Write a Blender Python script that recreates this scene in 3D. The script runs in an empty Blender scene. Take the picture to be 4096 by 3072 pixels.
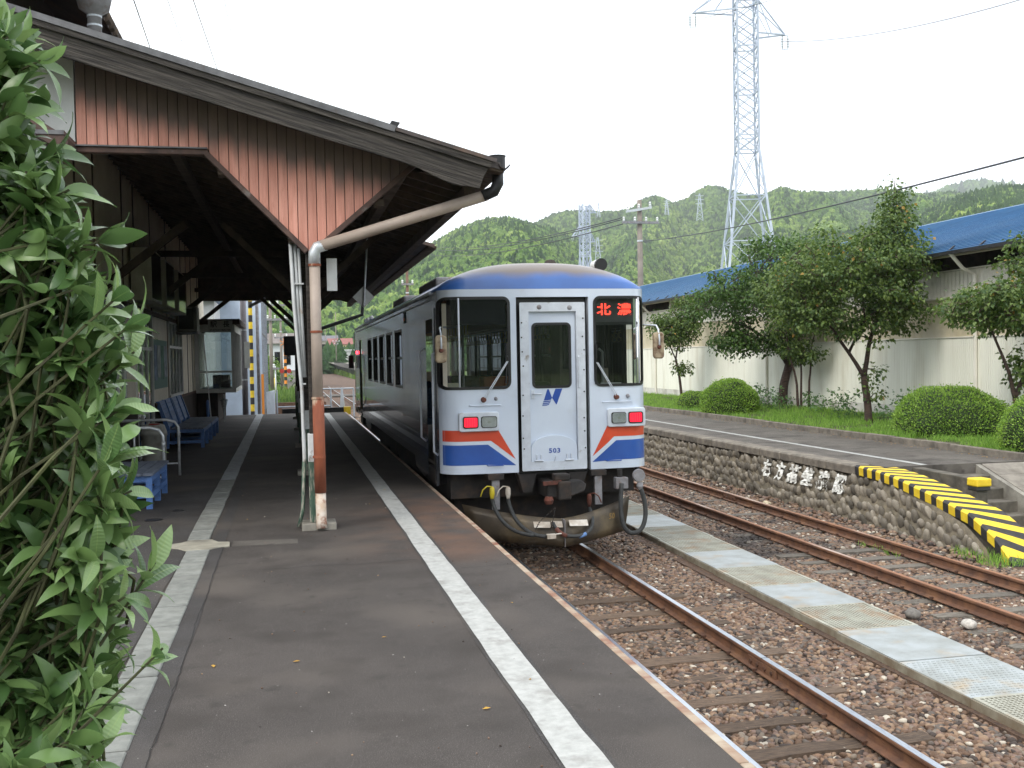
import bpy, bmesh, math, random
from mathutils import Vector, Matrix, noise
random.seed(7)
sc = bpy.context.scene
COL = sc.collection
rad = math.radians
H_EYE = 1.79

# ------------------------------------------------------------------ camera
cam_d = bpy.data.cameras.new('camera'); cam = bpy.data.objects.new('camera', cam_d); COL.objects.link(cam)
cam_d.sensor_width = 36.0; cam_d.lens = 36.0; cam_d.clip_start = 0.05; cam_d.clip_end = 6000
_d = Vector((1153-2048, 1447-1536, 4096)).normalized()
_h = Vector((math.cos(.019), -math.sin(.019), 0))
_up = _h.cross(_d).normalized()
if _up.y > 0: _up = -_up
_x = _d.cross(_up).normalized()
if _x.x < 0: _x = -_x
RW = Matrix((_x, _d, _up))                       # picture axes to place axes
_cx, _cy, _cz = RW @ Vector((1,0,0)), RW @ Vector((0,-1,0)), RW @ Vector((0,0,-1))
cam.matrix_world = Matrix(((_cx.x,_cy.x,_cz.x,0),(_cx.y,_cy.y,_cz.y,0),(_cx.z,_cy.z,_cz.z,H_EYE),(0,0,0,1)))
sc.camera = cam
sc.render.resolution_x = 1024; sc.render.resolution_y = 768

# ------------------------------------------------------------------ sky and sun
SUN_EL, SUN_AZ = rad(46), rad(-128)              # from the left, behind the viewer
W = bpy.data.worlds.new('World'); sc.world = W; W.use_nodes = True
nt = W.node_tree; nt.nodes.clear()
N = nt.nodes.new; L = nt.links.new
out = N('ShaderNodeOutputWorld'); bg = N('ShaderNodeBackground')
sky = N('ShaderNodeTexSky'); sky.sky_type = 'NISHITA'; sky.sun_disc = False
sky.sun_elevation = SUN_EL; sky.sun_rotation = SUN_AZ; sky.air_density = 1.0; sky.dust_density = 2.0
tc = N('ShaderNodeTexCoord'); mp = N('ShaderNodeMapping'); mp.inputs['Scale'].default_value = (1, 1, 2.6)
ns = N('ShaderNodeTexNoise'); ns.inputs['Scale'].default_value = 2.1; ns.inputs['Detail'].default_value = 7; ns.inputs['Roughness'].default_value = .55
rp = N('ShaderNodeValToRGB'); rp.color_ramp.elements[0].position = .30; rp.color_ramp.elements[0].color = (.5,.5,.5,1)
rp.color_ramp.elements[1].position = .52; rp.color_ramp.elements[1].color = (1,1,1,1)
mx = N('ShaderNodeMix'); mx.data_type = 'RGBA'; mx.inputs['B'].default_value = (12.6, 13.1, 13.6, 1)
L(tc.outputs['Generated'], mp.inputs['Vector']); L(mp.outputs['Vector'], ns.inputs['Vector']); L(ns.outputs['Fac'], rp.inputs['Fac'])
L(rp.outputs['Color'], mx.inputs['Factor']); L(sky.outputs['Color'], mx.inputs['A']); L(mx.outputs['Result'], bg.inputs['Color'])
bg.inputs['Strength'].default_value = .10
L(bg.outputs['Background'], out.inputs['Surface'])
sun_d = bpy.data.lights.new('sun', 'SUN'); sun = bpy.data.objects.new('sun', sun_d); COL.objects.link(sun)
sun_d.energy = 1.3; sun_d.angle = rad(24); sun_d.color = (1.0, .93, .82)
_sd = Vector((math.sin(SUN_AZ)*math.cos(SUN_EL), math.cos(SUN_AZ)*math.cos(SUN_EL), math.sin(SUN_EL)))
sun.rotation_euler = _sd.to_track_quat('Z', 'Y').to_euler()
sun.location = (-30, 10, 40)
vs = sc.view_settings; vs.view_transform = 'Standard'; vs.look = 'None'; vs.exposure = 0.8; vs.gamma = 1.0; vs.use_curve_mapping = False
cy = sc.cycles; cy.use_denoising = True
try: cy.denoiser = 'OPENIMAGEDENOISE'
except Exception: pass
cy.max_bounces = 8; cy.diffuse_bounces = 5; cy.glossy_bounces = 3; cy.transmission_bounces = 5; cy.transparent_max_bounces = 10
cy.caustics_reflective = False; cy.caustics_refractive = False

# ------------------------------------------------------------------ helpers
def lin(*c):
    return tuple(((v/255)/12.92 if v/255 <= .04045 else ((v/255+.055)/1.055)**2.4) for v in c)
class MB:
    def __init__(s): s.v = []; s.f = []
    def add(s, vs, fs):
        o = len(s.v); s.v += [tuple(p) for p in vs]; s.f += [tuple(i+o for i in f) for f in fs]; return s
    def poly(s, *p): return s.add(p, [tuple(range(len(p)))])
    def box(s, x0, y0, z0, x1, y1, z1):
        return s.add([(x0,y0,z0),(x1,y0,z0),(x1,y1,z0),(x0,y1,z0),(x0,y0,z1),(x1,y0,z1),(x1,y1,z1),(x0,y1,z1)],
                     [(0,3,2,1),(4,5,6,7),(0,1,5,4),(1,2,6,5),(2,3,7,6),(3,0,4,7)])
    def bar(s, a, b, w, h, up=(0,0,1)):          # rectangular bar from a to b
        a = Vector(a); b = Vector(b); d = (b-a).normalized(); u = Vector(up)
        if abs(d.dot(u)) > .98: u = Vector((0,1,0))
        r = d.cross(u).normalized(); u = r.cross(d)
        p = []
        for c in (a, b):
            for i, j in ((-1,-1),(1,-1),(1,1),(-1,1)): p.append(c + r*w*.5*i + u*h*.5*j)
        return s.add(p, [(0,1,2,3),(7,6,5,4),(0,4,5,1),(1,5,6,2),(2,6,7,3),(3,7,4,0)])
    def tube(s, pts, r, n=8, cap=True):
        pts = [Vector(p) for p in pts]; m = len(pts)
        rs = r if isinstance(r, (list, tuple)) else [r]*m
        vs = []; fs = []; pu = None
        for i, p in enumerate(pts):
            t = (pts[min(i+1,m-1)] - pts[max(i-1,0)]).normalized()
            if pu is None:
                pu = Vector((0,0,1)) if abs(t.z) < .9 else Vector((1,0,0))
            u = (pu - t*pu.dot(t)).normalized(); w = t.cross(u); pu = u
            for k in range(n):
                a = 2*math.pi*k/n; vs.append(p + (u*math.cos(a) + w*math.sin(a))*rs[i])
        for i in range(m-1):
            for k in range(n):
                fs.append((i*n+k, i*n+(k+1)%n, (i+1)*n+(k+1)%n, (i+1)*n+k))
        if cap: fs.append(tuple(range(n-1,-1,-1))); fs.append(tuple(range((m-1)*n, m*n)))
        return s.add(vs, fs)
    def lathe(s, prof, n=16, c=(0,0,0), axis='z'):
        vs = []; fs = []; m = len(prof)
        for r, z in prof:
            for k in range(n):
                a = 2*math.pi*k/n; x, y = r*math.cos(a), r*math.sin(a)
                p = (x,y,z) if axis == 'z' else ((z,x,y) if axis == 'x' else (x,z,y))
                vs.append((p[0]+c[0], p[1]+c[1], p[2]+c[2]))
        for i in range(m-1):
            for k in range(n): fs.append((i*n+k, i*n+(k+1)%n, (i+1)*n+(k+1)%n, (i+1)*n+k))
        fs.append(tuple(range(n-1,-1,-1))); fs.append(tuple(range((m-1)*n, m*n)))
        return s.add(vs, fs)
    def prism(s, pts, d):                         # polygon (3-D points) pushed along vector d
        n = len(pts); a = [Vector(p) for p in pts]; d = Vector(d); b = [p+d for p in a]
        return s.add(a+b, [tuple(range(n-1,-1,-1)), tuple(range(n,2*n))] + [(i,(i+1)%n,n+(i+1)%n,n+i) for i in range(n)])
    def extrude_y(s, prof, y0, y1, closed=True):  # x-z profile along y
        n = len(prof); vs = [(x,y0,z) for x,z in prof] + [(x,y1,z) for x,z in prof]
        fs = [(i,(i+1)%n,n+(i+1)%n,n+i) for i in range(n if closed else n-1)]
        if closed: fs += [tuple(range(n-1,-1,-1)), tuple(range(n,2*n))]
        return s.add(vs, fs)
    def mesh(s, name, smooth=False):
        me = bpy.data.meshes.new(name); me.from_pydata(s.v, [], s.f); me.update()
        if smooth: me.shade_smooth()
        return me
    def build(s, name, mat, parent=None, smooth=False, bevel=0, seg=2):
        me = s.mesh(name, smooth)
        return link(name, me, mat, parent, bevel, seg)
LOCAL = set()
def fixn(me):
    bm = bmesh.new(); bm.from_mesh(me); bmesh.ops.recalc_face_normals(bm, faces=bm.faces); bm.to_mesh(me); bm.free()
def link(name, me, mat, parent=None, bevel=0, seg=2):
    if mat is not None and not me.materials: me.materials.append(mat)
    if len(me.polygons) < 6000: fixn(me)
    o = bpy.data.objects.new(name, me); COL.objects.link(o)
    if parent is not None:
        o.parent = parent
        if parent.type == 'EMPTY' and parent.name not in LOCAL: o.location = -parent.location
    if bevel:
        b = o.modifiers.new('bevel', 'BEVEL'); b.width = bevel; b.segments = seg; b.limit_method = 'ANGLE'; b.angle_limit = rad(40)
    return o
def tag(o, label=None, cat=None, group=None, kind=None):
    if label: o['label'] = label
    if cat: o['category'] = cat
    if group: o['group'] = group
    if kind: o['kind'] = kind
    return o
def thing(name, label, cat, loc=(0,0,0), group=None, kind=None, local=False, rz=0):
    o = bpy.data.objects.new(name, None); COL.objects.link(o); o.location = loc; o.rotation_euler = (0,0,rz)
    o.empty_display_size = .2
    if local: LOCAL.add(o.name)
    return tag(o, label, cat, group, kind)
def copy_tree(o, parent=None):
    c = o.copy(); COL.objects.link(c); c.parent = parent
    if o.name in LOCAL: LOCAL.add(c.name)
    for ch in list(o.children): copy_tree(ch, c)
    return c
def text_mesh(s, size, depth=.002, bold=0.0, spacing=1.0):
    cu = bpy.data.curves.new('lettering', 'FONT'); cu.body = s; cu.size = size; cu.extrude = depth; cu.offset = bold
    cu.align_x = 'CENTER'; cu.align_y = 'CENTER'; cu.space_character = spacing; cu.resolution_u = 3
    o = bpy.data.objects.new('lettering', cu); COL.objects.link(o)
    bpy.context.view_layer.update()
    me = bpy.data.meshes.new_from_object(o.evaluated_get(bpy.context.evaluated_depsgraph_get()))
    bpy.data.objects.remove(o); bpy.data.curves.remove(cu); me.name = 'lettering'; me.materials.clear()
    return me
def put_text(name, s, size, mat, parent, loc, rot, depth=.002, bold=0.0, sx=1.0, spacing=1.0):
    me = text_mesh(s, size, depth, bold, spacing)
    me.transform(Matrix.Translation(loc) @ Matrix.Rotation(rot[2],4,'Z') @ Matrix.Rotation(rot[0],4,'X') @ Matrix.Diagonal((sx,1,1,1)))
    me.materials.append(mat)
    o = bpy.data.objects.new(name, me); COL.objects.link(o)
    if parent is not None:
        o.parent = parent
        if parent.type == 'EMPTY' and parent.name not in LOCAL: o.location = -parent.location
    return o
def from_photo(x, y, Y):                          # where the sight line through a picture point meets depth Y (planning aid for plants and hills)
    r = RW @ Vector((x-2048, y-1536, 4096)); return r*(Y/r.y) + Vector((0,0,H_EYE))

# ------------------------------------------------------------------ materials
def M(name, c1, c2=None, rough=.6, metal=0.0, scale=6.0, detail=5, lo=.35, hi=.65, bump=0.0, bscale=40.0, stretch=(1,1,1), rnd=0.0,
      dirt=None, dscale=1.5, dlo=.5, dhi=.75, spec=.5, coat=0.0, emit=None, estr=0.0, coord='Object', sub=0.0, bdist=.01):
    m = bpy.data.materials.new(name); m.use_nodes = True; t = m.node_tree; b = t.nodes['Principled BSDF']
    N = t.nodes.new; L = t.links.new
    b.inputs['Roughness'].default_value = rough; b.inputs['Metallic'].default_value = metal
    b.inputs['Specular IOR Level'].default_value = spec; b.inputs['Coat Weight'].default_value = coat
    if emit: b.inputs['Emission Color'].default_value = (*emit,1); b.inputs['Emission Strength'].default_value = estr
    tc = N('ShaderNodeTexCoord'); mp = N('ShaderNodeMapping'); mp.inputs['Scale'].default_value = stretch
    L(tc.outputs[coord], mp.inputs['Vector'])
    src = None
    if rnd:
        oi = N('ShaderNodeObjectInfo'); va = N('ShaderNodeVectorMath'); va.operation = 'ADD'
        sm = N('ShaderNodeMath'); sm.operation = 'MULTIPLY'; sm.inputs[1].default_value = 37.0
        L(oi.outputs['Random'], sm.inputs[0]); L(mp.outputs['Vector'], va.inputs[0]); L(sm.outputs[0], va.inputs[1]); vec = va.outputs['Vector']
    else: vec = mp.outputs['Vector']
    def nz(sc_, det, lo_, hi_, rg=.6):
        n = N('ShaderNodeTexNoise'); n.inputs['Scale'].default_value = sc_; n.inputs['Detail'].default_value = det; n.inputs['Roughness'].default_value = rg
        L(vec, n.inputs['Vector'])
        r = N('ShaderNodeMapRange'); r.inputs['From Min'].default_value = lo_; r.inputs['From Max'].default_value = hi_
        L(n.outputs['Fac'], r.inputs['Value']); return r.outputs['Result'], n.outputs['Fac']
    def mix(f, a, bb):
        x = N('ShaderNodeMix'); x.data_type = 'RGBA'
        L(f, x.inputs['Factor'])
        for k, val in (('A', a), ('B', bb)):
            if isinstance(val, tuple): x.inputs[k].default_value = (*val[:3], 1)
            else: L(val, x.inputs[k])
        return x.outputs['Result']
    colr = None
    if c2 is not None: f, _ = nz(scale, detail, lo, hi); colr = mix(f, c1, c2)
    if dirt is not None:
        f, _ = nz(dscale, 6, dlo, dhi); colr = mix(f, colr if colr is not None else c1, dirt)
    if rnd:
        if colr is None:
            g = N('ShaderNodeRGB'); g.outputs[0].default_value = (*c1, 1); colr = g.outputs[0]
        hs = N('ShaderNodeHueSaturation'); mr = N('ShaderNodeMapRange'); mr.inputs['To Min'].default_value = 1-rnd; mr.inputs['To Max'].default_value = 1+rnd
        L(oi.outputs['Random'], mr.inputs['Value']); L(mr.outputs['Result'], hs.inputs['Value']); L(colr, hs.inputs['Color']); colr = hs.outputs['Color']
    if colr is None: b.inputs['Base Color'].default_value = (*c1, 1)
    else: L(colr, b.inputs['Base Color'])
    if bump:
        _, fac = nz(bscale, 4, 0, 1); bp = N('ShaderNodeBump'); bp.inputs['Strength'].default_value = bump; bp.inputs['Distance'].default_value = bdist
        L(fac, bp.inputs['Height']); L(bp.outputs['Normal'], b.inputs['Normal'])
    return m
def leaf_mat(name, ca, cb, rough=.45, trans=.35, attr=False):
    """leaf colour varies leaf by leaf (object or mesh-island random); thin leaves let light through"""
    m = bpy.data.materials.new(name); m.use_nodes = True; t = m.node_tree; b = t.nodes['Principled BSDF']; N = t.nodes.new; L = t.links.new
    b.inputs['Roughness'].default_value = rough
    if attr: s = N('ShaderNodeNewGeometry').outputs['Random Per Island']
    else: s = N('ShaderNodeObjectInfo').outputs['Random']
    r = N('ShaderNodeValToRGB'); e = r.color_ramp.elements; e[0].color = (*ca,1); e[1].color = (*cb,1)
    L(s, r.inputs['Fac']); L(r.outputs['Color'], b.inputs['Base Color'])
    tr = N('ShaderNodeBsdfTranslucent'); hs = N('ShaderNodeHueSaturation'); hs.inputs['Value'].default_value = 1.5; hs.inputs['Hue'].default_value = .495
    L(r.outputs['Color'], hs.inputs['Color']); L(hs.outputs['Color'], tr.inputs['Color'])
    mx = N('ShaderNodeMixShader'); mx.inputs['Fac'].default_value = trans
    L(b.outputs['BSDF'], mx.inputs[1]); L(tr.outputs['BSDF'], mx.inputs[2])
    L(mx.outputs['Shader'], t.nodes['Material Output'].inputs['Surface'])
    return m
def glass_mat(name, tint=(.9,.95,.95), opac=.25, rough=.02, refl=(.9,.9,.9)):
    m = bpy.data.materials.new(name); m.use_nodes = True; t = m.node_tree; t.nodes.clear(); N = t.nodes.new; L = t.links.new
    o = N('ShaderNodeOutputMaterial'); tp = N('ShaderNodeBsdfTransparent'); tp.inputs['Color'].default_value = (*tint,1)
    gl = N('ShaderNodeBsdfGlossy'); gl.inputs['Roughness'].default_value = rough; gl.inputs['Color'].default_value = (*refl,1)
    fr = N('ShaderNodeFresnel'); fr.inputs['IOR'].default_value = 1.5
    ad = N('ShaderNodeMath'); ad.operation = 'ADD'; ad.inputs[1].default_value = opac; ad.use_clamp = True
    L(fr.outputs['Fac'], ad.inputs[0]); mx = N('ShaderNodeMixShader'); L(ad.outputs[0], mx.inputs['Fac']); L(tp.outputs[0], mx.inputs[1]); L(gl.outputs[0], mx.inputs[2])
    L(mx.outputs[0], o.inputs['Surface']); return m

m_conc   = M('concrete', lin(150,146,136), lin(112,108,100), .85, scale=4, bump=.3, bscale=60, dirt=lin(82,78,70), dscale=1.1)
m_conc_d = M('concrete_dark', lin(112,106,96), lin(78,74,66), .9, scale=5, bump=.5, bscale=40, dirt=lin(52,50,44), dscale=1.6, dlo=.42, dhi=.7)
m_tile   = M('kerb_tile', lin(132,134,129), lin(108,110,106), .85, scale=9, bump=.35, bscale=90, rnd=.10, dirt=lin(118,118,112), dscale=2.2, dlo=.55, dhi=.8)
m_white  = M('white_paint', lin(228,230,230), lin(205,207,206), .6, scale=5, dirt=lin(170,168,160), dscale=3, dlo=.6, dhi=.85)
m_wood_d = M('weathered_timber', lin(66,60,56), lin(38,34,32), .9, scale=3, stretch=(1,1,14), bump=.5, bscale=10, dirt=lin(96,92,88), dscale=2, dlo=.58, dhi=.8)
m_timber_dark = M('dark_timber', lin(88,76,66), lin(62,53,46), .9, scale=5, bump=.3, bscale=20)
m_steel  = M('galvanised_steel', lin(206,210,214), lin(180,184,188), .35, metal=.35, scale=14, bump=.05)
m_dkmetal= M('dark_metal', lin(58,58,60), lin(40,40,42), .5, metal=.5, scale=10)
m_black  = M('black_rubber', (.012,.012,.013), rough=.55)
m_rustrail = M('rusty_rail', lin(114,80,60), lin(84,60,48), .75, scale=8, bump=.2, bscale=50, dirt=lin(134,98,70), dscale=3)
m_railtop= M('polished_rail', lin(196,202,210), lin(168,174,184), .28, metal=.9, scale=20, stretch=(8,.6,1))
m_yellow = M('yellow_paint', lin(236,206,52), lin(214,180,40), .6, scale=7, bump=.25, bscale=70, dirt=lin(120,104,50), dscale=6, dlo=.62, dhi=.8)
m_blackp = M('black_paint', lin(54,52,52), lin(36,36,38), .65, scale=7, bump=.25, bscale=70)
m_red    = M('red_part', lin(170,44,38), lin(140,34,30), .5)
# ================================================================== SETTING: ground, platforms, tracks
def asphalt(name, ca, cb, stain=None):
    m = M(name, ca, cb, .82, scale=.9, detail=8, lo=.3, hi=.7, bump=.55, bscale=170, bdist=.006, spec=.25)
    t = m.node_tree; N = t.nodes.new; L = t.links.new; b = t.nodes['Principled BSDF']
    tc = N('ShaderNodeTexCoord')
    def spk(scale, lo, hi, col, base):
        n = N('ShaderNodeTexNoise'); n.inputs['Scale'].default_value = scale; n.inputs['Detail'].default_value = 2; L(tc.outputs['Object'], n.inputs['Vector'])
        r = N('ShaderNodeMapRange'); r.inputs['From Min'].default_value = lo; r.inputs['From Max'].default_value = hi; L(n.outputs['Fac'], r.inputs['Value'])
        x = N('ShaderNodeMix'); x.data_type = 'RGBA'; L(r.outputs['Result'], x.inputs['Factor']); L(base, x.inputs['A']); x.inputs['B'].default_value = (*col,1)
        return x.outputs['Result']
    base = b.inputs['Base Color'].links[0].from_socket
    c = spk(240, .58, .78, lin(150,146,140), base); c = spk(130, .60, .80, lin(40,38,38), c); c = spk(34, .74, .80, lin(190,188,182), c)
    c = spk(2.3, .50, .80, lin(58,54,51), c); c = spk(.8, .52, .75, lin(88,82,77), c); c = spk(5.5, .62, .80, lin(60,57,54), c)
    if stain:                                     # brake-dust stain on the platform beside the stopping place
        sp = N('ShaderNodeSeparateXYZ'); L(tc.outputs['Object'], sp.inputs[0])
        def band(sock, a0, a1, b0, b1):
            r1 = N('ShaderNodeMapRange'); r1.interpolation_type = 'SMOOTHSTEP'; r1.inputs['From Min'].default_value = a0; r1.inputs['From Max'].default_value = a1; L(sock, r1.inputs['Value'])
            r2 = N('ShaderNodeMapRange'); r2.interpolation_type = 'SMOOTHSTEP'; r2.inputs['From Min'].default_value = b1; r2.inputs['From Max'].default_value = b0; L(sock, r2.inputs['Value'])
            q = N('ShaderNodeMath'); q.operation = 'MULTIPLY'; L(r1.outputs[0], q.inputs[0]); L(r2.outputs[0], q.inputs[1]); return q.outputs[0]
        n = N('ShaderNodeTexNoise'); n.inputs['Scale'].default_value = 1.6; n.inputs['Detail'].default_value = 6; L(tc.outputs['Object'], n.inputs['Vector'])
        q = N('ShaderNodeMath'); q.operation = 'MULTIPLY'; L(band(sp.outputs['X'], .2, 1.75, 3, 4), q.inputs[0]); L(band(sp.outputs['Y'], 8.6, 9.6, 11.2, 15), q.inputs[1])
        q2 = N('ShaderNodeMath'); q2.operation = 'MULTIPLY'; L(q.outputs[0], q2.inputs[0])
        rr = N('ShaderNodeMapRange'); rr.inputs['From Min'].default_value = .34; rr.inputs['From Max'].default_value = .8; L(n.outputs['Fac'], rr.inputs['Value']); L(rr.outputs[0], q2.inputs[1])
        x = N('ShaderNodeMix'); x.data_type = 'RGBA'; L(q2.outputs[0], x.inputs['Factor']); L(c, x.inputs['A']); x.inputs['B'].default_value = (*lin(112,84,68),1); c = x.outputs['Result']
    L(c, b.inputs['Base Color']); return m
m_asph  = asphalt('asphalt', lin(74,69,66), lin(58,54,52), True)
m_asphp = asphalt('asphalt_patch', lin(68,66,66), lin(54,52,52))
m_asphr = asphalt('asphalt_old', lin(104,99,93), lin(82,78,74))
m_field = M('valley_floor', lin(84,104,52), lin(70,86,46), .95, scale=.05, bump=.3, bscale=2, dirt=lin(120,112,84), dscale=.02)
m_line  = M('road_paint', lin(176,177,174), lin(156,157,154), .7, scale=16, bump=.3, bscale=120, dirt=lin(122,119,114), dscale=5, dlo=.52, dhi=.8)

g = MB().box(-1500, -300, -1.6, 1500, 2600, -1.15)
tag(g.build('ground', m_field), 'grassy valley floor around the station', 'ground', kind='structure')

plat = thing('platform', 'grey asphalt station platform with a white line, alongside the railcar', 'platform', kind='structure')
b = MB(); b.box(-14, -7, -1.15, 1.88, 36.2, 0); b.build('asphalt_surface', m_asph, plat)
b = MB().prism([(-14,36.2,-1.15),(1.88,36.2,-1.15),(1.88,36.2,-.16),(1.88,52,-.82),(1.88,52,-1.15)][:1] + [(-14,36.2,-.16),(-14,52,-.82),(-14,52,-1.15)], (15.88,0,0)); b.build('ramp', m_asphp, plat)
# edge: concrete face with a thin worn nosing, built in lengths
m_nose = M('worn_nosing', lin(172,160,142), lin(140,112,92), .8, scale=3, stretch=(1,2,1), dirt=lin(120,70,52), dscale=1.7, dlo=.5, dhi=.68, bump=.3, bscale=60)
y = -6.8; k = 0
while y < 36:
    ln = 1.82; dx = random.uniform(-.004,.004)
    b = MB().box(1.882+dx, y+.006, -.16, 1.935+dx, min(y+ln,36.2)-.006, .003); b.build('edge_nosing', m_nose, plat, bevel=.004, seg=1)
    y += ln
MB().box(1.84, -7, -1.15, 1.925, 36.2, -.165).build('edge_wall', m_conc_d, plat)
def wavy_strip(xa, xb, y0, y1, z, amp, step=.25, seed=0, fx=None):
    b = MB(); n = int((y1-y0)/step); vs = []; fs = []
    for i in range(n+1):
        y = y0 + (y1-y0)*i/n; o = fx(y) if fx else 0
        wa = amp*(noise.noise((y*.9, seed, 0)) + .5*noise.noise((y*3.1, seed, 4))); wb = amp*(noise.noise((y*.9, seed+9, 0)) + .5*noise.noise((y*3.3, seed, 7)))
        vs += [(xa+o+wa, y, z), (xb+o+wb, y, z)]
    for i in range(n): fs.append((2*i, 2*i+1, 2*i+3, 2*i+2))
    return b.add(vs, fs)
wavy_strip(1.115, 1.365, 1.5, 35.6, .003, .012, .1, 3).build('dark_paint_border', m_asphp, plat)
wavy_strip(1.135, 1.335, 1.5, 35.6, .006, .009, .06, 5).build('white_line', m_line, plat)
wavy_strip(-.78, -.655, -1, 36.0, .004, .02, .1, 11).build('asphalt_patch', m_asphp, plat)
wavy_strip(-6.0, -1.0, -1, 36.0, .005, .02, .2, 17).build('asphalt_inner', m_asphp, plat)
# pavement tiles of the pale guide strip
kerb = thing('guide_kerb', 'pale concrete tile strip running along the platform', 'kerb', kind='structure')
def tile(x0, x1, y0, y1, z=.014, m=m_tile):
    b = MB(); j = lambda: random.uniform(-.004,.004)
    b.prism([(x0+j(),y0,-.02),(x1+j(),y0+j(),-.02),(x1+j(),y1+j(),-.02),(x0+j(),y1,-.02)], (0,0,.02+z+random.uniform(-.002,.003)))
    b.build('kerb_tile', m, kerb, bevel=.006, seg=1)
y = .93
while y < 10.1:
    tile(-.985, -.77, y+.015, y+.565); y += .575
m_crossp = M('cross_paving', lin(156,152,138), lin(132,128,116), .85, scale=6, bump=.3, bscale=80, dirt=lin(100,96,88), dscale=2)
b = MB().prism([(-1.08,10.28,-.02),(-1.0,10.15,-.02),(-.78,10.13,-.02),(-.70,10.26,-.02),(-.60,10.29,-.02),(-.61,10.51,-.02),(-.72,10.54,-.02),(-.79,10.70,-.02),(-1.01,10.72,-.02),(-1.08,10.60,-.02),(-1.19,10.54,-.02),(-1.19,10.36,-.02)], (0,0,.035)); b.build('cross_tile', m_crossp, kerb, bevel=.005, seg=1)
tile(-1.32, -1.20, 10.36, 10.53, .010, m_crossp)
y = 10.73
m_tile_w = M('kerb_tile_painted', lin(158,163,167), lin(134,138,141), .7, scale=9, bump=.25, bscale=90, rnd=.08, dirt=lin(140,142,142), dscale=2.2, dlo=.55, dhi=.8)
while y < 35.5:
    o = -.03-.0022*(y-10); tile(-1.01+o, -.79+o, y+.016, y+.522, .016, m_tile_w if y > 16 else m_tile); y += .538
y = 36.3
while y < 50:
    zz = -.16 - (y-36.2)*.0418; b = MB().prism([(-1.14,y,zz),(-.86,y,zz),(-.88,y+.78,zz-.033),(-1.16,y+.78,zz-.033)], (0,0,.02)); b.build('kerb_tile', m_tile_w, kerb); y += .8
b = MB().prism([(-.58,10.30,0),(.05,10.26,0),(.05,10.52,0),(-.58,10.58,0)], (0,0,.005)); b.build('repair_strip', m_asphr, plat)
# cracks in the asphalt
m_crack = M('crack', lin(34,32,32), rough=.95)
for x0, x1, yy, s in ((-.5, 1.1, 9.05, 1), (1.4, 1.86, 8.6, 2), (-.55, -.5, 4, 3), (-.4, .3, 13.4, 4), (-2.2, -1.2, 12.2, 5)):
    b = MB(); n = 26; vs = []; fs = []
    for i in range(n+1):
        x = x0+(x1-x0)*i/n; y = yy + .06*noise.noise((x*2.5, s, 0)) + .02*noise.noise((x*11, s, 3)); w = .003+.003*abs(noise.noise((x*6, s, 9)))
        vs += [(x, y-w, .0052), (x, y+w, .0052)]
    for i in range(n): fs.append((2*i,2*i+1,2*i+3,2*i+2))
    b.add(vs, fs).build('crack', m_crack, plat)
b = MB(); vs = []; fs = []
for i in range(120):
    y = 1.2 + i*.08; x = -.660 + .02*noise.noise((y*1.4,0,0)) + .014*noise.noise((y*9,1,0)); w = .002+.0035*abs(noise.noise((y*5,3,0))); vs += [(x-w,y,.0055),(x+w,y,.0055)]
for i in range(119): fs.append((2*i,2*i+1,2*i+3,2*i+2))
b.add(vs, fs).build('crack', m_crack, plat)
# utility covers by the building
for x, y, r in ((-1.55, 12.3, .10), (-1.35, 13.0, .07)):
    MB().lathe([(r,.0),(r,.007),(r-.012,.009),(r-.012,.006)], 20, (x,y,.003)).build('drain_cover', m_dkmetal, plat)

# ---------------------------------------------------------------- tracks
RAIL_Z = -.92
bed = MB(); nx, ny = 24, 90
for j in range(ny+1):
    for i in range(nx+1):
        x = 1.9 + (9.45-1.9)*i/nx; y = -3 + (64+3)*(j/ny)**1.4
        bed.v.append((x, y, -1.105 + .015*noise.noise((x*1.3, y*1.3, 0))))
for j in range(ny):
    for i in range(nx): a = j*(nx+1)+i; bed.f.append((a, a+1, a+nx+2, a+nx+1))
m_bed = M('ballast_ground', lin(112,88,70), lin(74,58,50), .95, scale=26, bump=1.0, bscale=55, bdist=.03, dirt=lin(60,52,48), dscale=.8)
bedo = tag(bed.build('ballast_bed', m_bed), 'brown stony bed under the tracks', 'track bed', kind='structure')
tag(MB().box(1.9, 64, -1.6, 12, 420, -1.10).build('far_track_bed', m_bed), 'brown stony track bed running on past the station', 'track bed', kind='structure')
m_sleep = M('sleeper_wood', lin(112,94,78), lin(72,58,48), .9, scale=5, stretch=(2,16,2), bump=.8, bscale=9, rnd=.28, dirt=lin(56,48,42), dscale=3)
m_sleep2 = M('sleeper_wood_grey', lin(124,118,108), lin(80,74,68), .9, scale=5, stretch=(2,16,2), bump=.8, bscale=9, rnd=.28, dirt=lin(70,62,54), dscale=3)
def rail_prof(cx, z):
    p = [(-.0625,0),(.0625,0),(.0625,.012),(.012,.026),(.0085,.05),(.0085,.095),(.030,.104),(.0325,.112),(.0325,.128),(.028,.135),(-.028,.135),(-.0325,.128),(-.0325,.112),(-.030,.104),(-.0085,.095),(-.0085,.05),(-.012,.026),(-.0625,.012)]
    return [(cx+x, z+zz) for x, zz in p]
m_plate = M('tie_plate', lin(96,66,50), lin(66,48,40), .8, scale=12, bump=.3)
sl_mesh = []
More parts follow.
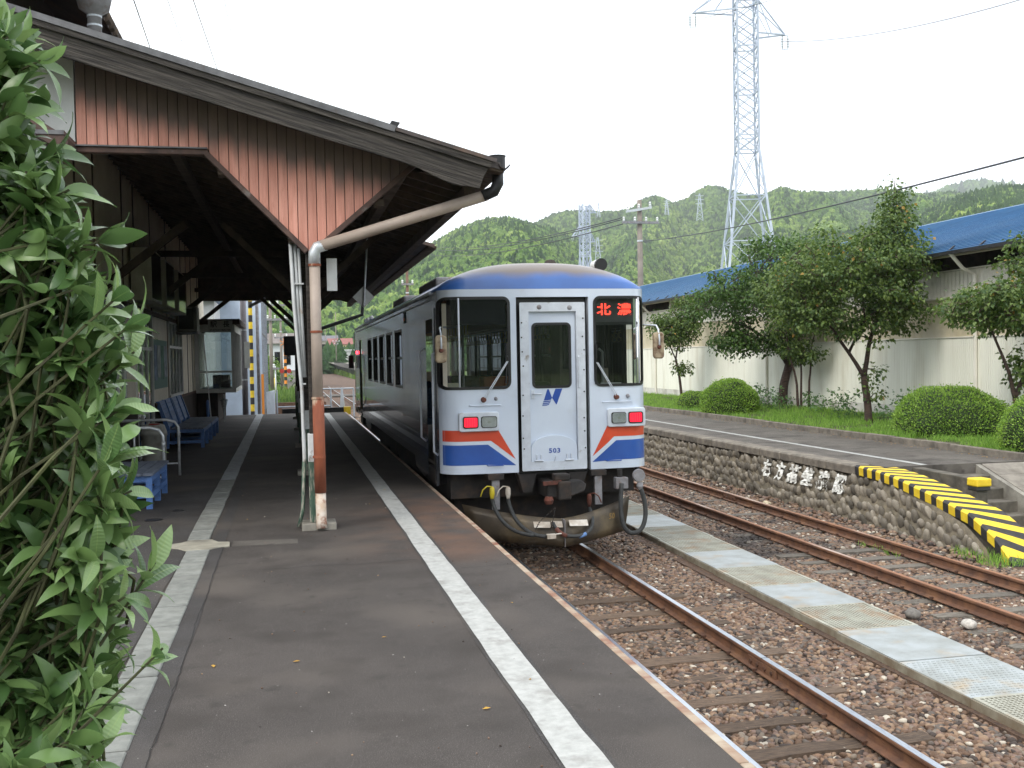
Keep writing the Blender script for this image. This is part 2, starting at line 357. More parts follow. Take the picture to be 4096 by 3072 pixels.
for k in range(5):                                # five worn sleeper shapes shared by all sleepers
    b = MB(); n = 9; vs = []; fs = []
    rr = random.Random(k)
    for i in range(n+1):
        x = -1.06 + 2.12*i/n; e = .015*rr.uniform(-1,1); w = .1 + .012*rr.uniform(-1,1); t = .012*rr.uniform(-1,.3)
        if i in (0, n): w -= .015
        vs += [(x, -w+e, -.14), (x, w+e, -.14), (x, w-.008+e, t), (x, -w+.008+e, t)]
    for i in range(n):
        for q in range(4): fs.append((4*i+q, 4*i+(q+1)%4, 4*i+4+(q+1)%4, 4*i+4+q))
    fs += [(0,1,2,3), tuple(4*n+q for q in (3,2,1,0))]
    b.add(vs, fs); me = b.mesh('sleeper'); fixn(me); sl_mesh.append(me)
spike = MB().box(-.012,-.012,0,.012,.012,.03).box(-.02,-.014,.022,.02,.014,.034).mesh('spike'); fixn(spike); spike.materials.append(m_plate)
def track(cx, label, top_mat, smat, seed, y1=110):
    rr = random.Random(seed)
    t = thing('railway_track', label, 'track', (cx, 8, RAIL_Z), kind='structure')
    for s in (-1, 1):
        x = cx + s*.566
        r = MB().extrude_y(rail_prof(x, RAIL_Z-.135), -3, y1).build('rail', m_rustrail, t, bevel=.003, seg=1)
        MB().box(x-.027, -3, RAIL_Z+.0002, x+.027, y1, RAIL_Z+.0022).build('running_surface', top_mat, r)
    y = 2.4; k = 0
    while y < 62:
        o = bpy.data.objects.new('sleeper', sl_mesh[rr.randrange(5)].copy() if k < 5 else sl_cache[(cx, rr.randrange(5))]); k += 1
        if k <= 5: o.data.materials.clear(); o.data.materials.append(smat); sl_cache[(cx, k-1)] = o.data
        COL.objects.link(o); o.parent = t
        o.location = Vector((cx+rr.uniform(-.06,.06), y+rr.uniform(-.04,.04), -1.068+rr.uniform(-.018,.010))) - t.location
        o.rotation_euler = (0, 0, rr.uniform(-.02,.02)); o.scale = (1, rr.uniform(.85,1.1), 1)
        if y < 22:
            for s in (-1, 1):
                for q in (-1, 1):
                    sp = bpy.data.objects.new('spike', spike); COL.objects.link(sp); sp.parent = t
                    sp.location = Vector((cx+s*.566+q*.072, y+q*.04, -1.055)) - t.location
        y += .60 + rr.uniform(-.05,.05)
    return t
sl_cache = {}
t1 = track(3.50, 'used railway track with bright rail tops beneath the railcar', m_railtop, m_sleep, 3)
m_railrust2 = M('rusty_rail_top', lin(164,116,84), lin(128,86,62), .55, metal=.2, scale=20, stretch=(8,.6,1), dirt=lin(186,170,160), dscale=.7, dlo=.56, dhi=.7)
t2 = track(7.72, 'rusty second railway track below the cobbled platform wall', m_railrust2, m_sleep2, 5)
for cx, sx, y, t in ((3.50,.566,8.35,t1), (7.72,.566,18.4,t2)):      # bolted rail joints
    x = cx+sx
    j = MB().box(x-.032, y-.27, RAIL_Z-.115, x-.0095, y+.27, RAIL_Z-.035).build('joint_bar', m_rustrail, t, bevel=.004, seg=1)
    for q in (-.2,-.07,.07,.2): MB().lathe([(.018,-.045),(.018,-.03)], 6, (x, y+q, RAIL_Z-.075), 'x').build('bolt', m_plate, j)
    MB().box(x-.034, y-.003, RAIL_Z-.01, x+.034, y+.003, RAIL_Z+.0035).build('joint_gap', m_dkmetal, t)

# ballast: rounded stones nobody could count, instanced by geometry nodes
m_stone = bpy.data.materials.new('ballast_stone'); m_stone.use_nodes = True
_t = m_stone.node_tree; _b = _t.nodes['Principled BSDF']; _b.inputs['Roughness'].default_value = .8; _b.inputs['Specular IOR Level'].default_value = .3
_oi = _t.nodes.new('ShaderNodeObjectInfo'); _r = _t.nodes.new('ShaderNodeValToRGB')
_stops = [(0,lin(66,58,54)),(.14,lin(98,78,64)),(.3,lin(126,102,84)),(.46,lin(110,92,80)),(.58,lin(138,116,96)),(.70,lin(96,88,82)),(.80,lin(118,98,88)),(.9,lin(124,112,100)),(.97,lin(180,172,158))]
while len(_r.color_ramp.elements) < len(_stops): _r.color_ramp.elements.new(.5)
for e, (p, c) in zip(_r.color_ramp.elements, _stops): e.position = p; e.color = (*c,1)
_r.color_ramp.interpolation = 'CONSTANT'
_g = _t.nodes.new('ShaderNodeNewGeometry'); _n = _t.nodes.new('ShaderNodeTexNoise'); _n.inputs['Scale'].default_value = .55; _n.inputs['Detail'].default_value = 4
_mr = _t.nodes.new('ShaderNodeMapRange'); _mr.inputs['From Min'].default_value = .56; _mr.inputs['From Max'].default_value = .70
_mx = _t.nodes.new('ShaderNodeMix'); _mx.data_type = 'RGBA'; _mx.inputs['B'].default_value = (*lin(58,54,52),1)
_l = _t.links.new
_l(_oi.outputs['Random'], _r.inputs['Fac']); _l(_g.outputs['Position'], _n.inputs['Vector']); _l(_n.outputs['Fac'], _mr.inputs['Value']); _l(_mr.outputs['Result'], _mx.inputs['Factor'])
_l(_r.outputs['Color'], _mx.inputs['A'])
_n2 = _t.nodes.new('ShaderNodeTexNoise'); _n2.inputs['Scale'].default_value = 30; _l(_g.outputs['Position'], _n2.inputs['Vector'])
_hs = _t.nodes.new('ShaderNodeHueSaturation'); _m2 = _t.nodes.new('ShaderNodeMapRange'); _m2.inputs['To Min'].default_value = .75; _m2.inputs['To Max'].default_value = 1.25
_l(_n2.outputs['Fac'], _m2.inputs['Value']); _l(_m2.outputs['Result'], _hs.inputs['Value']); _l(_mx.outputs['Result'], _hs.inputs['Color']); _l(_hs.outputs['Color'], _b.inputs['Base Color'])
proto = bpy.data.collections.new('stone_shapes')
for k in range(6):
    rr = random.Random(50+k); bm = bmesh.new(); bmesh.ops.create_icosphere(bm, subdivisions=2 if k < 6 else 1, radius=1)
    sx, sy, sz = rr.uniform(.8,1.25), rr.uniform(.7,1.0), rr.uniform(.5,.75)
    for v in bm.verts:
        f = 1 + .22*noise.noise(v.co*1.3 + Vector((k*7,0,0))); v.co = Vector((v.co.x*sx*f, v.co.y*sy*f, v.co.z*sz*f))
    me = bpy.data.meshes.new('stone'); bm.to_mesh(me); bm.free(); me.shade_smooth(); me.materials.append(m_stone)
    proto.objects.link(bpy.data.objects.new('stone', me))
def scatter(name, verts, faces, coll, density, smin, smax, seed, label, cat, pick=True, mat=None, tilt=.5, sink=0.0, align=False):
    me = bpy.data.meshes.new(name); me.from_pydata(verts, [], faces); me.update()
    o = bpy.data.objects.new(name, me); COL.objects.link(o); tag(o, label, cat, kind='stuff')
    ng = bpy.data.node_groups.new(name, 'GeometryNodeTree')
    ng.interface.new_socket('Geometry', in_out='INPUT', socket_type='NodeSocketGeometry'); ng.interface.new_socket('Geometry', in_out='OUTPUT', socket_type='NodeSocketGeometry')
    N = ng.nodes.new; L = ng.links.new
    gi = N('NodeGroupInput'); go = N('NodeGroupOutput'); dp = N('GeometryNodeDistributePointsOnFaces'); dp.distribute_method = 'RANDOM'
    dp.inputs['Density'].default_value = density; dp.inputs['Seed'].default_value = seed
    at = N('GeometryNodeInputNamedAttribute'); at.data_type = 'FLOAT'; at.inputs['Name'].default_value = 'dens'
    if 'dens' in me.attributes or True:
        pass
    ci = N('GeometryNodeCollectionInfo'); ci.inputs['Collection'].default_value = coll; ci.inputs['Separate Children'].default_value = True; ci.inputs['Reset Children'].default_value = True
    ip = N('GeometryNodeInstanceOnPoints'); ip.inputs['Pick Instance'].default_value = True
    ri = N('FunctionNodeRandomValue'); ri.data_type = 'INT'; ri.inputs['Min'].default_value = 0; ri.inputs['Max'].default_value = max(0, len(coll.objects)-1)
    rv = N('FunctionNodeRandomValue'); rv.data_type = 'FLOAT_VECTOR'; rv.inputs['Min'].default_value = (-tilt,-tilt,0); rv.inputs['Max'].default_value = (tilt,tilt,6.283)
    rs = N('FunctionNodeRandomValue'); rs.data_type = 'FLOAT'; rs.inputs[2].default_value = smin; rs.inputs[3].default_value = smax; rs.inputs['Seed'].default_value = 5
    L(gi.outputs[0], dp.inputs['Mesh']); L(dp.outputs['Points'], ip.inputs['Points']); L(ci.outputs['Instances'], ip.inputs['Instance'])
    L(ri.outputs[2], ip.inputs['Instance Index']); L(rv.outputs[0], ip.inputs['Rotation']); L(rs.outputs[1], ip.inputs['Scale'])
    L(ip.outputs['Instances'], go.inputs[0])
    md = o.modifiers.new('scatter', 'NODES'); md.node_group = ng
    return o
def sheet(x0, x1, y0, y1, z):
    return [(x0,y0,z),(x1,y0,z),(x1,y1,z),(x0,y1,z)], [(0,1,2,3)]
v, f = sheet(1.98, 9.2, 3.2, 13.5, -1.10)
scatter('ballast_gravel', v, f, proto, 860, .016, .038, 3, 'rounded brown ballast stones around the near rails', 'ballast')
v, f = sheet(1.98, 9.2, 13.5, 27, -1.088)
scatter('ballast_gravel', v, f, proto, 420, .022, .044, 9, 'brown ballast stones beside and beyond the railcar', 'ballast')
v, f = sheet(1.98, 9.2, 27, 60, -1.085)
scatter('ballast_gravel', v, f, proto, 120, .04, .08, 10, 'distant brown ballast beyond the platform end', 'ballast')
# a few bigger loose stones that can be told apart
for x, y, s, c, lb in ((6.45, 9.72, .085, (120,116,110), 'grey rounded stone lying beside the grating walkway'), (6.75, 9.2, .075, (196,190,182), 'whitish rough stone between walkway and rusty rail'), (8.65, 17.6, .08, (206,192,164), 'cream angular stone between rusty rail and cobbled wall')):
    bm = bmesh.new(); bmesh.ops.create_icosphere(bm, subdivisions=3, radius=s)
    for vv in bm.verts: vv.co *= 1 + .25*noise.noise(vv.co*14 + Vector((x,y,0))); vv.co.z *= .72
    me = bpy.data.meshes.new('loose_stone'); bm.to_mesh(me); bm.free(); me.shade_smooth()
    o = link('loose_stone', me, M('loose_stone', lin(*c), lin(*[int(q*.8) for q in c]), .85, scale=30, bump=.4, bscale=60)); o.location = (x, y, -1.03); tag(o, lb, 'stone')

# ---------------------------------------------------------------- walkway of plates and gratings between the tracks
walk = thing('track_walkway', 'pale steel walkway of alternating plates and gratings between the tracks', 'walkway', (5.65, 8, -1.0), kind='structure')
m_frp  = M('walkway_plate', lin(166,172,174), lin(146,150,148), .55, metal=.25, scale=4, bump=.25, bscale=120, rnd=.06, dirt=lin(168,146,112), dscale=2.2, dlo=.55, dhi=.78)
m_frp2 = M('walkway_grating', lin(164,164,152), lin(140,138,126), .7, scale=4, bump=.2, bscale=120, rnd=.06, dirt=lin(150,112,76), dscale=2.5, dlo=.52, dhi=.75)
m_wside = M('walkway_side', lin(150,146,130), lin(120,112,96), .8, scale=6, bump=.3, dirt=lin(110,92,70), dscale=2)
def grating_mesh(w, l, nx, ny, th=.03):
    b = MB(); e = .035
    b.box(0,0,-th,e,l,0).box(w-e,0,-th,w,l,0).box(e,0,-th,w-e,e,0).box(e,l-e,-th,w-e,l,0)
    for i in range(1, nx): x = e+(w-2*e)*i/nx; b.box(x-.0065, e, -th, x+.0065, l-e, -.0015)
    for j in range(1, ny): y = e+(l-2*e)*j/ny; b.box(e, y-.0065, -th+.002, w-e, y+.0065, -.001)
    return b.mesh('grating')
def plate_mesh(w, l, studs):
    b = MB().box(0,0,-.03,w,l,0)
    if studs:
        for i in range(16):
            for j in range(int(l/.055)):
                x = .05+(w-.1)*(i+.5*(j%2))/16; y = .05+j*.055
                if y < l-.04: b.box(x-.012,y-.006,0,x+.012,y+.006,.004)
    return b.mesh('plate')
GW = .875; meshes = {}
def panel(kind, ln):
    key = (kind, round(ln,2))
    if key not in meshes:
        me = grating_mesh(GW, ln-.008, 20, int(ln/.042)) if kind == 'g' else plate_mesh(GW, ln-.008, kind == 's')
        fixn(me); me.materials.append(m_frp2 if kind == 'g' else m_frp); meshes[key] = me
    return meshes[key]
seqs = [('g',.95),('g',.95),('g',.95),('s',1.0),('p',1.05),('g',1.0),('p',1.05),('g',1.1),('p',1.1),('g',1.1),('g',1.1),('p',1.2),('g',1.2),('g',1.2),('p',1.3),('g',1.3),('p',1.3)]
y = 4.3
for k, (kd, ln) in enumerate(seqs):
    o = bpy.data.objects.new('grating' if kd == 'g' else 'plate', panel(kd, ln)); COL.objects.link(o); o.parent = walk
    xo = 5.19 + .02*(y-5)*.9 - .0
    xo = 5.26 + .021*max(0,y-8)
    o.location = Vector((xo, y, -.992+random.uniform(-.004,.004))) - walk.location; o.rotation_euler.z = -.008
    s = MB().box(xo-.012, y, -1.1, xo, y+ln-.008, -1.0); s.build('support', m_wside, walk)
    s = MB().box(xo+GW, y, -1.1, xo+GW+.012, y+ln-.008, -1.0); s.build('support', m_wside, walk)
    y += ln
tag(MB().box(5.19, 4.3, -1.12, 6.2, y, -1.07).build('walkway_bed', m_bed), 'dark dirt under the steel walkway', 'ground', kind='structure')

v, f = sheet(-2.4, 1.85, 1.5, 20, .004)
scatter('grit', v, f, proto, 5, .003, .007, 33, 'pale grit strewn over the platform asphalt', 'grit')

m_fall = leaf_mat('fallen_leaf', lin(120,84,40), lin(190,150,60), .7, .2, True)
def litter(name, n, area, z, seed, lb, size=.05):
    rr = random.Random(seed); b = MB(); x0,x1,y0,y1 = area
    for _ in range(n):
        x, y, a, s = rr.uniform(x0,x1), rr.uniform(y0,y1), rr.uniform(0,6.28), size*rr.uniform(.5,1.1); c, d = math.cos(a)*s, math.sin(a)*s
        b.add([(x,y,z),(x+c*.5-d*.28,y+d*.5+c*.28,z+.006),(x+c,y+d,z+.003),(x+c*.5+d*.28,y+d*.5-c*.28,z+.004)], [(0,1,2,3)])
    tag(b.build(name, m_fall), lb, 'litter', kind='stuff')
litter('fallen_leaves', 16, (-.5,1.8,3.5,16), .006, 5, 'a few dry leaves on the platform asphalt', .045)
litter('fallen_leaves', 26, (2.1,6.8,4.5,12), -1.055, 6, 'dry leaves scattered on the ballast')
litter('kerb_leaves', 420, (12.0,12.32,15.4,34), -.134, 7, 'brown leaves gathered along the planting kerb', .05)
# ================================================================== RIGHT PLATFORM with cobbled wall, ramp and steps
PZ = -.14
rp_ = thing('opposite_platform', 'grey asphalt platform edged with stone coping across the tracks', 'platform', (11, 20, PZ), kind='structure')
MB().box(9.6, 15.2, -1.15, 12.32, 75, PZ).build('asphalt_surface', m_asphr, rp_)
MB().box(10.2, 15.5, -1.15, 16.9, 75, -.16).build('platform_fill', m_conc_d, rp_)
wavy_strip(10.30, 10.43, 15.25, 74, PZ+.004, .006, .1, 31).build('white_line', m_line, rp_)
m_cop = M('coping_stone', lin(134,126,114), lin(100,94,86), .9, scale=5, bump=.5, bscale=50, rnd=.08, dirt=lin(66,62,56), dscale=2.2, dlo=.5, dhi=.75)
y = 15.66
while y < 60:
    ln = .86+random.uniform(-.08,.08)
    if y > 34: ln *= 2
    b = MB(); d = random.uniform(-.012,.012)
    b.prism([(9.30+d,y+.008,PZ-.16),(9.30+d,y+.008,PZ-.025),(9.335+d,y+.008,PZ-.002),(9.62,y+.008,PZ+.002),(9.62,y+.008,PZ-.16)], (0,ln-.016,0))
    b.build('coping_block', m_cop, rp_, bevel=.012, seg=2); y += ln
# battered rubble wall: mortar face and single cobbles
m_mort = M('wall_mortar', lin(134,124,106), lin(98,92,80), .95, scale=7, bump=.8, bscale=30, dirt=lin(126,112,90), dscale=1.2, dlo=.55, dhi=.75)
def wx(z): return 9.385 - (-.30 - z)*.30            # wall leans out towards its foot
m = MB(); n = 200
def ztop(y):                                      # top of the rubble: under the coping, then under the painted ramp
    tab = [(11.6,-1.3),(11.9,-1.16),(12.15,-.93),(12.7,-.68),(13.6,-.50),(14.5,-.36),(15.0,-.30),(75,-.30)]
    for (a,za),(b_,zb) in zip(tab, tab[1:]):
        if a <= y <= b_: return za+(zb-za)*(y-a)/(b_-a)
    return -.30
vs = []; fs = []
for i in range(n+1):
    y = 11.7 + (60-11.7)*(i/n)**1.5
    for j in range(6):
        z = -1.15 + (ztop(y)+1.15)*j/5; vs.append((wx(z)+.03*noise.noise((y*2,z*3,0)), y, z))
for i in range(n):
    for j in range(5): a = i*6+j; fs.append((a, a+6, a+7, a+1))
m.add(vs, fs).build('wall_mortar', m_mort, rp_)
m_cob = M('cobble', lin(142,134,120), lin(100,95,88), .8, scale=14, bump=.35, bscale=70, rnd=.55, dirt=lin(132,116,92), dscale=7, dlo=.58, dhi=.8)
cob = []
for k in range(7):
    bm = bmesh.new(); bmesh.ops.create_icosphere(bm, subdivisions=2, radius=1)
    for v in bm.verts: v.co *= 1 + .2*noise.noise(v.co*1.2 + Vector((k*5,2,0)))
    me = bpy.data.meshes.new('cobble'); bm.to_mesh(me); bm.free(); me.shade_smooth(); me.materials.append(m_cob); cob.append(me)
rr = random.Random(12); spots = []
for row in range(4):
    y = 11.95 + rr.uniform(0,.06)
    while y < 34:
        w = rr.uniform(.046,.082); h = rr.uniform(.075,.135)
        zc = -.40 - row*.185 + rr.uniform(-.05,.05)
        if y < 14.6: zc = ztop(y)-.12-row*.17+rr.uniform(-.04,.04)
        if zc > -1.10 and zc+h*.6 < ztop(y)-.005 and (y < 31): spots.append((y+w, zc, w, h, rr.uniform(-.55,.4)))
        y += w*2*rr.uniform(.9,1.04) if y > 14.6 else w*2*rr.uniform(1.0,1.45)
spots.sort(key=lambda s: s[0])
rest = MB(); cob_m = []
for k, (y, z, w, h, a) in enumerate(spots):
    mt = Matrix.Translation((wx(z)-.012, y, z)) @ Matrix.Rotation(a,4,'X') @ Matrix.Rotation(-.28,4,'Y') @ Matrix.Diagonal((rr.uniform(.035,.058), w, h, 1))
    if k < 300:
        o = bpy.data.objects.new('cobble', cob[k%7]); COL.objects.link(o); o.parent = rp_; o.matrix_local = Matrix.Translation(-rp_.location) @ mt; cob_m.append((o.data, mt))
    else:
        me = cob[k%7]; o0 = len(rest.v); rest.v += [tuple(mt @ v.co) for v in me.vertices]; rest.f += [tuple(i+o0 for i in p.vertices) for p in me.polygons]
if rest.v:
    o = rest.build('cobbles_far', m_cob, rp_, smooth=True); o['kind'] = 'stuff'
# rubble fillet at the wall foot
v, f = [(8.72,12,-1.10),(9.1,12,-1.02),(9.1,30,-1.02),(8.72,30,-1.10)], [(0,1,2,3)]
scatter('wall_foot_gravel', v, f, proto, 260, .02, .05, 21, 'grey stones heaped along the foot of the cobbled wall', 'gravel')
# painted sign on the cobbles
m_char = M('white_lettering', lin(232,232,228), lin(206,206,200), .75, scale=20, dirt=lin(150,146,138), dscale=12, dlo=.6, dhi=.8, bump=.4, bscale=40)
from mathutils.bvhtree import BVHTree
bvs = list(vs); bfs = list(fs)
for me_, mt_ in cob_m:
    o0 = len(bvs)
    if 15 < mt_.translation.y < 20: bvs += [mt_ @ q.co for q in me_.vertices]; bfs += [tuple(i+o0 for i in p.vertices) for p in me_.polygons]
wall_bvh = BVHTree.FromPolygons([Vector(q) for q in bvs], bfs)
for ch, yc in zip('右方指差確認', (18.79, 18.23, 17.71, 17.16, 16.60, 16.05)):
    me = text_mesh(ch, .37, .012, .011)
    bm = bmesh.new(); bm.from_mesh(me); bmesh.ops.triangulate(bm, faces=bm.faces)
    for _ in range(3):
        es = [e for e in bm.edges if e.calc_length() > .035]
        if es: bmesh.ops.subdivide_edges(bm, edges=es, cuts=1); bmesh.ops.triangulate(bm, faces=bm.faces)
    bm.to_mesh(me); bm.free()
    me.transform(Matrix.Translation((0, yc, -.53)) @ Matrix(((0,0,-1,0),(-1,0,0,0),(0,1,0,0),(0,0,0,1))) @ Matrix.Diagonal((1.0,.92,1,1)))
    for v in me.vertices:                          # the paint follows the humps of the stones
        q_ = []
        for dy, dz in ((0,0),(.04,0),(-.04,0),(0,.04),(0,-.04),(.07,.05),(-.07,-.05),(.07,-.05),(-.07,.05)):
            h = wall_bvh.ray_cast(Vector((8.0, v.co.y+dy, v.co.z+dz)), Vector((1,0,0)), 3)
            if h[0]: q_.append(h[0].x)
        v.co.x = (min(q_[0]-.003, .3*q_[0]+.7*min(q_)) if q_ else wx(v.co.z)) - .008 + v.co.x*.3
    me.materials.append(m_char)
    o = bpy.data.objects.new('painted_character', me); COL.objects.link(o); o.parent = rp_; o.location = -rp_.location
# yellow and black ramp edge
ramp = thing('striped_ramp_edge', 'yellow and black striped concrete ramp edge at the end of the cobbled wall', 'ramp', (9.6, 14, -1.1))
pts = [(15.64,-.135),(15.0,-.16),(14.5,-.205),(13.6,-.35),(12.7,-.52),(12.15,-.76),(11.88,-.98),(11.7,-1.12)]
def rz_(y):
    for (a,za),(b_,zb) in zip(pts, pts[1:]):
        if b_ <= y <= a: return za+(zb-za)*(y-a)/(b_-a)
    return pts[0][1] if y > pts[0][0] else pts[-1][1]
ys = [15.64]
while ys[-1] > 11.75: ys.append(ys[-1] - (.115 if len(ys)%2 else .135)*(1 if ys[-1] > 14.4 else 1.12))
for k in range(len(ys)-1):
    a, b_ = ys[k], ys[k+1]; sk = -.30                # stripe runs back at an angle across the top
    xi = 9.80 + .10*(15.6-a)/3.8
    def col(y, s): z = rz_(y); return z
    vs = []
    for y in (a, b_):
        z = rz_(y); zi = max(rz_(max(y+sk,11.7)), -1.1)+.005
        vs += [(9.32,y,z-.16),(9.315,y,z-.03),(9.345,y,z),(xi,max(y+sk,11.6),zi),(xi,max(y+sk,11.6),zi-.16)]
    bb = MB().add(vs, [(0,1,6,5),(1,2,7,6),(2,3,8,7),(3,4,9,8),(4,0,5,9),(0,4,3,2,1),(5,6,7,8,9)])
    bb.build('yellow_stripe' if k%2 else 'black_stripe', m_yellow if k%2 else m_blackp, ramp)
MB().prism([(9.40,15.64,-.30),(9.40,14.5,-.37),(9.40,13.6,-.51),(9.40,12.7,-.68),(9.40,12.15,-.92),(9.40,11.8,-1.15),(9.40,15.64,-1.15)], (.5,0,0)).build('ramp_body', m_conc_d, ramp)
MB().prism([(9.86,15.66,-.14),(10.12,15.66,-.14),(10.12,15.3,-.15),(9.86,15.3,-.15)], (0,0,-.3)).build('top_fill', m_conc_d, ramp)
# steps behind the ramp
st = thing('platform_steps', 'worn concrete steps and sloping slab leading up to the opposite platform', 'steps', (10.9, 14, -1.1))
MB().prism([(10.12,15.5,-1.12),(10.12,13.60,-1.12),(10.12,13.60,-.19),(10.12,15.5,-.165)], (.2,0,0)).build('side_wall', m_conc_d, st, bevel=.012)
MB().box(10.10,13.555,-.30,10.36,13.80,-.178).build('yellow_cap', m_yellow, st, bevel=.02)
MB().box(10.11,13.57,-.36,10.35,13.79,-.303).build('black_band', m_blackp, st, bevel=.01)
MB().prism([(9.92,13.58,-1.12),(9.92,11.7,-1.3),(9.92,11.7,-1.02),(9.92,13.58,-.60)], (.26,0,0)).build('side_wall', m_conc_d, st, bevel=.012)
for i in range(5):
    zt = PZ - .17*(i+1); y1 = 15.18-.33*i
    MB().box(10.325, y1-.34-(.5 if i==4 else 0), -1.15, 11.38, y1-.003*i, zt).build('step', m_conc_d, st, bevel=.012)
m_slab = M('slab', lin(142,136,126), lin(116,110,102), .9, scale=4, bump=.35, bscale=60, rnd=.05, dirt=lin(96,90,82), dscale=1.8)
for i in range(6):
    y1 = 15.18-.42*i; z1 = PZ-.012-.42*i*.34; y0 = y1-.41; z0 = z1-.41*.34
    MB().prism([(11.4,y1,z1),(11.4,y0,z0),(11.4,y0,z0-.14),(11.4,y1,z1-.14)], (1.9,0,0)).build('slab', m_slab, st, bevel=.008)
MB().prism([(11.3,15.2,PZ-.02),(11.3,12.6,-1.02),(11.3,12.6,-1.15),(11.3,15.2,-1.15)], (.09,0,0)).build('side_wall', m_conc, st, bevel=.006)
# kerb and planted strip behind
kb = thing('planting_kerb', 'low weathered concrete kerb between opposite platform and grass', 'kerb', (12.4, 20, PZ), kind='structure')
y = 15.3
while y < 70:
    ln = .99 if y < 40 else 3; d = .12*noise.noise((y*.12,0,0))
    MB().prism([(12.30+d,y+.006,-.2),(12.43+d,y+.006,-.2),(12.43+d,y+ln,-.2),(12.30+d,y+ln,-.2)], (0,0,.2+random.uniform(-.025,-.01))).build('kerb_block', m_cop, kb, bevel=.012); y += ln
# ================================================================== RAILCAR
YF, XL, XR, TC, HALF = 13.6, 2.0, 4.95, 3.475, 1.475
ZB, ZE = .22, 2.72                                # skirt bottom and eaves
YB = 31.9                                         # far end
def fy(x, off=0.0):                               # plan curve of the end wall
    d = min(abs(x-TC), HALF*.9995); y = YF + .05*(d/HALF)**2; r = .30
    if d > HALF-r:
        q = min((d-(HALF-r))/r, .998); y += r*(1-math.sqrt(1-q*q))
    return y - off
m_body = M('railcar_paint', lin(206,216,230), lin(196,206,222), .28, scale=1.3, coat=.6, dirt=lin(176,178,180), dscale=1.1, dlo=.58, dhi=.85, bump=.02, bscale=3)
m_side = M('railcar_side_shaded', lin(92,97,106), lin(70,73,80), .16, scale=1.0, stretch=(1,6,.4), coat=.08, spec=.18, dirt=lin(44,43,42), dscale=1.4, dlo=.48, dhi=.72)  # grimy white side; shade and dark reflections put into its base colour
m_rred = M('railcar_red', lin(212,78,48), lin(196,66,42), .3, scale=2, coat=.5)
m_rblu = M('railcar_blue', lin(44,88,168), lin(38,76,152), .3, scale=2, coat=.5)
m_rred2 = M('railcar_red_grime_shade', lin(140,62,46), lin(100,52,44), .18, scale=2, coat=1.0); m_rblu2 = M('railcar_blue_grime_shade', lin(36,60,104), lin(34,46,72), .18, scale=2, coat=1.0)  # stripe paints darkened by grime and by the side's shade put in
m_logo = M('logo_blue', lin(40,76,158), rough=.3)
m_gask = M('window_rubber', (.010,.010,.011), rough=.35)
m_alu  = M('door_frame_alu', lin(206,213,222), lin(188,194,203), .4, metal=.0, scale=6, dirt=lin(126,116,104), dscale=7, dlo=.62, dhi=.75)
m_glass= glass_mat('train_glass', (.62,.66,.64), .0)
m_glass_s = glass_mat('side_glass', (.42,.46,.46), .02)
m_tint = M('black_screen', (.006,.007,.012), rough=.5, spec=.1)
m_intr = M('interior_panel', lin(196,190,172), lin(176,170,152), .6, scale=3)
m_ifloor = M('interior_floor', lin(96,88,80), rough=.6)
m_seat = M('seat_moquette', lin(60,92,120), lin(44,70,96), .9, scale=30)
m_curt = M('curtain', lin(128,148,166), lin(96,116,136), .9, scale=3, stretch=(1,9,1))
m_ring = M('strap_ring', lin(206,190,120), rough=.5)
m_dirtmetal = M('underframe', lin(46,42,40), lin(30,28,27), .8, scale=7, dirt=lin(72,56,44), dscale=4)
m_greyp = M('grey_paint_worn', lin(142,142,146), lin(116,114,116), .6, scale=8, dirt=lin(110,84,68), dscale=7, dlo=.55, dhi=.75)
m_plow = M('plow_steel', lin(84,74,60), lin(60,53,45), .42, metal=.35, scale=2.2, dirt=lin(128,112,84), dscale=1.6, dlo=.5, dhi=.8, bump=.1, bscale=8)
m_hose = M('air_hose', lin(58,60,60), lin(44,45,45), .7, scale=12)
m_rustp = M('rusty_fitting', lin(112,62,48), lin(76,48,40), .8, scale=14, bump=.3)
m_cream = M('mirror_shell', lin(170,154,128), lin(120,104,86), .6, scale=9, dirt=lin(96,66,46), dscale=9, dlo=.5, dhi=.7)
def roofmat():
    m = M('roof_paint', lin(52,98,168), lin(48,88,152), .3, scale=2, coat=.3)
    t = m.node_tree; N = t.nodes.new; L = t.links.new; b = t.nodes['Principled BSDF']
    tc = N('ShaderNodeTexCoord'); sp = N('ShaderNodeSeparateXYZ'); L(tc.outputs['Object'], sp.inputs[0])
    n = N('ShaderNodeTexNoise'); n.inputs['Scale'].default_value = 2.2; n.inputs['Detail'].default_value = 5; L(tc.outputs['Object'], n.inputs['Vector'])
    q = N('ShaderNodeMath'); q.operation = 'MULTIPLY_ADD'; q.inputs[1].default_value = .16; L(n.outputs['Fac'], q.inputs[0]); L(sp.outputs['Z'], q.inputs[2])
    r = N('ShaderNodeMapRange'); r.inputs['From Min'].default_value = 2.945; r.inputs['From Max'].default_value = 3.05; L(q.outputs[0], r.inputs['Value'])
    x = N('ShaderNodeMix'); x.data_type = 'RGBA'; L(r.outputs[0], x.inputs['Factor']); L(b.inputs['Base Color'].links[0].from_socket, x.inputs['A']); x.inputs['B'].default_value = (*lin(98,88,82),1)
    L(x.outputs['Result'], b.inputs['Base Color']); b.inputs['Roughness'].default_value = .42; return m
m_roof = roofmat()
car = thing('railcar', 'white single railcar with red and blue stripes standing at the platform', 'railcar', (TC, 22, RAIL_Z))

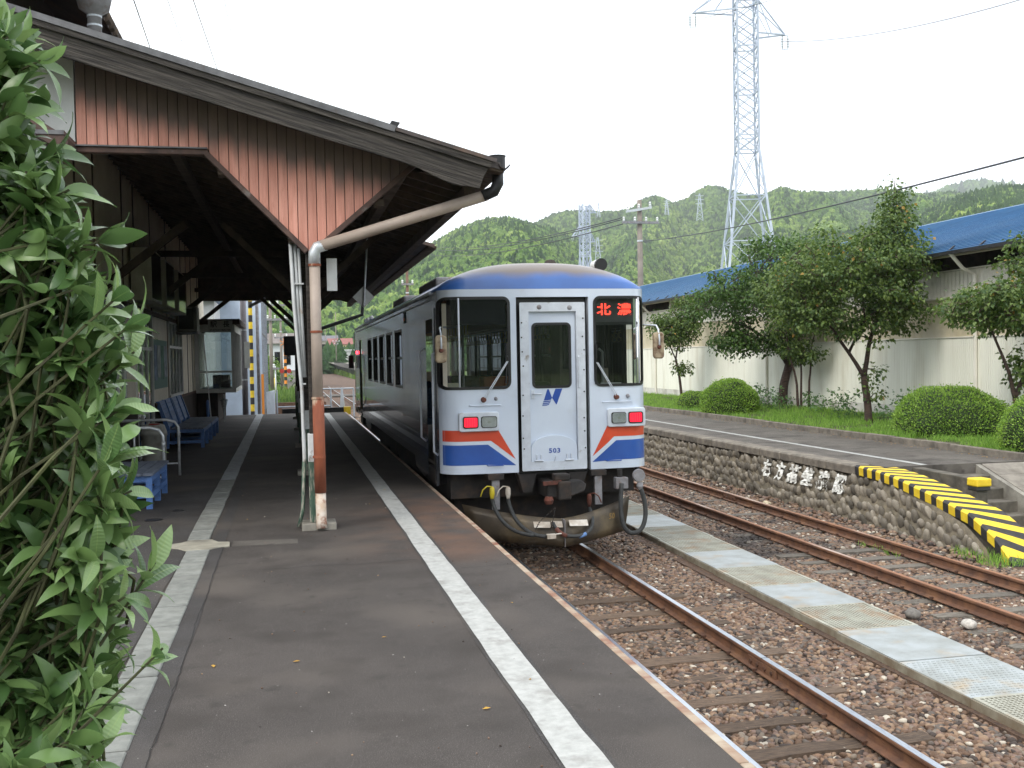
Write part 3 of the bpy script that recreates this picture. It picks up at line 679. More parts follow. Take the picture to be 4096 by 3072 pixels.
def grid_holes(us, vs_, holes, fn):               # sheet over (u,v) without the cells inside holes
    b = MB(); idx = {}
    def V(i, j):
        if (i,j) not in idx: idx[(i,j)] = len(b.v); b.v.append(tuple(fn(us[i], vs_[j])))
        return idx[(i,j)]
    for i in range(len(us)-1):
        for j in range(len(vs_)-1):
            uc, vc = (us[i]+us[i+1])/2, (vs_[j]+vs_[j+1])/2
            if any(h[0] < uc < h[1] and h[2] < vc < h[3] for h in holes): continue
            b.f.append((V(i,j), V(i+1,j), V(i+1,j+1), V(i,j+1)))
    return b
def cuts(a, b_, extra, step):
    s = {round(a,4), round(b_,4)} | {round(e,4) for e in extra if a < e < b_}
    s = sorted(s); o = []
    for p, q in zip(s, s[1:]):
        n = max(1, int((q-p)/step)); o += [p+(q-p)*k/n for k in range(n)]
    return o + [s[-1]]
WL = (1.985, 2.955, 1.365, 2.62); WR = (4.13, 4.93, 1.365, 2.62); DR = (3.04, 4.06, .19, 2.61)
ins = lambda r, d: (r[0]+d, r[1]-d, r[2]+d, r[3]-d)
hl = (XL+.004, WL[1]-.034, WL[2]+.034, WL[3]-.034); hr = (WR[0]+.034, XR-.012, WR[2]+.034, WR[3]-.034)
holes = [hl, hr, DR]
us = cuts(XL, XR, [h for r in holes for h in r[:2]] + [XL+.02,XL+.005,XL+.05,XL+.1,XR-.02,XR-.05,XR-.1,XR-.005], .06)
vs_ = cuts(ZB, ZE, [h for r in holes for h in r[2:]], .25)
end = grid_holes(us, vs_, holes, lambda x, z: (x, fy(x), z)).build('front_wall', m_body, car, smooth=True)
# roof dome and roof
def hroof(x): d = min(abs(x-TC)/HALF, 1); return .40*max(0, (1-d**2.6))**.75
nx = 40; xs = [TC-HALF*math.cos(math.pi*i/nx) for i in range(nx+1)]
b = MB(); rows = [0,.03,.08,.16,.28,.42,.55]
ylist = [('f',u) for u in rows] + [('y',yy) for yy in (15,17,19,22,25,28,30.5)] + [('e',u) for u in reversed(rows)]
for kind, u in ylist:
    for x in xs:
        if kind == 'f': g = math.sqrt(max(0, 1-(1-u/.55)**2)); b.v.append((x, fy(x)+u, ZE+hroof(x)*g))
        elif kind == 'y': b.v.append((x, u, ZE+hroof(x)))
        else: g = math.sqrt(max(0, 1-(1-u/.55)**2)); b.v.append((x, 2*((YF+YB)/2)-fy(x)-u, ZE+hroof(x)*g))
for j in range(len(ylist)-1):
    for i in range(nx): a = j*(nx+1)+i; b.f.append((a, a+1, a+nx+2, a+nx+1))
roof = b.build('roof', m_roof, car, smooth=True)
for x, s in ((XL,-1), (XR,1)):                     # rain gutters
    MB().box(min(x,x+s*.03), 14.45, ZE-.015, max(x,x+s*.03), 31.1, ZE+.02).build('gutter', m_alu, roof)
    MB().box(min(x,x+s*.018), 14.45, ZE-.10, max(x,x+s*.018), 31.1, ZE-.085).build('trim_rail', m_alu, roof)
# side walls with openings
WIN = [(18.41,19.64),(20.13,21.37),(21.85,23.09),(23.6,24.79),(25.28,26.52)]
DOORS = [(14.32,15.12),(28.67,29.68)]
for side, X in (('left', XL), ('right', XR)):
    hs = [(a,c,1.27,2.34) for a,c in WIN] + [(a,c,.22,2.36) for a,c in DOORS]
    y0 = fy(X) + .0
    us = cuts(y0, YB-(y0-YF), [h for r in hs for h in r[:2]] + [16.7, 16.85], 2.0); vs_ = cuts(ZB, ZE, [1.27,2.34,2.36], 1.3)
    grid_holes(us, vs_, hs, lambda u, v: (X, u, v)).build('side_wall', m_side, car)
    s = 1 if X == XL else -1
    for a, c in WIN:
        w = MB()
        for p, q, r_, t_ in ((a,a+.035,1.27,2.34),(c-.035,c,1.27,2.34),(a,c,1.27,1.31),(a,c,2.30,2.34)): w.box(min(X-s*.004,X+s*.05),p,r_,max(X-s*.004,X+s*.05),q,t_)
        w = w.build('window_frame', m_gask, car)
        MB().box(X+s*.044,a+.02,1.29,X+s*.050,c-.02,2.32).build('pane', m_glass_s, w)
        MB().box(X+s*.030,a+.03,1.80,X+s*.056,c-.03,1.84).build('sash_bar', m_alu, w)
    for k, (a, c) in enumerate(DOORS):
        d = MB(); xx0, xx1 = sorted((X+s*.10, X+s*.13))
        d.box(xx0,a,.1,xx1,c,.95).box(xx0,a,.95,xx1,a+.12,2.2).box(xx0,c-.12,.95,xx1,c,2.2).box(xx0,a,2.2,xx1,c,2.36)
        d = d.build('side_door', m_alu if k else m_gask, car)
        MB().box(xx0+.01,a+.12,.95,xx1-.01,c-.12,2.2).build('door_pane', m_glass_s, d)
        MB().box(min(X,X+s*.3),a,.02,max(X,X+s*.3),c,.22).build('door_step', m_dirtmetal, car)
    for a, c in ((y0+.03,14.30),(15.14,28.65),(29.70,31.6)):      # painted bands along the side
        MB().box(X-s*.0025,a,.66,X-s*.0005,c,.82).build('red_stripe', m_rred2, car)
        MB().box(X-s*.0025,a,.34,X-s*.0005,c,.615).build('blue_stripe', m_rblu2, car)
    for a in (16.0, 26.9):                         # lower skirts by the doors
        MB().prism([(X,a-.85,.22),(X,a+.8,.22),(X,a+.65,.06),(X,a-.4,.0),(X,a-.85,.06)], (s*.02,0,0)).build('skirt', m_side, car)
    for a in (15.30, 28.5):
        MB().tube([(X,a,1.95),(X-s*.07,a,1.9),(X-s*.07,a,.62),(X,a,.56)], .015, 8).build('grab_rail', m_alu, car, smooth=True)
    MB().tube([(X+s*.04,14.12,1.9),(X-s*.05,14.1,1.86),(X-s*.05,14.1,.5),(X+s*.04,14.12,.42)], .017, 8).build('grab_rail', m_alu, car, smooth=True)
    MB().box(X-s*.012,14.16,.02,X+s*.02,14.3,2.5).build('door_post', m_side, car)
MB().box(XL-.012, 18.1-.4, 2.42, XL+.01, 18.1-.15, 2.62).build('lamp_housing', m_dkmetal, car)
MB().box(XL-.02, 17.74, 2.46, XL-.004, 17.92, 2.51).build('amber_lamp', M('amber_lamp', lin(220,90,30), rough=.3), car)
lamp_side = MB().lathe([(.045,0),(.045,.03),(.02,.05)], 12, (XL-.05, 30.3, 2.02), 'x').build('side_lamp', M('lit_red_lamp', (.8,.02,.03), rough=.3, emit=(1,.03,.05), estr=6), car)
# far end wall, floor, ceiling and fittings seen through the glass
grid_holes(cuts(XL,XR,[2.2,2.95,3.1,4.0,4.15,4.8],2), cuts(ZB,ZE,[1.4,2.55],2), [(2.2,2.95,1.4,2.55),(3.2,3.85,1.4,2.55),(4.15,4.8,1.4,2.55)], lambda x,z:(x,YB-.1,z)).build('end_wall', m_intr, car)
MB().box(XL+.03, 14.0, .26, XR-.03, YB-.2, .30).build('floor', m_ifloor, car)
MB().box(XL+.03, 14.1, 2.50, XR-.03, YB-.2, 2.53).build('ceiling_panel', m_intr, car)
for x in (2.75, 4.2):
    r = MB().tube([(x,15.6,2.32),(x,28,2.32)], .012, 6).build('strap_bar', m_alu, car)
    for k in range(34):
        y = 15.8+k*.3
        s_ = MB().bar((x,y,2.31),(x,y,2.17),.02,.004); 
        n = 8
        for q in range(n):
            a0, a1 = 2*math.pi*q/n, 2*math.pi*(q+1)/n
            s_.bar((x+.045*math.sin(a0),y,2.13-.045*math.cos(a0)),(x+.045*math.sin(a1),y,2.13-.045*math.cos(a1)),.012,.012)
        s_.build('strap', m_ring, r)
for x, s in ((XL+.09,1),(XR-.09,-1)):
    for k in range(6):
        y = 18.2+k*1.72; c = MB(); n = 10; vs = []; fs = []
        for i in range(n+1):
            yy = y-.22+.30*i/n; xx = x+.02*math.sin(i*2.1); vs += [(xx,yy,1.25),(xx,yy,2.36)]
        for i in range(n): fs.append((2*i,2*i+2,2*i+3,2*i+1))
        c.add(vs, fs).build('curtain', m_curt, car)
for k in range(9):
    y = 17.2+k*1.3
    for x0, x1 in ((XL+.1,XL+.95),(XR-.95,XR-.1)):
        q = MB().box(x0,y,.68,x1,y+.42,.80).build('passenger_seat', m_seat, car, bevel=.03)
        MB().box(x0,y+.42,.7,x1,y+.52,1.32).build('seat_back', m_seat, q, bevel=.04)
for x in (2.62, 4.35): MB().tube([(x,15.5,.3),(x,15.5,2.5)], .018, 8).build('stanchion', m_alu, car)
MB().box(3.98, 14.85, .3, 4.02, 15.4, 2.5).build('cab_partition', m_intr, car)
MB().box(4.05, 15.35, .3, XR-.05, 15.39, 1.6).build('cab_bulkhead', m_intr, car)
MB().box(2.95, 15.6, .3, 3.4, 15.95, 1.5).build('fare_box', M('fare_box', lin(176,96,72), rough=.6), car, bevel=.02)
MB().box(3.5, 15.5, .3, 3.62, 15.6, 2.4).build('partition_post', m_intr, car)
desk = MB().prism([(2.1,14.05,1.33),(2.95,14.05,1.33),(2.95,14.6,1.28),(2.1,14.6,1.28)], (0,0,-.3)).build('driving_desk', m_dkmetal, car)
MB().prism([(4.15,14.05,1.36),(4.85,14.05,1.36),(4.85,14.6,1.30),(4.15,14.6,1.30)], (0,0,-.3)).build('driving_desk', m_dkmetal, car)
MB().prism([(4.32,13.92,1.372),(4.62,13.90,1.372),(4.66,14.02,1.40),(4.36,14.06,1.40)], (0,0,.003)).build('paper_sheet', m_white, desk)
MB().box(4.3,15.1,1.35,4.75,15.2,2.0).build('driver_seat', m_dkmetal, car, bevel=.04)
MB().tube([(4.66,14.9,1.3),(4.66,14.9,1.85),(4.60,14.9,1.9)], .022, 8).build('cab_pole', m_white, car)
MB().box(2.12,14.02,1.33,2.30,14.14,1.45).build('desk_box', m_intr, desk)
# glass of the end wall
def face_sheet(x0, x1, z0, z1, off, n=14, nz=1):
    us = [x0+(x1-x0)*i/n for i in range(n+1)]; vz = [z0+(z1-z0)*j/nz for j in range(nz+1)]
    return grid_holes(us, vz, [], lambda x, z: (x, fy(x, off), z))
def rrect(x0, x1, z0, z1, r, n=6, rl=None):
    p = []
    for cx_, cz_, a0, rr_ in ((x1-r,z0+r,-90,r),(x1-r,z1-r,0,r),(x0+r,z1-r,90,r),(x0+r,z0+r,180,r)):
        for k in range(n+1): a = rad(a0+90*k/n); p.append((cx_+rr_*math.cos(a), cz_+rr_*math.sin(a)))
    return p
def dens(p, step=.06):
    o = []
    for i, a in enumerate(p):
        c = p[(i+1)%len(p)]; L_ = math.hypot(c[0]-a[0], c[1]-a[1]); n = max(1, int(L_/step))
        o += [(a[0]+(c[0]-a[0])*k/n, a[1]+(c[1]-a[1])*k/n) for k in range(n)]
    return o
def ring(x0, x1, z0, z1, r, w, off, yfn, name, mat, parent, th=.02):
    po = rrect(x0,x1,z0,z1,r); pi = rrect(x0+w,x1-w,z0+w,z1-w,max(r-w,.01))
    po2, pi2 = [], []
    for i in range(len(po)):
        a, c, a2, c2 = po[i], po[(i+1)%len(po)], pi[i], pi[(i+1)%len(pi)]
        n = max(1, int(math.hypot(c[0]-a[0], c[1]-a[1])/.05))
        for k in range(n):
            f = k/n; po2.append((a[0]+(c[0]-a[0])*f, a[1]+(c[1]-a[1])*f)); pi2.append((a2[0]+(c2[0]-a2[0])*f, a2[1]+(c2[1]-a2[1])*f))
    n = len(po2); b = MB()
    for pts_, o_ in ((po2,off*.3),(po2,off),(pi2,off),(pi2,off-th)): b.v += [(x, yfn(x)-o_, z) for x, z in pts_]
    for q in range(3):
        for i in range(n): b.f.append((q*n+i, q*n+(i+1)%n, (q+1)*n+(i+1)%n, (q+1)*n+i))
    return b.build(name, mat, parent, smooth=False)
def rounded_panel(x0,x1,z0,z1,r,y,th,name,mat,parent,bevel=0):
    p = rrect(x0,x1,z0,z1,r)
    return MB().prism([(x,y,z) for x,z in p], (0,th,0)).build(name, mat, parent, bevel=bevel)
for (x0,x1,z0,z1), nm in ((WL,'l'),(WR,'r')):
    wnd = ring(x0, x1, z0, z1, .10, .038, .012, fy, 'windscreen_frame', m_gask, car)
    face_sheet(x0+.012, x1-.03, z0+.02, z1-.02, -.012, 18).build('windscreen', m_glass, wnd)
    if nm == 'l':
        face_sheet(x0+.014, x1-.05, 2.24, z1-.03, -.05, 18).build('sun_screen', m_tint, wnd)
        MB().tube([(2.25, fy(2.25)-.016, 1.40),(2.25, fy(2.25)-.016, 2.60)], .013, 8).build('window_bar', m_alu, wnd, smooth=True)
    else:
        led = MB().prism([(4.165,YF+.09,2.26),(4.80,YF+.14,2.26),(4.80,YF+.14,2.58),(4.165,YF+.09,2.58)], (0,.05,0)).build('destination_display', M('display_panel', lin(70,70,72), lin(58,58,60), .5), wnd)
        MB().box(4.16,YF+.085,2.22,4.83,YF+.10,2.26).build('display_bezel', m_gask, led)
        m_led = M('led_red', (.9,.05,.02), rough=.4, emit=(1.0,.05,.03), estr=2.2)
        for ch, xc in (('北',4.315),('濃',4.62)):
            me = text_mesh(ch, .205, .002, .004)
            bm = bmesh.new(); bm.from_mesh(me)
            for c0, c1 in ((.008,.026),):          # dark scan row in the middle of the lit characters
                geom = bm.verts[:]+bm.edges[:]+bm.faces[:]
                bmesh.ops.bisect_plane(bm, geom=geom, plane_co=(0,c0,0), plane_no=(0,1,0)); geom = bm.verts[:]+bm.edges[:]+bm.faces[:]
                bmesh.ops.bisect_plane(bm, geom=geom, plane_co=(0,c1,0), plane_no=(0,1,0))
                bmesh.ops.delete(bm, geom=[f for f in bm.faces if c0 < f.calc_center_median().y < c1], context='FACES')
            bm.to_mesh(me); bm.free()
            me.transform(Matrix.Translation((xc, YF+.082+.05*(xc-4.165)/.63, 2.425)) @ Matrix.Rotation(rad(90),4,'X') @ Matrix.Diagonal((1.02,.85,1,1))); me.materials.append(m_led)
            o = bpy.data.objects.new('lit_character', me); COL.objects.link(o); o.parent = led
        MB().tube([(4.81, fy(4.81)-.016, 1.40),(4.81, fy(4.81)-.016, 2.60)], .013, 8).build('window_bar', m_alu, wnd, smooth=True)
        for k in range(12):
            x = 4.2+k*.05; MB().box(x-.0012, fy(x)+.016, 1.42, x+.0012, fy(x)+.0172, 2.26).build('heating_wire', m_gask, wnd)
# end door in its recess
grid_holes([DR[0]-.02,3.25,3.84,DR[1]+.02],[DR[2]-.02,1.34,2.28,DR[3]+.02],[(3.25,3.84,1.34,2.28)],lambda x,z:(x,YF+.12,z)).build('door_recess', m_gask, car)
b = MB()
for x0,x1,z0,z1 in ((DR[0],DR[0],DR[2],DR[3]),(DR[1],DR[1],DR[2],DR[3])): b.poly((x0,YF-.0,z0),(x0,YF+.13,z0),(x0,YF+.13,z1),(x0,YF-.0,z1))
b.poly((DR[0],YF,DR[3]),(DR[1],YF,DR[3]),(DR[1],YF+.13,DR[3]),(DR[0],YF+.13,DR[3])); b.build('recess_lining', m_alu, car)
flat = lambda x: YF
fr = ring(3.085, 4.005, .235, 2.535, .015, .125, .012, flat, 'gangway_frame', m_alu, car, th=.09)
for x in (3.105, 3.985):
    for z in (.55,.72,.95,1.3,1.62,1.9,2.1,2.3):
        MB().lathe([(.011,-.006),(.011,.0),(.006,.004)], 8, (x+random.uniform(-.004,.02)*(1 if x < 3.5 else -1), YF-.014, z+random.uniform(-.05,.05)), 'y').build('rivet', m_dkmetal, fr)
for x, z in ((3.36,2.47),(3.79,2.46)): MB().lathe([(.035,0),(.03,-.004),(.012,-.012)], 10, (x,YF-.012,z), 'y').build('bracket_mark', m_greyp, fr)
leaf = grid_holes([3.215,3.275,3.795,3.875],[.34,1.38,2.24,2.41],[(3.275,3.795,1.38,2.24)],lambda x,z:(x,YF+.035,z)).build('end_door', m_body, car)
MB().box(3.218,YF+.03,.30,3.872,YF+.10,.338).build('door_sill', m_dirtmetal, leaf)
dg = ring(3.255, 3.815, 1.36, 2.26, .07, .035, .008, lambda x: YF+.035, 'door_window', m_gask, leaf, th=.012)
rounded_panel(3.28, 3.79, 1.385, 2.235, .05, YF+.030, .004, 'door_pane', glass_mat('door_glass', (.6,.62,.6), .02), dg)
MB().box(3.235,YF+.022,1.22,3.285,YF+.036,1.34).build('handle_plate', m_alu, leaf, bevel=.004)
MB().tube([(3.26,YF+.02,1.285),(3.26,YF-.02,1.285),(3.37,YF-.022,1.285)], .010, 8).build('door_handle', m_alu, leaf, smooth=True)
MB().tube([(3.905,YF+.0,1.35),(3.905,YF-.02,1.37),(3.905,YF-.02,1.78),(3.905,YF+.0,1.80)], .012, 8).build('door_latch', m_alu, leaf)
def logo(pts): return [(3.39+(a-1040)/182*.29, YF+.0335, 1.35-(c-127)/144*.23) for a, c in pts]
for pl in ([(1160,128),(1222,127),(1170,262),(1164,262),(1129,205)], [(1086,134),(1094,128),(1103,134),(1129,205),(1118,221),(1090,226),(1056,226)],
           [(1053,231),(1090,231),(1120,227),(1116,236),(1090,240),(1050,240)], [(1048,246),(1088,246),(1114,241),(1108,250),(1086,255),(1045,255)], [(1043,261),(1084,261),(1106,255),(1098,265),(1080,270),(1040,270)]):
    MB().prism(logo(pl), (0,-.002,0)).build('logo_shape', m_logo, leaf)
gp = [(3.215,.345),(3.87,.345),(3.87,.50)] + [(3.542+.328*math.cos(rad(a)), .50+.215*math.sin(rad(a))**.8) for a in range(10,171,10)] + [(3.215,.50)]
plate = MB().prism([(x,YF-.006,z) for x,z in gp], (0,.03,0)).build('gangway_plate', m_body, leaf, bevel=.004)
put_text('number', '503', .088, m_logo, plate, (3.545,YF-.009,.50), (rad(90),0,0), .001, .002, 1.15, 1.15)
for x in (3.29,3.35,3.72,3.78):
    MB().box(x-.007,YF-.022,.355,x+.007,YF-.006,.455).build('hinge', m_alu, plate); MB().lathe([(.012,-.03),(.012,.03)], 8, (x,YF-.02,.37), 'x').build('hinge_pin', m_alu, plate)
MB().bar((3.54,YF-.014,.36),(3.56,YF-.014,.43),.03,.008).build('latch', m_alu, plate); MB().box(3.50,YF-.01,.338,3.60,YF+.01,.350).build('latch_foot', m_alu, plate)
# stripes on the end wall
def face_poly(pts, name, mat, off=.0022):
    """polygon strip on the curved end wall: pts upper and lower outline as (x, ztop, zbottom)"""
    b = MB(); o = []
    for (x0,t0,b0),(x1,t1,b1) in zip(pts, pts[1:]):
        n = max(1, int(abs(x1-x0)/.03))
        for k in range(n): f = k/n; o.append((x0+(x1-x0)*f, t0+(t1-t0)*f, b0+(b1-b0)*f))
    o.append(pts[-1])
    for x,t,bb in o: b.v += [(x, fy(x,off), bb), (x, fy(x,off), t)]
    for i in range(len(o)-1): b.f.append((2*i,2*i+2,2*i+3,2*i+1))
    return b.build(name, mat, car, smooth=True)
E0 = XL+.004
face_poly([(E0,.815,.665),(2.66,.815,.665),(2.76,.815,.59),(3.00,.40,.40)], 'red_stripe', m_rred)
face_poly([(E0,.615,.34),(2.62,.615,.34),(3.00,.325,.34-.02)], 'blue_stripe', m_rblu)
E1 = XR-.004
face_poly([(4.09,.40,.40),(4.31,.815,.575),(4.41,.815,.665),(E1,.815,.665)], 'red_stripe', m_rred)
face_poly([(4.09,.325,.32),(4.44,.61,.34),(E1,.615,.34)], 'blue_stripe', m_rblu)
# lamps
m_tail = M('tail_lens', (.7,.01,.03), (.5,.005,.02), .25, scale=60, emit=(1.0,.012,.04), estr=.85)
m_headl = M('headlamp_reflector', lin(240,242,246), lin(206,210,216), .3, metal=.0, scale=9)
for s, x0, x1 in ((-1, 2.22, 2.77), (1, 4.31, 4.86)):
    yb = min(fy(x0), fy(x1)) - .045
    bz = rounded_panel(x0, x1, .80, 1.06, .035, yb, .12, 'lamp_bezel', m_greyp if False else m_alu, car, bevel=.012)
    tx0, tx1, hx0, hx1 = (x0+.05, x0+.265, x0+.30, x0+.52) if s < 0 else (x1-.255, x1-.04, x1-.50, x1-.285)
    rounded_panel(tx0, tx1, .845, 1.005, .03, yb-.010, .01, 'lamp_rim', m_gask, bz)
    tl = rounded_panel(tx0+.018, tx1-.018, .862, .988, .02, yb-.017, .006, 'tail_lamp', m_tail, bz, bevel=.004)
    for k in range(5): MB().box(tx0+.03+k*.032,yb-.0185,.868,tx0+.034+k*.032,yb-.0168,.982).build('lens_rib', m_rred, tl)
    rounded_panel(hx0, hx1, .848, 1.003, .03, yb-.006, .006, 'lamp_rim', m_gask, bz)
    hd = MB(); n = 20
    cxh, czh = (hx0+hx1)/2, .925
    prof = rrect(hx0+.010, hx1-.010, .858, .993, .03)
    vs = [(x,yb-.020,z) for x,z in prof] + [(cxh+(x-cxh)*.55, yb-.013, czh+(z-czh)*.55) for x,z in prof] + [(cxh+(x-cxh)*.2, yb-.009, czh+(z-czh)*.2) for x,z in prof]; n = len(prof)
    fs = [(q*n+i,q*n+(i+1)%n,(q+1)*n+(i+1)%n,(q+1)*n+i) for q in range(2) for i in range(n)] + [tuple(2*n+i for i in range(n))]
    hd = hd.add(vs, fs).build('headlamp', m_headl, bz, smooth=True)
    MB().lathe([(.014,.016),(.02,.02),(.016,.03)], 10, (cxh,yb-.035,czh), 'y').build('bulb', m_white, hd)
    rounded_panel(hx0+.008, hx1-.008, .856, .995, .03, yb-.024, .003, 'headlamp_lens', glass_mat('clear_lens', (.93,.95,.97), .08), bz)
    pv = (2.57,1.235) if s < 0 else (4.45,1.225); tip = (2.90,1.74) if s < 0 else (4.165,1.70)
    w = MB()
    for o in (-.012,.016): w.tube([(pv[0]+o,fy(pv[0])-.05,pv[1]),(tip[0]+o*.6,fy(tip[0])-.045,tip[1])], .006, 6)
    w = w.build('wiper', m_alu, car)
    MB().bar((tip[0]-.02,fy(tip[0])-.03,tip[1]-.30),(tip[0]+(.0),fy(tip[0])-.03,tip[1]+.25),.018,.02).build('wiper_blade', m_gask, w)
    MB().lathe([(.03,-.05),(.025,-.01),(.04,.01)], 10, (pv[0],fy(pv[0])-.01,pv[1]-.01), 'y').build('wiper_pivot', m_rustp, w)
    MB().lathe([(.012,-.04),(.022,-.01),(.03,.01)], 10, (pv[0]+.17,fy(pv[0])-.01,pv[1]), 'y').build('washer_nozzle', m_greyp, car)
    xa = 2.37 if s < 0 else 4.24
    MB().tube([(xa,fy(xa)+.01,1.145),(xa+.01,fy(xa)-.03,1.15),(xa+.42,fy(xa+.42)-.03,1.15),(xa+.44,fy(xa+.44)+.01,1.145)], .007, 6).build('grab_bar', m_body, car)
    xa = 2.60 if s < 0 else 4.28
    MB().tube([(xa,fy(xa)+.01,.335),(xa+.01,fy(xa)-.04,.33),(xa+.22,fy(xa+.22)-.04,.33),(xa+.23,fy(xa+.23)+.01,.335)], .007, 6).build('step_bar', m_rblu, car)
    mx_ = 1.985 if s < 0 else 5.04
    mi = rounded_panel(mx_-.078, mx_+.078, 1.735, 2.105, .05, YF-.13, .075, 'mirror', m_cream, car, bevel=.02)
    xa = XL+.03 if s < 0 else XR-.03
    MB().tube([(xa,YF+.18,2.22),(mx_+.0,YF-.02,2.20),(mx_,YF-.10,2.14),(mx_,YF-.14,2.02),(mx_,YF-.14,1.9)], .012, 8).build('mirror_arm', m_alu, mi, smooth=True)
    MB().lathe([(.02,-.03),(.035,0)], 10, (mx_,YF-.125,1.90), 'y').build('mirror_boss', m_rustp, mi)
# far-end mirror
MB().box(1.80,31.6,1.55,1.96,31.68,1.95).build('mirror', m_gask, car, bevel=.03)
# running gear, hoses and plow
for x, z0 in ((2.71, -.27), (4.16, -.27)):
    MB().box(x-.052, YF-.02, z0, x+.052, YF+.03, .16).build('guard_post', m_greyp, car, bevel=.004)
    MB().box(x-.11, YF-.05, .135, x+.11, YF+.12, .215).build('post_block', m_dirtmetal, car, bevel=.006)
def cock(x, z, mat, flip=1):
    c = MB().lathe([(.020,-.10),(.028,-.06),(.036,-.02),(.034,.05),(.02,.075)], 12, (x,YF-.10,z)).build('air_cock', mat, car, smooth=True)
    MB().tube([(x,YF-.10,z+.075),(x-.07*flip,YF-.11,z+.085),(x-.13*flip,YF-.12,z+.04),(x-.165*flip,YF-.13,z-.05)], .009, 6).build('cock_handle', mat, c, smooth=True)
    return c
m_yel = M('yellow_fitting', lin(206,188,40), lin(170,150,36), .5); m_wfit = M('white_fitting', lin(206,200,190), lin(160,146,130), .6)
def arc(p0, p1, p2, p3, n=14):
    o = []
    for i in range(n+1):
        t = i/n; o.append(Vector(p0)*(1-t)**3+Vector(p1)*3*t*(1-t)**2+Vector(p2)*3*t*t*(1-t)+Vector(p3)*t**3)
    return o
cock(2.64,-.02,m_yel); cock(2.86,-.03,m_wfit); c3 = cock(4.00,-.18,m_rustp,-1)
MB().tube(arc((2.64,YF-.1,-.12),(2.66,YF-.35,-.42),(2.85,YF-.60,-.53),(3.10,YF-.62,-.54)), .026, 10).build('air_hose', m_hose, car, smooth=True)
MB().tube(arc((2.86,YF-.1,-.13),(2.86,YF-.4,-.45),(3.05,YF-.66,-.55),(3.24,YF-.68,-.555)), .026, 10).build('air_hose', m_hose, car, smooth=True)
hs_ = MB().tube(arc((4.00,YF-.1,-.30),(4.02,YF-.5,-.56),(3.75,YF-.66,-.62),(3.50,YF-.66,-.56))+arc((3.50,YF-.66,-.56),(3.42,YF-.66,-.53),(3.38,YF-.60,-.47),(3.36,YF-.55,-.40),6)[1:], .025, 10).build('air_hose', m_hose, car, smooth=True)
MB().tube(arc((3.80,YF-.58,-.568),(3.77,YF-.595,-.578),(3.73,YF-.61,-.586),(3.70,YF-.62,-.59),5), .0275, 10).build('hose_band', M('blue_tape', lin(96,130,180), rough=.6), hs_, smooth=True)
MB().tube(arc((3.52,YF-.66,-.565),(3.46,YF-.66,-.55),(3.42,YF-.64,-.52),(3.39,YF-.60,-.47),6), .029, 10).build('hose_rust', m_rustp, hs_, smooth=True)
MB().box(3.24,YF-.72,-.585,3.36,YF-.65,-.525).tube([(3.30,YF-.69,-.535),(3.44,YF-.69,-.525)],.01,6).build('hose_coupling', m_wfit, car, bevel=.01)
MB().tube([(4.47,YF-.02,.21),(4.47,YF-.02,.0)], .04, 10).build('cable_conduit', m_dirtmetal, car)
MB().box(4.39,YF-.10,-.06,4.57,YF+.02,.10).build('junction_box', m_greyp, car, bevel=.012)
MB().lathe([(.085,-.03),(.09,-.01),(.09,.02),(.03,.03)], 20, (4.72,YF-.10,.12), 'y').build('cable_socket', m_greyp, car, smooth=False)
MB().lathe([(.025,-.05),(.05,0),(.04,.05)], 12, (4.735,YF-.10,-.03)).build('socket_neck', m_greyp, car)
MB().tube(arc((4.47,YF-.10,.02),(4.42,YF-.14,-.35),(4.42,YF-.16,-.68),(4.62,YF-.16,-.67))+arc((4.62,YF-.16,-.67),(4.80,YF-.16,-.66),(4.86,YF-.12,-.35),(4.74,YF-.10,-.05))[1:], .032, 12).build('jumper_cable', m_hose, car, smooth=True)
cp = MB().box(3.36,YF-.28,-.12,3.52,YF+.3,.10).box(3.50,YF-.36,-.14,3.68,YF-.12,.115).build('coupler', m_dirtmetal, car, bevel=.025)
MB().prism([(3.66,YF-.36,-.10),(3.86,YF-.38,-.02),(3.90,YF-.34,.06),(3.84,YF-.30,.11),(3.66,YF-.3,.115)], (0,.2,0)).build('coupler_jaw', m_greyp if False else m_dirtmetal, cp, bevel=.02)
MB().box(3.46,YF-.30,.115,3.68,YF-.14,.21).build('coupler_block', m_dirtmetal, cp, bevel=.02)
MB().bar((3.30,YF-.3,.09),(3.55,YF-.3,.10),.05,.05).build('lock_lever', m_rustp, cp)
MB().lathe([(.05,-.05),(.07,.0),(.05,.05)], 12, (3.38,YF-.28,-.14)).build('coupler_knob', m_rustp, cp)
for x in (3.16, 3.88): MB().prism([(x-.13,YF+.02,.19),(x+.13,YF+.02,.19),(x+.06,YF+.02,-.06),(x-.06,YF+.02,-.06)], (0,.2,0)).build('bracket', m_dirtmetal, car)
for (xa, za), (xb, zb) in (((3.38,-.19),(3.17,-.36)), ((3.38,-.19),(3.31,-.50)), ((3.17,-.36),(3.10,-.48))):
    c = MB(); n = 9
    for i in range(n):
        p = (xa+(xb-xa)*i/n, YF-.62, za+(zb-za)*i/n); q = (xa+(xb-xa)*(i+.8)/n, YF-.62+(.012 if i%2 else -.012), za+(zb-za)*(i+.8)/n); c.bar(p, q, .02 if i%2 else .008, .006)
    c.build('chain', m_dirtmetal, car)
pw = MB(); n = 8; vs = []; fs = []
for i in range(2*n+1):
    t = (i-n)/n; x = 3.52 + 1.12*t + (-.14*abs(t) if t < 0 else 0); y = YF-.50+.55*abs(t)**1.2
    ztop = -.37 + .18*abs(t)**1.5; zbot = -.735 + .075*abs(t)
    for j in range(5):
        u = j/4; vs.append((3.52+(x-3.52)*(1-.10*u), y-.10*math.sin(u*math.pi*.5)+.06, ztop+(zbot-ztop)*u))
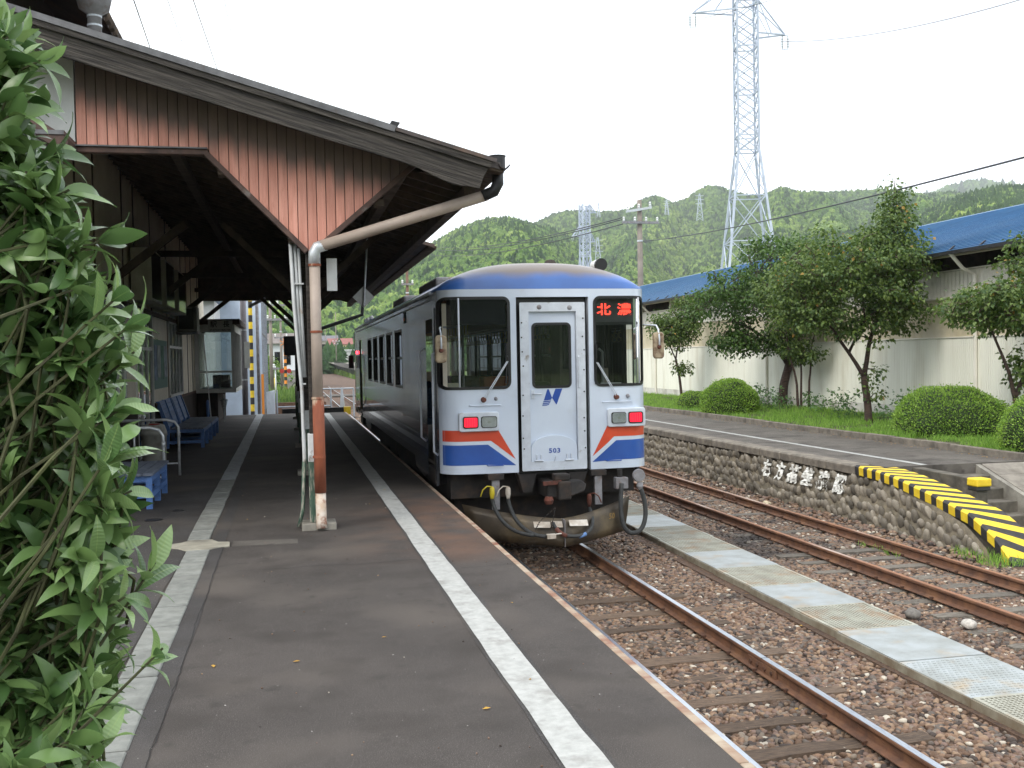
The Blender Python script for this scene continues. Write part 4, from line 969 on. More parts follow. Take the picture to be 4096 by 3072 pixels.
for i in range(2*n):
    for j in range(4): a = i*5+j; fs.append((a, a+5, a+6, a+1))
pl = pw.add(vs, fs).build('snow_plow', m_plow, car, smooth=True); so = pl.modifiers.new('s','SOLIDIFY'); so.thickness = .012
MB().box(3.515,YF-.575,-.73,3.525,YF-.40,-.37).build('plow_seam', m_greyp, pl)
for x0, x1 in ((3.12,3.34),(3.36,3.50),(3.60,3.86)):
    MB().prism([(x0,YF-.47+.1*abs(x0-3.5),-.39),(x1,YF-.48+.1*abs(x1-3.5),-.40),(x1,YF-.54+.1*abs(x1-3.5),-.47),(x0,YF-.53+.1*abs(x0-3.5),-.46)], (0,-.012,.0)).build('plow_marking', m_wfit, pl)
put_text('plow_number', '50', .11, M('faded_ochre', lin(150,120,66), rough=.8), pl, (4.28, YF-.225, -.41), (rad(97),0,rad(25)), .001)
MB().box(2.25,14.3,-.78,4.7,14.5,-.1).build('end_beam', m_dirtmetal, car)
MB().box(XL+.15, 13.95, -.15, XR-.15, 31.5, .2).build('underframe', m_dirtmetal, car)
for y in (17.6, 28.0):
    bg_ = MB().box(2.5,y-1.3,-.62,2.62,y+1.3,-.36).box(4.33,y-1.3,-.62,4.45,y+1.3,-.36).box(2.5,y-.3,-.5,4.45,y+.3,-.2).build('bogie', m_dirtmetal, car)
    for dy in (-.95,.95):
        for x in (2.93,4.07): MB().lathe([(.43,-.06),(.43,.05),(.46,.06),(.46,.075),(.2,.08)], 24, (x,y+dy,RAIL_Z+.46), 'x').build('wheel', m_dirtmetal, bg_)
for y0, y1, x0, x1 in ((19.6,21.2,2.2,3.0),(21.6,23.2,2.2,3.2),(23.6,25.6,2.2,2.9),(19.8,22.5,3.9,4.8),(23,25.5,3.9,4.8)):
    MB().box(x0,y0,-.62,x1,y1,-.14).build('equipment_box', m_dirtmetal, car, bevel=.02)
# roof fittings
horn = MB().lathe([(.075,-.16),(.09,-.12),(.085,.14),(.07,.18)], 14, (4.52,14.6,3.13), 'y').build('roof_horn', m_white, roof, smooth=True)
MB().lathe([(.092,-.175),(.096,-.12)], 14, (4.52,14.6,3.13), 'y').build('horn_mouth', m_gask, horn)
MB().lathe([(.09,0),(.085,.12),(.11,.14),(.11,.16),(.07,.22),(.0,.24)], 14, (4.05,15.6,3.08)).build('roof_vent', m_dirtmetal, roof)
for y in (17.5, 22.5): MB().box(2.5,y,2.98,4.45,y+2.3,3.20).build('air_conditioner', m_greyp, roof, bevel=.05)
for y in (28.2,29.4,30.2): MB().lathe([(.06,0),(.06,.14),(.03,.18)], 10, (2.25,y,2.83)).build('roof_insulator', m_white, roof)
# ================================================================== PLATFORM CANOPY
RS = .288; RA = math.atan(RS)
def rt(x): return 5.18 - RS*(x+2.48)               # top of the roof
can = thing('platform_canopy', 'old timber platform canopy with red boarded gable end over the platform', 'canopy', (.28, 11.1, 0))
m_tiles = M('roof_metal', lin(88,80,78), lin(62,56,54), .6, scale=3, metal=.2, dirt=lin(110,84,66), dscale=2)
m_barge = M('bargeboard_wood', lin(84,79,74), lin(40,38,37), .95, scale=2.2, lo=.35, hi=.66, stretch=(.7,1,16), bump=.9, bscale=3, bdist=.03, dirt=lin(40,37,36), dscale=1.1)
m_flash = M('flashing', lin(112,112,114), lin(84,84,86), .5, metal=.4, scale=6, dirt=lin(96,72,58), dscale=3, dlo=.6, dhi=.8)
Y0C, Y1C = 10.46, 34.4
MB().prism([(-8,Y0C,rt(-8)-.02),(2.20,Y0C,rt(2.20)-.02),(2.20,Y0C,rt(2.20)-.09),(-8,Y0C,rt(-8)-.09)], (0,Y1C-Y0C,0)).build('roof_deck', m_tiles, can)
MB().prism([(2.2,17.2,rt(2.2)-.03),(2.46,17.2,rt(2.46)-.03),(2.46,17.2,rt(2.46)-.09),(2.2,17.2,rt(2.2)-.09)], (0,Y1C-17.2,0)).build('eave_extension', m_tiles, can)
k = 0; y = Y0C+.02
while y < Y1C-.2:                                  # ragged ends of the eave tiles
    xe = 2.20 if y < 17.2 else 2.46
    MB().prism([(xe-.12,y,rt(xe)-.02),(xe+.03+random.uniform(0,.02),y,rt(xe)-.065),(xe+.03,y,rt(xe)-.115),(xe-.12,y,rt(xe)-.085)], (0,.19,0)).build('eave_tile', m_timber_dark, can); y += .225
y = 11.3
while y < Y1C:
    MB().bar((-2.7,y,rt(-2.7)-.14),(2.12,y,rt(2.12)-.14),.06,.09).build('rafter', m_timber_dark, can); y += .46
for x in (-1.4, .28, 1.25, 2.0): MB().box(x-.06,11.2,rt(x)-.32,x+.06,Y1C-.1,rt(x)-.195).build('purlin', m_timber_dark, can)
def board(name, x0, x1, zt, zb_, y, th, mat, low=None, bevel=0):
    """board along the roof slope: local x runs down the slope"""
    L_ = (x1-x0)/math.cos(RA); pts_ = [(0,0,zt)] + [(L_,0,zt)]
    pts_ += low(L_) if low else [(L_,0,zb_)]
    pts_ += [(0,0,zb_)]
    me = MB().prism(pts_, (0,th,0)).mesh(name); o = link(name, me, mat, can, bevel)
    o.location = Vector((x0, y, rt(x0))) - can.location; o.rotation_euler = (0, RA, 0); return o
board('bargeboard', -8, 2.10, -.065, -.315, 10.47, .035, m_barge, low=lambda L_: [(L_,0,-.13),(L_-.02,0,-.20),(L_-.03,0,-.335),(L_-.14,0,-.345),(L_-.30,0,-.375),(L_-.42,0,-.36),(L_-.55,0,-.345),(L_-.68,0,-.318),(L_-.9,0,-.308),(L_-1.6,0,-.315),(L_-3,0,-.309)])
board('upper_bargeboard', -8, 2.12, -.002, -.105, 10.435, .034, m_barge)
board('flashing', -8, 1.12, .012, -.05, 10.42, .014, m_flash)
board('flashing', 1.13, 2.16, .004, -.035, 10.42, .014, m_tiles)
MB().prism([(1.02,10.9,rt(1.02)-.03),(1.10,10.9,rt(1.1)-.03),(1.22,10.9,rt(1.1)+.15),(1.13,10.9,rt(1.1)+.17)], (0,.012,0)).build('snow_guard', m_dkmetal, can)
# gable boards
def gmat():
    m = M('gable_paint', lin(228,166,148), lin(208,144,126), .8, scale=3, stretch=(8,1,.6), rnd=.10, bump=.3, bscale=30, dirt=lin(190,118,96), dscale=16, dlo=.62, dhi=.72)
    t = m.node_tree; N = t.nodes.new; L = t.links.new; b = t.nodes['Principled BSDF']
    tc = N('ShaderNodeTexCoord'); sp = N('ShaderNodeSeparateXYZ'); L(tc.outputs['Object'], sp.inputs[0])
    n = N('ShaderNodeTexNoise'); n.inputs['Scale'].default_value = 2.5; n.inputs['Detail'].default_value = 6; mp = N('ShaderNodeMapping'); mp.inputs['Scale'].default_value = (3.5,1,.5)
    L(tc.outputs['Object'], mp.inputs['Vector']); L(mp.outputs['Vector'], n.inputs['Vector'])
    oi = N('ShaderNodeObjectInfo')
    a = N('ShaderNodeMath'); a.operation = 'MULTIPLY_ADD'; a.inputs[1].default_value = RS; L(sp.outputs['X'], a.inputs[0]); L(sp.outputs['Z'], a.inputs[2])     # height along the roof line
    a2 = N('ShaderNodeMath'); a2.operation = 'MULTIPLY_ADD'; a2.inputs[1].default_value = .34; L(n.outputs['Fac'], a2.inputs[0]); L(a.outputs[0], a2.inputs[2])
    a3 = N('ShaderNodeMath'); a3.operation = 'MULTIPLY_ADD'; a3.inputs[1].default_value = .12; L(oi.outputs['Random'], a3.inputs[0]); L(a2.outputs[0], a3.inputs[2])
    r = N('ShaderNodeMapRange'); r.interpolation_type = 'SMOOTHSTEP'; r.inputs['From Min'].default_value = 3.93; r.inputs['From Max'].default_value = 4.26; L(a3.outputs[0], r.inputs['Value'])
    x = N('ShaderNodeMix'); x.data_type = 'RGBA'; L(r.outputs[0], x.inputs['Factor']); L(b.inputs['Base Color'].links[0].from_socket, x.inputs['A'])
    y = N('ShaderNodeMix'); y.data_type = 'RGBA'; L(n.outputs['Fac'], y.inputs['Factor']); y.inputs['A'].default_value = (*lin(84,76,73),1); y.inputs['B'].default_value = (*lin(138,116,108),1)  # grey band under the verge: mould stain plus overhang shade in the colour
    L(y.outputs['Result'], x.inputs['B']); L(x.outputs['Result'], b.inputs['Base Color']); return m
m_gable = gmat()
YG = 11.06
def gbot(x):
    if x < -.78: return 3.985
    if x < .25: return 3.985 - (x+.78)*1.0097
    return 2.945 + (x-.25)*.86
x = -2.03
while x < 1.58:
    x1 = x+.0985; e = .0035
    zt0, zt1 = rt(x)-.2, rt(x1)-.2; xs_ = [x+e, x1-e]
    if x < -.78 < x1: xs_ = [x+e,-.78,x1-e]
    if x < .25 < x1: xs_ = [x+e,.25,x1-e]
    if gbot(x1) < zt1-.02:
        p = [(q,YG,gbot(q)) for q in xs_] + [(x1-e,YG,zt1),(x+e,YG,zt0)]
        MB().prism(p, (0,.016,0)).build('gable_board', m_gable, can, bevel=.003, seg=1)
    x = x1
MB().prism([(-2.03,YG+.02,3.99),(-.78,YG+.02,3.99),(.25,YG+.02,2.96),(1.4,YG+.02,3.95),(1.6,YG+.02,rt(1.6)-.2),(-2.03,YG+.02,rt(-2.03)-.2)], (0,.02,0)).build('gable_backing', m_timber_dark, can)
m_trim = M('brown_trim', lin(98,76,68), lin(66,52,48), .8, scale=5, bump=.4, bscale=20, dirt=lin(126,120,116), dscale=4, dlo=.6, dhi=.75)
MB().box(-2.42,YG-.05,3.935,-.75,YG+.05,3.99).build('gable_trim', m_trim, can, bevel=.006)
MB().box(-2.1,YG-.075,3.992,-.76,YG+.02,4.006).build('trim_flashing', m_flash, can)
MB().bar((-.78,YG-.01,3.955),(.22,YG-.01,2.945),.10,.055,(1,0,1)).build('gable_trim', m_trim, can, bevel=.006)
MB().bar((.26,YG-.01,2.92),(1.52,YG-.01,4.005),.10,.055,(-1,0,1)).build('gable_trim', m_trim, can, bevel=.006)
for x, z in ((-.62,3.80),(.08,3.10),(1.0,3.50)): MB().box(x-.05,YG+.05,z-.05,x+.05,YG+.25,z+.02).build('beam_end', m_timber_dark, can)
# posts and braces
m_green = M('green_post_paint', lin(72,98,82), lin(52,76,64), .75, scale=6, stretch=(6,6,1), bump=.4, bscale=20, dirt=lin(150,146,134), dscale=7, dlo=.5, dhi=.62)
m_wband = M('white_post_paint', lin(216,220,222), lin(190,192,190), .7, scale=6, dirt=lin(120,112,104), dscale=8, dlo=.6, dhi=.72)
for k, y in enumerate((11.14, 16.5, 21.9, 27.3, 32.7)):
    p = MB().box(.205,y-.065,.06,.335,y+.065,3.75).build('post', m_wood_d, can, bevel=.006)
    MB().box(.185,y-.085,.075,.355,y+.085,.72).build('post_sleeve', m_green, p, bevel=.008); MB().box(.183,y-.087,.722,.357,y+.087,1.02).build('post_band', m_wband, p, bevel=.008)
    MB().box(.10,y-.15,-.01,.46,y+.15,.075).build('post_base', m_conc, p, bevel=.012)
    if k: MB().bar((.27,y+.1,2.75),(-.95,y+.1,3.95),.09,.10).build('brace', m_timber_dark, can); MB().bar((.27,y+.1,2.75),(1.45,y+.1,3.80),.09,.10).build('brace', m_timber_dark, can)
    MB().box(-2.75,y+.03,3.98,1.9,y+.13,4.10).build('tie_beam', m_timber_dark, can) if k > 1 else None
    if k: MB().bar((-2.70,y+.1,3.0),(-1.5,y+.1,3.95),.10,.12).build('brace', m_timber_dark, can)
MB().box(-2.75,Y1C-.35,3.78,1.9,Y1C-.2,3.95).build('end_beam', m_timber_dark, can)
MB().prism([(-2.75,Y1C-.3,3.95),(1.9,Y1C-.3,3.95),(1.9,Y1C-.3,rt(1.9)-.1),(-2.75,Y1C-.3,rt(-2.75)-.1)], (0,.04,0)).build('end_gable', m_timber_dark, can)
MB().box(.2,11.2,3.55,.34,Y1C-.3,3.75).build('plate_beam', m_timber_dark, can)
# rainwater pipe
m_pipeb = M('pipe_beige', lin(176,160,148), lin(160,146,136), .55, scale=4, dirt=lin(140,84,56), dscale=6, dlo=.66, dhi=.76)
m_piper = M('pipe_rust', lin(150,84,58), lin(118,66,48), .85, scale=7, bump=.4, bscale=40, dirt=lin(190,172,150), dscale=5, dlo=.58, dhi=.68, stretch=(1,1,.35))
m_pipew = M('pipe_white_rusty', lin(206,198,188), lin(182,160,140), .7, scale=9, dirt=lin(136,80,54), dscale=11, dlo=.52, dhi=.66)
gut = thing('rainwater_pipe', 'rusty beige rainwater pipe running down the first canopy post', 'drainpipe', (.30, 10.98, 0))
PX, PY = .295, 10.985
MB().tube([(PX,PY,2.86),(PX,PY,1.36)], .056, 16).build('upper_pipe', m_pipeb, gut, smooth=True)
MB().tube([(PX+.003,PY,1.40),(PX+.006,PY,.40)], .061, 16).build('rusty_pipe', m_piper, gut, smooth=True)
MB().tube([(PX+.006,PY,.42),(PX+.008,PY,.10),(PX+.012,PY-.02,.02)], .055, 16).build('bottom_pipe', m_pipew, gut, smooth=True)
MB().tube([(PX,PY,2.80),(PX,PY,2.93),(PX+.03,PY,2.985),(PX+.12,PY,3.015)], .062, 16).build('elbow', m_steel, gut, smooth=True)
MB().tube([(PX+.07,PY,3.0),(2.10,PY-.25,3.52)], .06, 16).build('sloping_pipe', m_pipeb, gut, smooth=True)
MB().tube([(2.06,PY-.25,3.51),(2.18,PY-.27,3.56),(2.22,PY-.28,3.64),(2.22,PY-.28,3.80)], .062, 16).build('gutter_elbow', m_dkmetal, gut, smooth=True)
MB().lathe([(.06,0),(.085,.05),(.085,.18),(.095,.19)], 12, (2.22,PY-.28,3.74)).build('hopper', m_dkmetal, gut)
for z, r in ((2.80,.066),(2.10,.064),(.78,.068),(1.40,.066)): MB().lathe([(r,-.012),(r,.012)], 14, (PX,PY,z)).build('pipe_clamp', m_piper, gut)
g = MB(); n = 8
for y in (10.42, 17.1):
    for i in range(n+1): a = math.pi+math.pi*i/n; g.v.append((2.24+.06*math.cos(a), y, 3.80+.055*math.sin(a)))
for i in range(n): g.f.append((i,i+1,n+2+i,n+1+i))
g.build('eave_gutter', m_dkmetal, gut)
far_p = thing('far_rainwater_pipe', 'dark sloping rainwater pipe at the far end of the canopy', 'drainpipe', (1.5, 34, 3))
MB().tube([(.3,33.9,2.6),(2.2,34.1,3.22),(2.42,34.1,3.30),(2.44,34.1,3.6)], .06, 10).build('sloping_pipe', m_dkmetal, far_p)
MB().tube([(.3,33.9,2.6),(.3,33.9,.05)], .06, 10).build('upright_pipe', m_dkmetal, far_p)
m_cond = M('white_conduit', lin(206,210,212), lin(186,188,188), .5, scale=5, dirt=lin(170,140,110), dscale=5, dlo=.62, dhi=.75)
cd = thing('cable_conduits', 'bundle of white cable conduits beside the first canopy post', 'conduit', (.12, 11.2, 0))
MB().tube([(.05,11.22,3.1),(.075,11.2,2.4),(.135,11.18,1.5),(.145,11.18,.75),(.14,11.18,.70)], .020, 8).build('conduit', m_cond, cd, smooth=True)
MB().tube([(.095,11.24,3.05),(.115,11.22,2.4),(.155,11.2,1.62)], .018, 8).build('conduit', m_cond, cd, smooth=True)
MB().tube([(.135,11.24,3.0),(.15,11.22,2.4),(.175,11.2,1.62)], .016, 8).build('conduit', m_cond, cd, smooth=True)
MB().tube([(.14,11.18,.72),(.115,11.17,.2),(.07,11.15,.02)], .021, 8).build('green_conduit', m_green, cd, smooth=True)
for z in (1.55, 2.62): MB().box(.085+.03*(z<2),11.17,z-.008,.18,11.22,z+.008).build('conduit_clip', m_cond, cd)
tag(MB().box(.43,11.28,2.55,.54,11.32,2.90).build('hanging_plate', m_white), 'blank white upright plate fixed beside the first canopy post', 'plate')
ds = thing('diamond_sign', 'white diamond board on a grey rod hanging from the canopy', 'sign', (1.31, 18, 2.9))
MB().tube([(1.40,18,4.0),(1.305,18,2.72)], .018, 8).build('hanger_rod', m_steel, ds)
MB().prism([(1.31,18.02,2.70),(1.50,18.02,2.89),(1.31,18.02,3.08),(1.12,18.02,2.89)], (0,.012,0)).build('diamond_board', m_white, ds)

# ================================================================== STATION BUILDING
bld = thing('station_building', 'old plastered timber station building along the platform', 'building', (-4, 22, 0))
m_plast = M('plaster', lin(246,238,220), lin(234,225,206), .9, scale=2.2, bump=.2, bscale=30, dirt=lin(216,204,182), dscale=1.3, dlo=.55, dhi=.8)
m_plastw= M('plaster_white', lin(214,216,214), lin(196,198,196), .9, scale=2, bump=.15, bscale=30)
m_batten= M('brown_batten', lin(96,70,54), lin(66,50,42), .85, scale=6, bump=.3)
m_wains = M('dark_wainscot', lin(58,46,40), lin(36,30,27), .9, scale=4, stretch=(1,8,1), bump=.3, bscale=14, rnd=.15)
WX = -2.75
hs = [(19.9,22.25,.0,2.79),(22.55,25.0,1.26,2.32),(25.3,28.3,1.0,2.82),(15.6,18.6,1.0,2.8)]
us = cuts(11.35, 36, [h for r in hs for h in r[:2]], 5); vs_ = cuts(0, 5.3, [h for r in hs for h in r[2:]]+[.95], 3)
grid_holes(us, vs_, hs, lambda u, v: (WX, u, v)).build('wall', m_plast, bld)
MB().box(-8, 11.33, 0, WX-.0, 11.45, 5.1).build('end_wall', m_plast, bld)
MB().box(-4.8, 11.6, .02, -4.7, 36, 4.4).build('inner_wall', m_wains, bld)
y = 11.5
while y < 36:                                       # dark boarding below the sill
    if not (19.85 < y < 22.2): MB().box(WX+.001,y,.02,WX+.022,y+.148,.95).build('wainscot_board', m_wains, bld)
    y += .15
for y in (12.6,14.7,16.05,18.7,20.05,22.35,25.1,28.45,29.9,31.3,33.4):
    z0 = 2.85 if 19.8 < y < 22.3 or 25.2 < y < 28.4 or 15.5<y<18.7 else .95
    MB().box(WX+.002,y-.035,z0,WX+.014,y+.035,5.25).build('batten', m_batten, bld)
for z in (.95, 2.84): MB().box(WX+.003,11.4,z-.045,WX+.048,36,z+.045).build('rail', m_batten, bld) if z != .95 else (MB().box(WX+.003,11.4,z-.03,WX+.048,19.85,z+.03).build('rail', m_batten, bld), MB().box(WX+.003,22.3,z-.03,WX+.048,36,z+.03).build('rail', m_batten, bld))
m_wframe = M('white_window_frame', lin(236,238,236), lin(222,224,222), .55, scale=4)
m_wglass = glass_mat('window_glass', (.6,.66,.66), .08)
def window(y0, y1, z0, z1, cols, bars=(), name='window'):
    w = MB(); x0, x1 = WX-.04, WX+.03
    w.box(x0,y0,z0,x1,y0+.06,z1).box(x0,y1-.06,z0,x1,y1,z1).box(x0,y0,z0,x1,y1,z0+.06).box(x0,y0,z1-.06,x1,y1,z1); w = w.build(name, m_wframe, bld)
    for c in range(1, cols): yy = y0+(y1-y0)*c/cols; MB().box(x0+.005,yy-.035,z0+.06,x1-.005,yy+.035,z1-.06).build('stile', m_wframe, w)
    for zb_ in bars: MB().box(x0+.008,y0+.06,zb_-.03,x1-.008,y1-.06,zb_+.03).build('glazing_bar', m_wframe, w)
    for c in range(cols): a = y0+(y1-y0)*c/cols; MB().box(WX-.012,a+.035,z0+.05,WX-.006,a+(y1-y0)/cols-.035,z1-.05).build('pane', m_wglass, w)
    return w
window(19.9,22.25,.02,2.79,3,(2.1,.85),'sliding_door'); window(25.3,28.3,1.0,2.82,4,(2.2,)); window(15.6,18.6,1.0,2.8,4,(2.2,))
pf = MB().box(WX-.03,22.55,1.26,WX+.0,25.0,2.32).build('notice_board', M('notice_green', lin(120,150,140), rough=.8), bld)
for k, (y, c) in enumerate(((22.62,(150,170,196)),(23.2,(196,204,200)),(23.85,(120,160,140)),(24.4,(186,196,206)))):
    MB().box(WX+.001,y,1.45+.05*(k%2),WX+.004,y+.5,2.2).build('poster', M('poster_paper', lin(*c), lin(*[int(q*.7) for q in c]), .8, scale=5, detail=2), pf)
m_amb = M('amber_light', (.9,.5,.1), rough=.5, emit=(1,.55,.2), estr=.8)
# advertisement boxes under the canopy
m_boxw = M('light_box', lin(206,204,192), lin(186,182,168), .6, scale=4, rnd=.05)
for k, (y0, y1, lb) in enumerate(((19.28,20.7,'first white light box high on the station wall, above the sliding door'),(21.55,23.0,'middle white light box high on the station wall'),(23.9,25.5,'last white light box high on the station wall, before the cooling unit'))):
    t = thing('light_box', lb, 'light box', (WX+.2,y0,2.94), group='light boxes on the station wall')
    MB().box(WX+.05,y0,2.94,-2.35,y1,3.88).build('case', m_boxw, t, bevel=.01)
    MB().box(-2.349,y0+.04,2.98,-2.345,y1-.04,3.84).build('dark_panel', M('unlit_panel', lin(58,60,62), lin(44,46,48), .12), t)
    for q in (.12,.28): MB().box(WX+q,y0-.004,3.66,WX+q+.03,y0-.001,3.70).build('bolt', m_dkmetal, t)
ac = thing('cooling_unit', 'grey outdoor cooling unit hung on brackets on the station wall', 'cooling unit', (-2.5, 27, 2.6))
MB().box(-2.70,26.9,2.60,-2.22,27.6,3.22).build('case', M('ac_case', lin(156,154,144), lin(136,132,122), .6, scale=4), ac, bevel=.015)
MB().box(-2.66,26.885,2.66,-2.30,26.898,3.17).build('grille', m_gask, ac)
for k in range(7): MB().box(-2.66,26.875,2.70+k*.07,-2.30,26.884,2.706+k*.07).build('grille_bar', m_dkmetal, ac)
MB().box(-2.75,26.8,2.54,-2.2,27.7,2.58).build('bracket', m_greyp, ac)
# plaster gable and little roof left of the boards
MB().prism([(-8,11.08,4.02),(-2.045,11.08,4.02),(-2.045,11.08,rt(-2.045)-.12),(-8,11.08,rt(-8)-.12)], (0,.12,0)).build('gable_plaster', m_plastw, bld)
lr = MB().prism([(-3.6,10.5,4.98),(-2.02,10.5,3.98),(-2.02,10.5,3.90),(-3.6,10.5,4.90)], (0,.62,0)).build('lean_to_roof', m_tiles, bld)
MB().prism([(-3.6,10.47,4.96),(-2.0,10.47,3.96),(-2.0,10.47,3.80),(-3.6,10.47,4.80)], (0,.03,0)).build('lean_to_fascia', m_trim, lr)
for q in range(3): MB().prism([(-3.6,10.6+q*.15,4.85),(-2.1,10.6+q*.15,3.90),(-2.1,10.6+q*.15,3.88),(-3.6,10.6+q*.15,4.83)], (0,.12,0)).build('soffit_board', m_trim, lr)
MB().box(-2.30,10.46,3.99,-2.03,11.05,4.03).build('lead_flashing', m_flash, lr)
# main roof behind, with its verge and a lagged vent pipe
b = MB().prism([(-9,10.7,10.0),(-2.2,10.7,6.32),(-2.2,10.7,6.22),(-9,10.7,9.85)], (0,24,0)).build('main_roof', m_tiles, bld)
for k in range(40): MB().lathe([(.075,0),(.075,.16)], 8, (-2.2,10.8+k*.30,6.29), 'y').build('eave_tile', m_timber_dark, b)
MB().box(-9,11.6,5.0,-3.1,34,6.75).build('upper_wall', m_wains, bld)
MB().prism([(-9,10.72,9.84),(-2.2,10.72,6.21),(-3.1,10.72,6.2),(-9,10.72,6.2)], (0,.05,0)).build('main_gable_boards', m_wains, bld)  # dark boards closing the gable end of the main roof
vp_ = thing('vent_pipe', 'grey lagged vent pipe rising above the canopy roof', 'vent pipe', (-1.95, 12.0, 5))
MB().lathe([(.06,0),(.06,.35),(.075,.36),(.075,.62),(.16,.68),(.20,.85),(.19,1.1),(.12,1.3)], 14, (-1.98,12.0,5.0)).build('pipe', m_greyp, vp_, smooth=True)
for z in (5.4,5.5,5.6): MB().lathe([(.08,-.01),(.08,.01)], 14, (-1.98,12.0,z)).build('band', m_alu, vp_)
# station master's bay
bay = thing('station_master_bay', "glazed station master's bay window with name board projecting onto the platform", 'bay window', (-2.1, 34, .94))
BX0, BX1, BY0, BY1 = -2.70, -1.55, 31.8, 36.0
m_bayw = M('bay_wood_grey', lin(214,216,212), lin(196,198,194), .7, scale=4)
MB().box(BX0,BY0,.90,BX1,BY1,1.02).build('sill', m_bayw, bay); MB().box(BX0,BY0-.15,2.95,BX1+.15,BY1+.1,3.10).build('bay_roof', m_timber_dark, bay)
MB().box(BX0,BY0,2.72,BX1,BY0+.06,2.94).build('head_board', m_bayw, bay); MB().box(BX1-.06,BY0+.06,2.72,BX1,BY1,2.94).build('head_board', m_bayw, bay)
for x in (BX0+.04, BX1-.06): MB().box(x-.05,BY0,1.02,x+.06,BY0+.07,2.72).build('post', m_bayw, bay)
MB().box(BX0+.1,BY0+.01,1.50,BX1-.1,BY0+.05,1.56).build('transom', m_bayw, bay)
for k in range(5): y = BY0+.1+k*(BY1-BY0-.2)/4; MB().box(BX1-.065,y-.05,1.02,BX1-.005,y+.05,2.72).build('post', m_bayw, bay)
MB().box(BX0+.1,BY0+.025,1.02,BX1-.1,BY0+.03,2.72).build('pane', m_wglass, bay)
for k in range(4):
    y = BY0+.15+k*(BY1-BY0-.2)/4; MB().box(BX1-.035,y,1.02,BX1-.03,y+.92,2.72).build('pane', m_wglass, bay)
MB().box(BX0,BY0+.25,.02,BX0+.6,BY1,.90).build('lower_wall', m_wains, bay)
sg = MB().box(-2.30,BY0-.20,2.70,-1.60,BY0-.17,3.06).build('name_board', M('name_board', lin(190,192,188), rough=.6), bay)
put_text('lettering', '駅', .20, m_gask, sg, (-2.14,BY0-.203,2.93), (rad(90),0,0), .001, .002)
put_text('lettering', '長', .20, m_gask, sg, (-1.78,BY0-.203,2.93), (rad(90),0,0), .001, .002)
put_text('lettering', 'STATION MASTER', .075, m_gask, sg, (-1.95,BY0-.203,2.77), (rad(90),0,0), .001, .001)
MB().box(-2.3,33.0,1.02,-1.8,33.6,1.42).build('desk_cloth', m_hose, bay, bevel=.03)

# ================================================================== FURNITURE ON THE PLATFORM
m_bblue = M('bench_blue', lin(92,130,190), lin(74,110,168), .6, scale=5, stretch=(4,1,4), bump=.2, bscale=30, rnd=.08, dirt=lin(120,112,100), dscale=6, dlo=.62, dhi=.75)
m_bseat = M('bench_seat_worn', lin(112,120,134), lin(86,96,114), .6, scale=5, stretch=(4,1,4), bump=.2, bscale=30)
def bench(loc, lb):
    t = thing('blue_bench', lb, 'bench', loc, 'blue wooden benches by the station wall', local=True)
    L_ = 2.25; d = .72
    for k in range(6): MB().box(.05+k*.11,0,.40,.05+k*.11+.098,L_,.425).build('seat_slat', m_bseat, t)
    for k in range(6): MB().prism([(-.02-.030*k,0,.44+k*.095),(-.02-.030*k,L_,.44+k*.095),(-.045-.030*k,L_,.53+k*.095),(-.045-.030*k,0,.53+k*.095)], (-.025,0,-.006)).build('back_slat', m_bblue, t)
    for y in (.02, L_/2, L_-.08):
        MB().box(d-.07,y,0,d,y+.06,.40).build('leg', m_bblue, t); MB().prism([(0,y,0),(-.08,y,0),(-.06,y,.42),(-.25,y,1.0),(-.17,y,1.0),(.03,y,.42)], (0,.06,0)).build('leg', m_bblue, t)
        MB().box(0,y+.005,.33,d-.07,y+.055,.399).build('side_rail', m_bblue, t); MB().box(0,y+.005,.10,d-.07,y+.055,.16).build('stretcher', m_bblue, t)
    MB().box(d-.05,.08,.33,d-.005,L_-.08,.395).build('front_rail', m_bblue, t)
    return t
bench((-2.5,22.6,0), 'blue wooden bench by the station wall, the nearer of the two')
bench((-2.5,24.95,0), 'blue wooden bench farther along the station wall, next to the bay')
lb_ = thing('low_blue_bench', 'low blue wooden platform bench half hidden by the shrub', 'bench', (-2.3,13.2,0), local=True)
for k in range(5): MB().box(k*.13,0,.42,k*.13+.12,1.75,.45).build('seat_slat', m_bseat, lb_)
for y in (.05,.85,1.62):
    for x in (.02,.55): MB().box(x,y,0,x+.07,y+.07,.42).build('leg', m_bblue, lb_)
    MB().box(.09,y+.01,.14,.55,y+.06,.20).build('stretcher', m_bblue, lb_); MB().box(.09,y+.01,.34,.55,y+.06,.419).build('side_rail', m_bblue, lb_)
MB().box(.57,.12,.34,.62,1.62,.419).build('front_rail', m_bblue, lb_); MB().box(.57,.12,.14,.62,1.62,.2).build('front_rail', m_bblue, lb_)
for y, lb in ((15.1,'nearer chrome barrier rail beside the low blue bench'),(17.14,'farther chrome barrier rail before the station door')):
    t = thing('barrier_rail', lb, 'barrier', (-1.75,y,0), 'chrome barrier rails at the station exit')
    MB().tube([(-3.3,y,.90),(-1.92,y,.90),(-1.80,y,.865),(-1.745,y,.78),(-1.74,y,0)], .022, 10).build('rail_pipe', m_steel, t, smooth=True)
    MB().tube([(-2.42,y,.9),(-2.42,y,0)], .02, 10).build('post', m_steel, t, smooth=True)
    MB().tube([(-1.742,y,.70),(-1.741,y,.62)], .028, 10).build('sleeve', m_steel, t, smooth=True)
    MB().tube([(-2.42,y,.20),(-1.74,y,.20)], .014, 8).build('lower_rail', m_steel, t, smooth=True)
bin_ = thing('litter_bin', 'white plastic litter bin with red slot behind the barrier rails', 'bin', (-2.3,18.6,0))
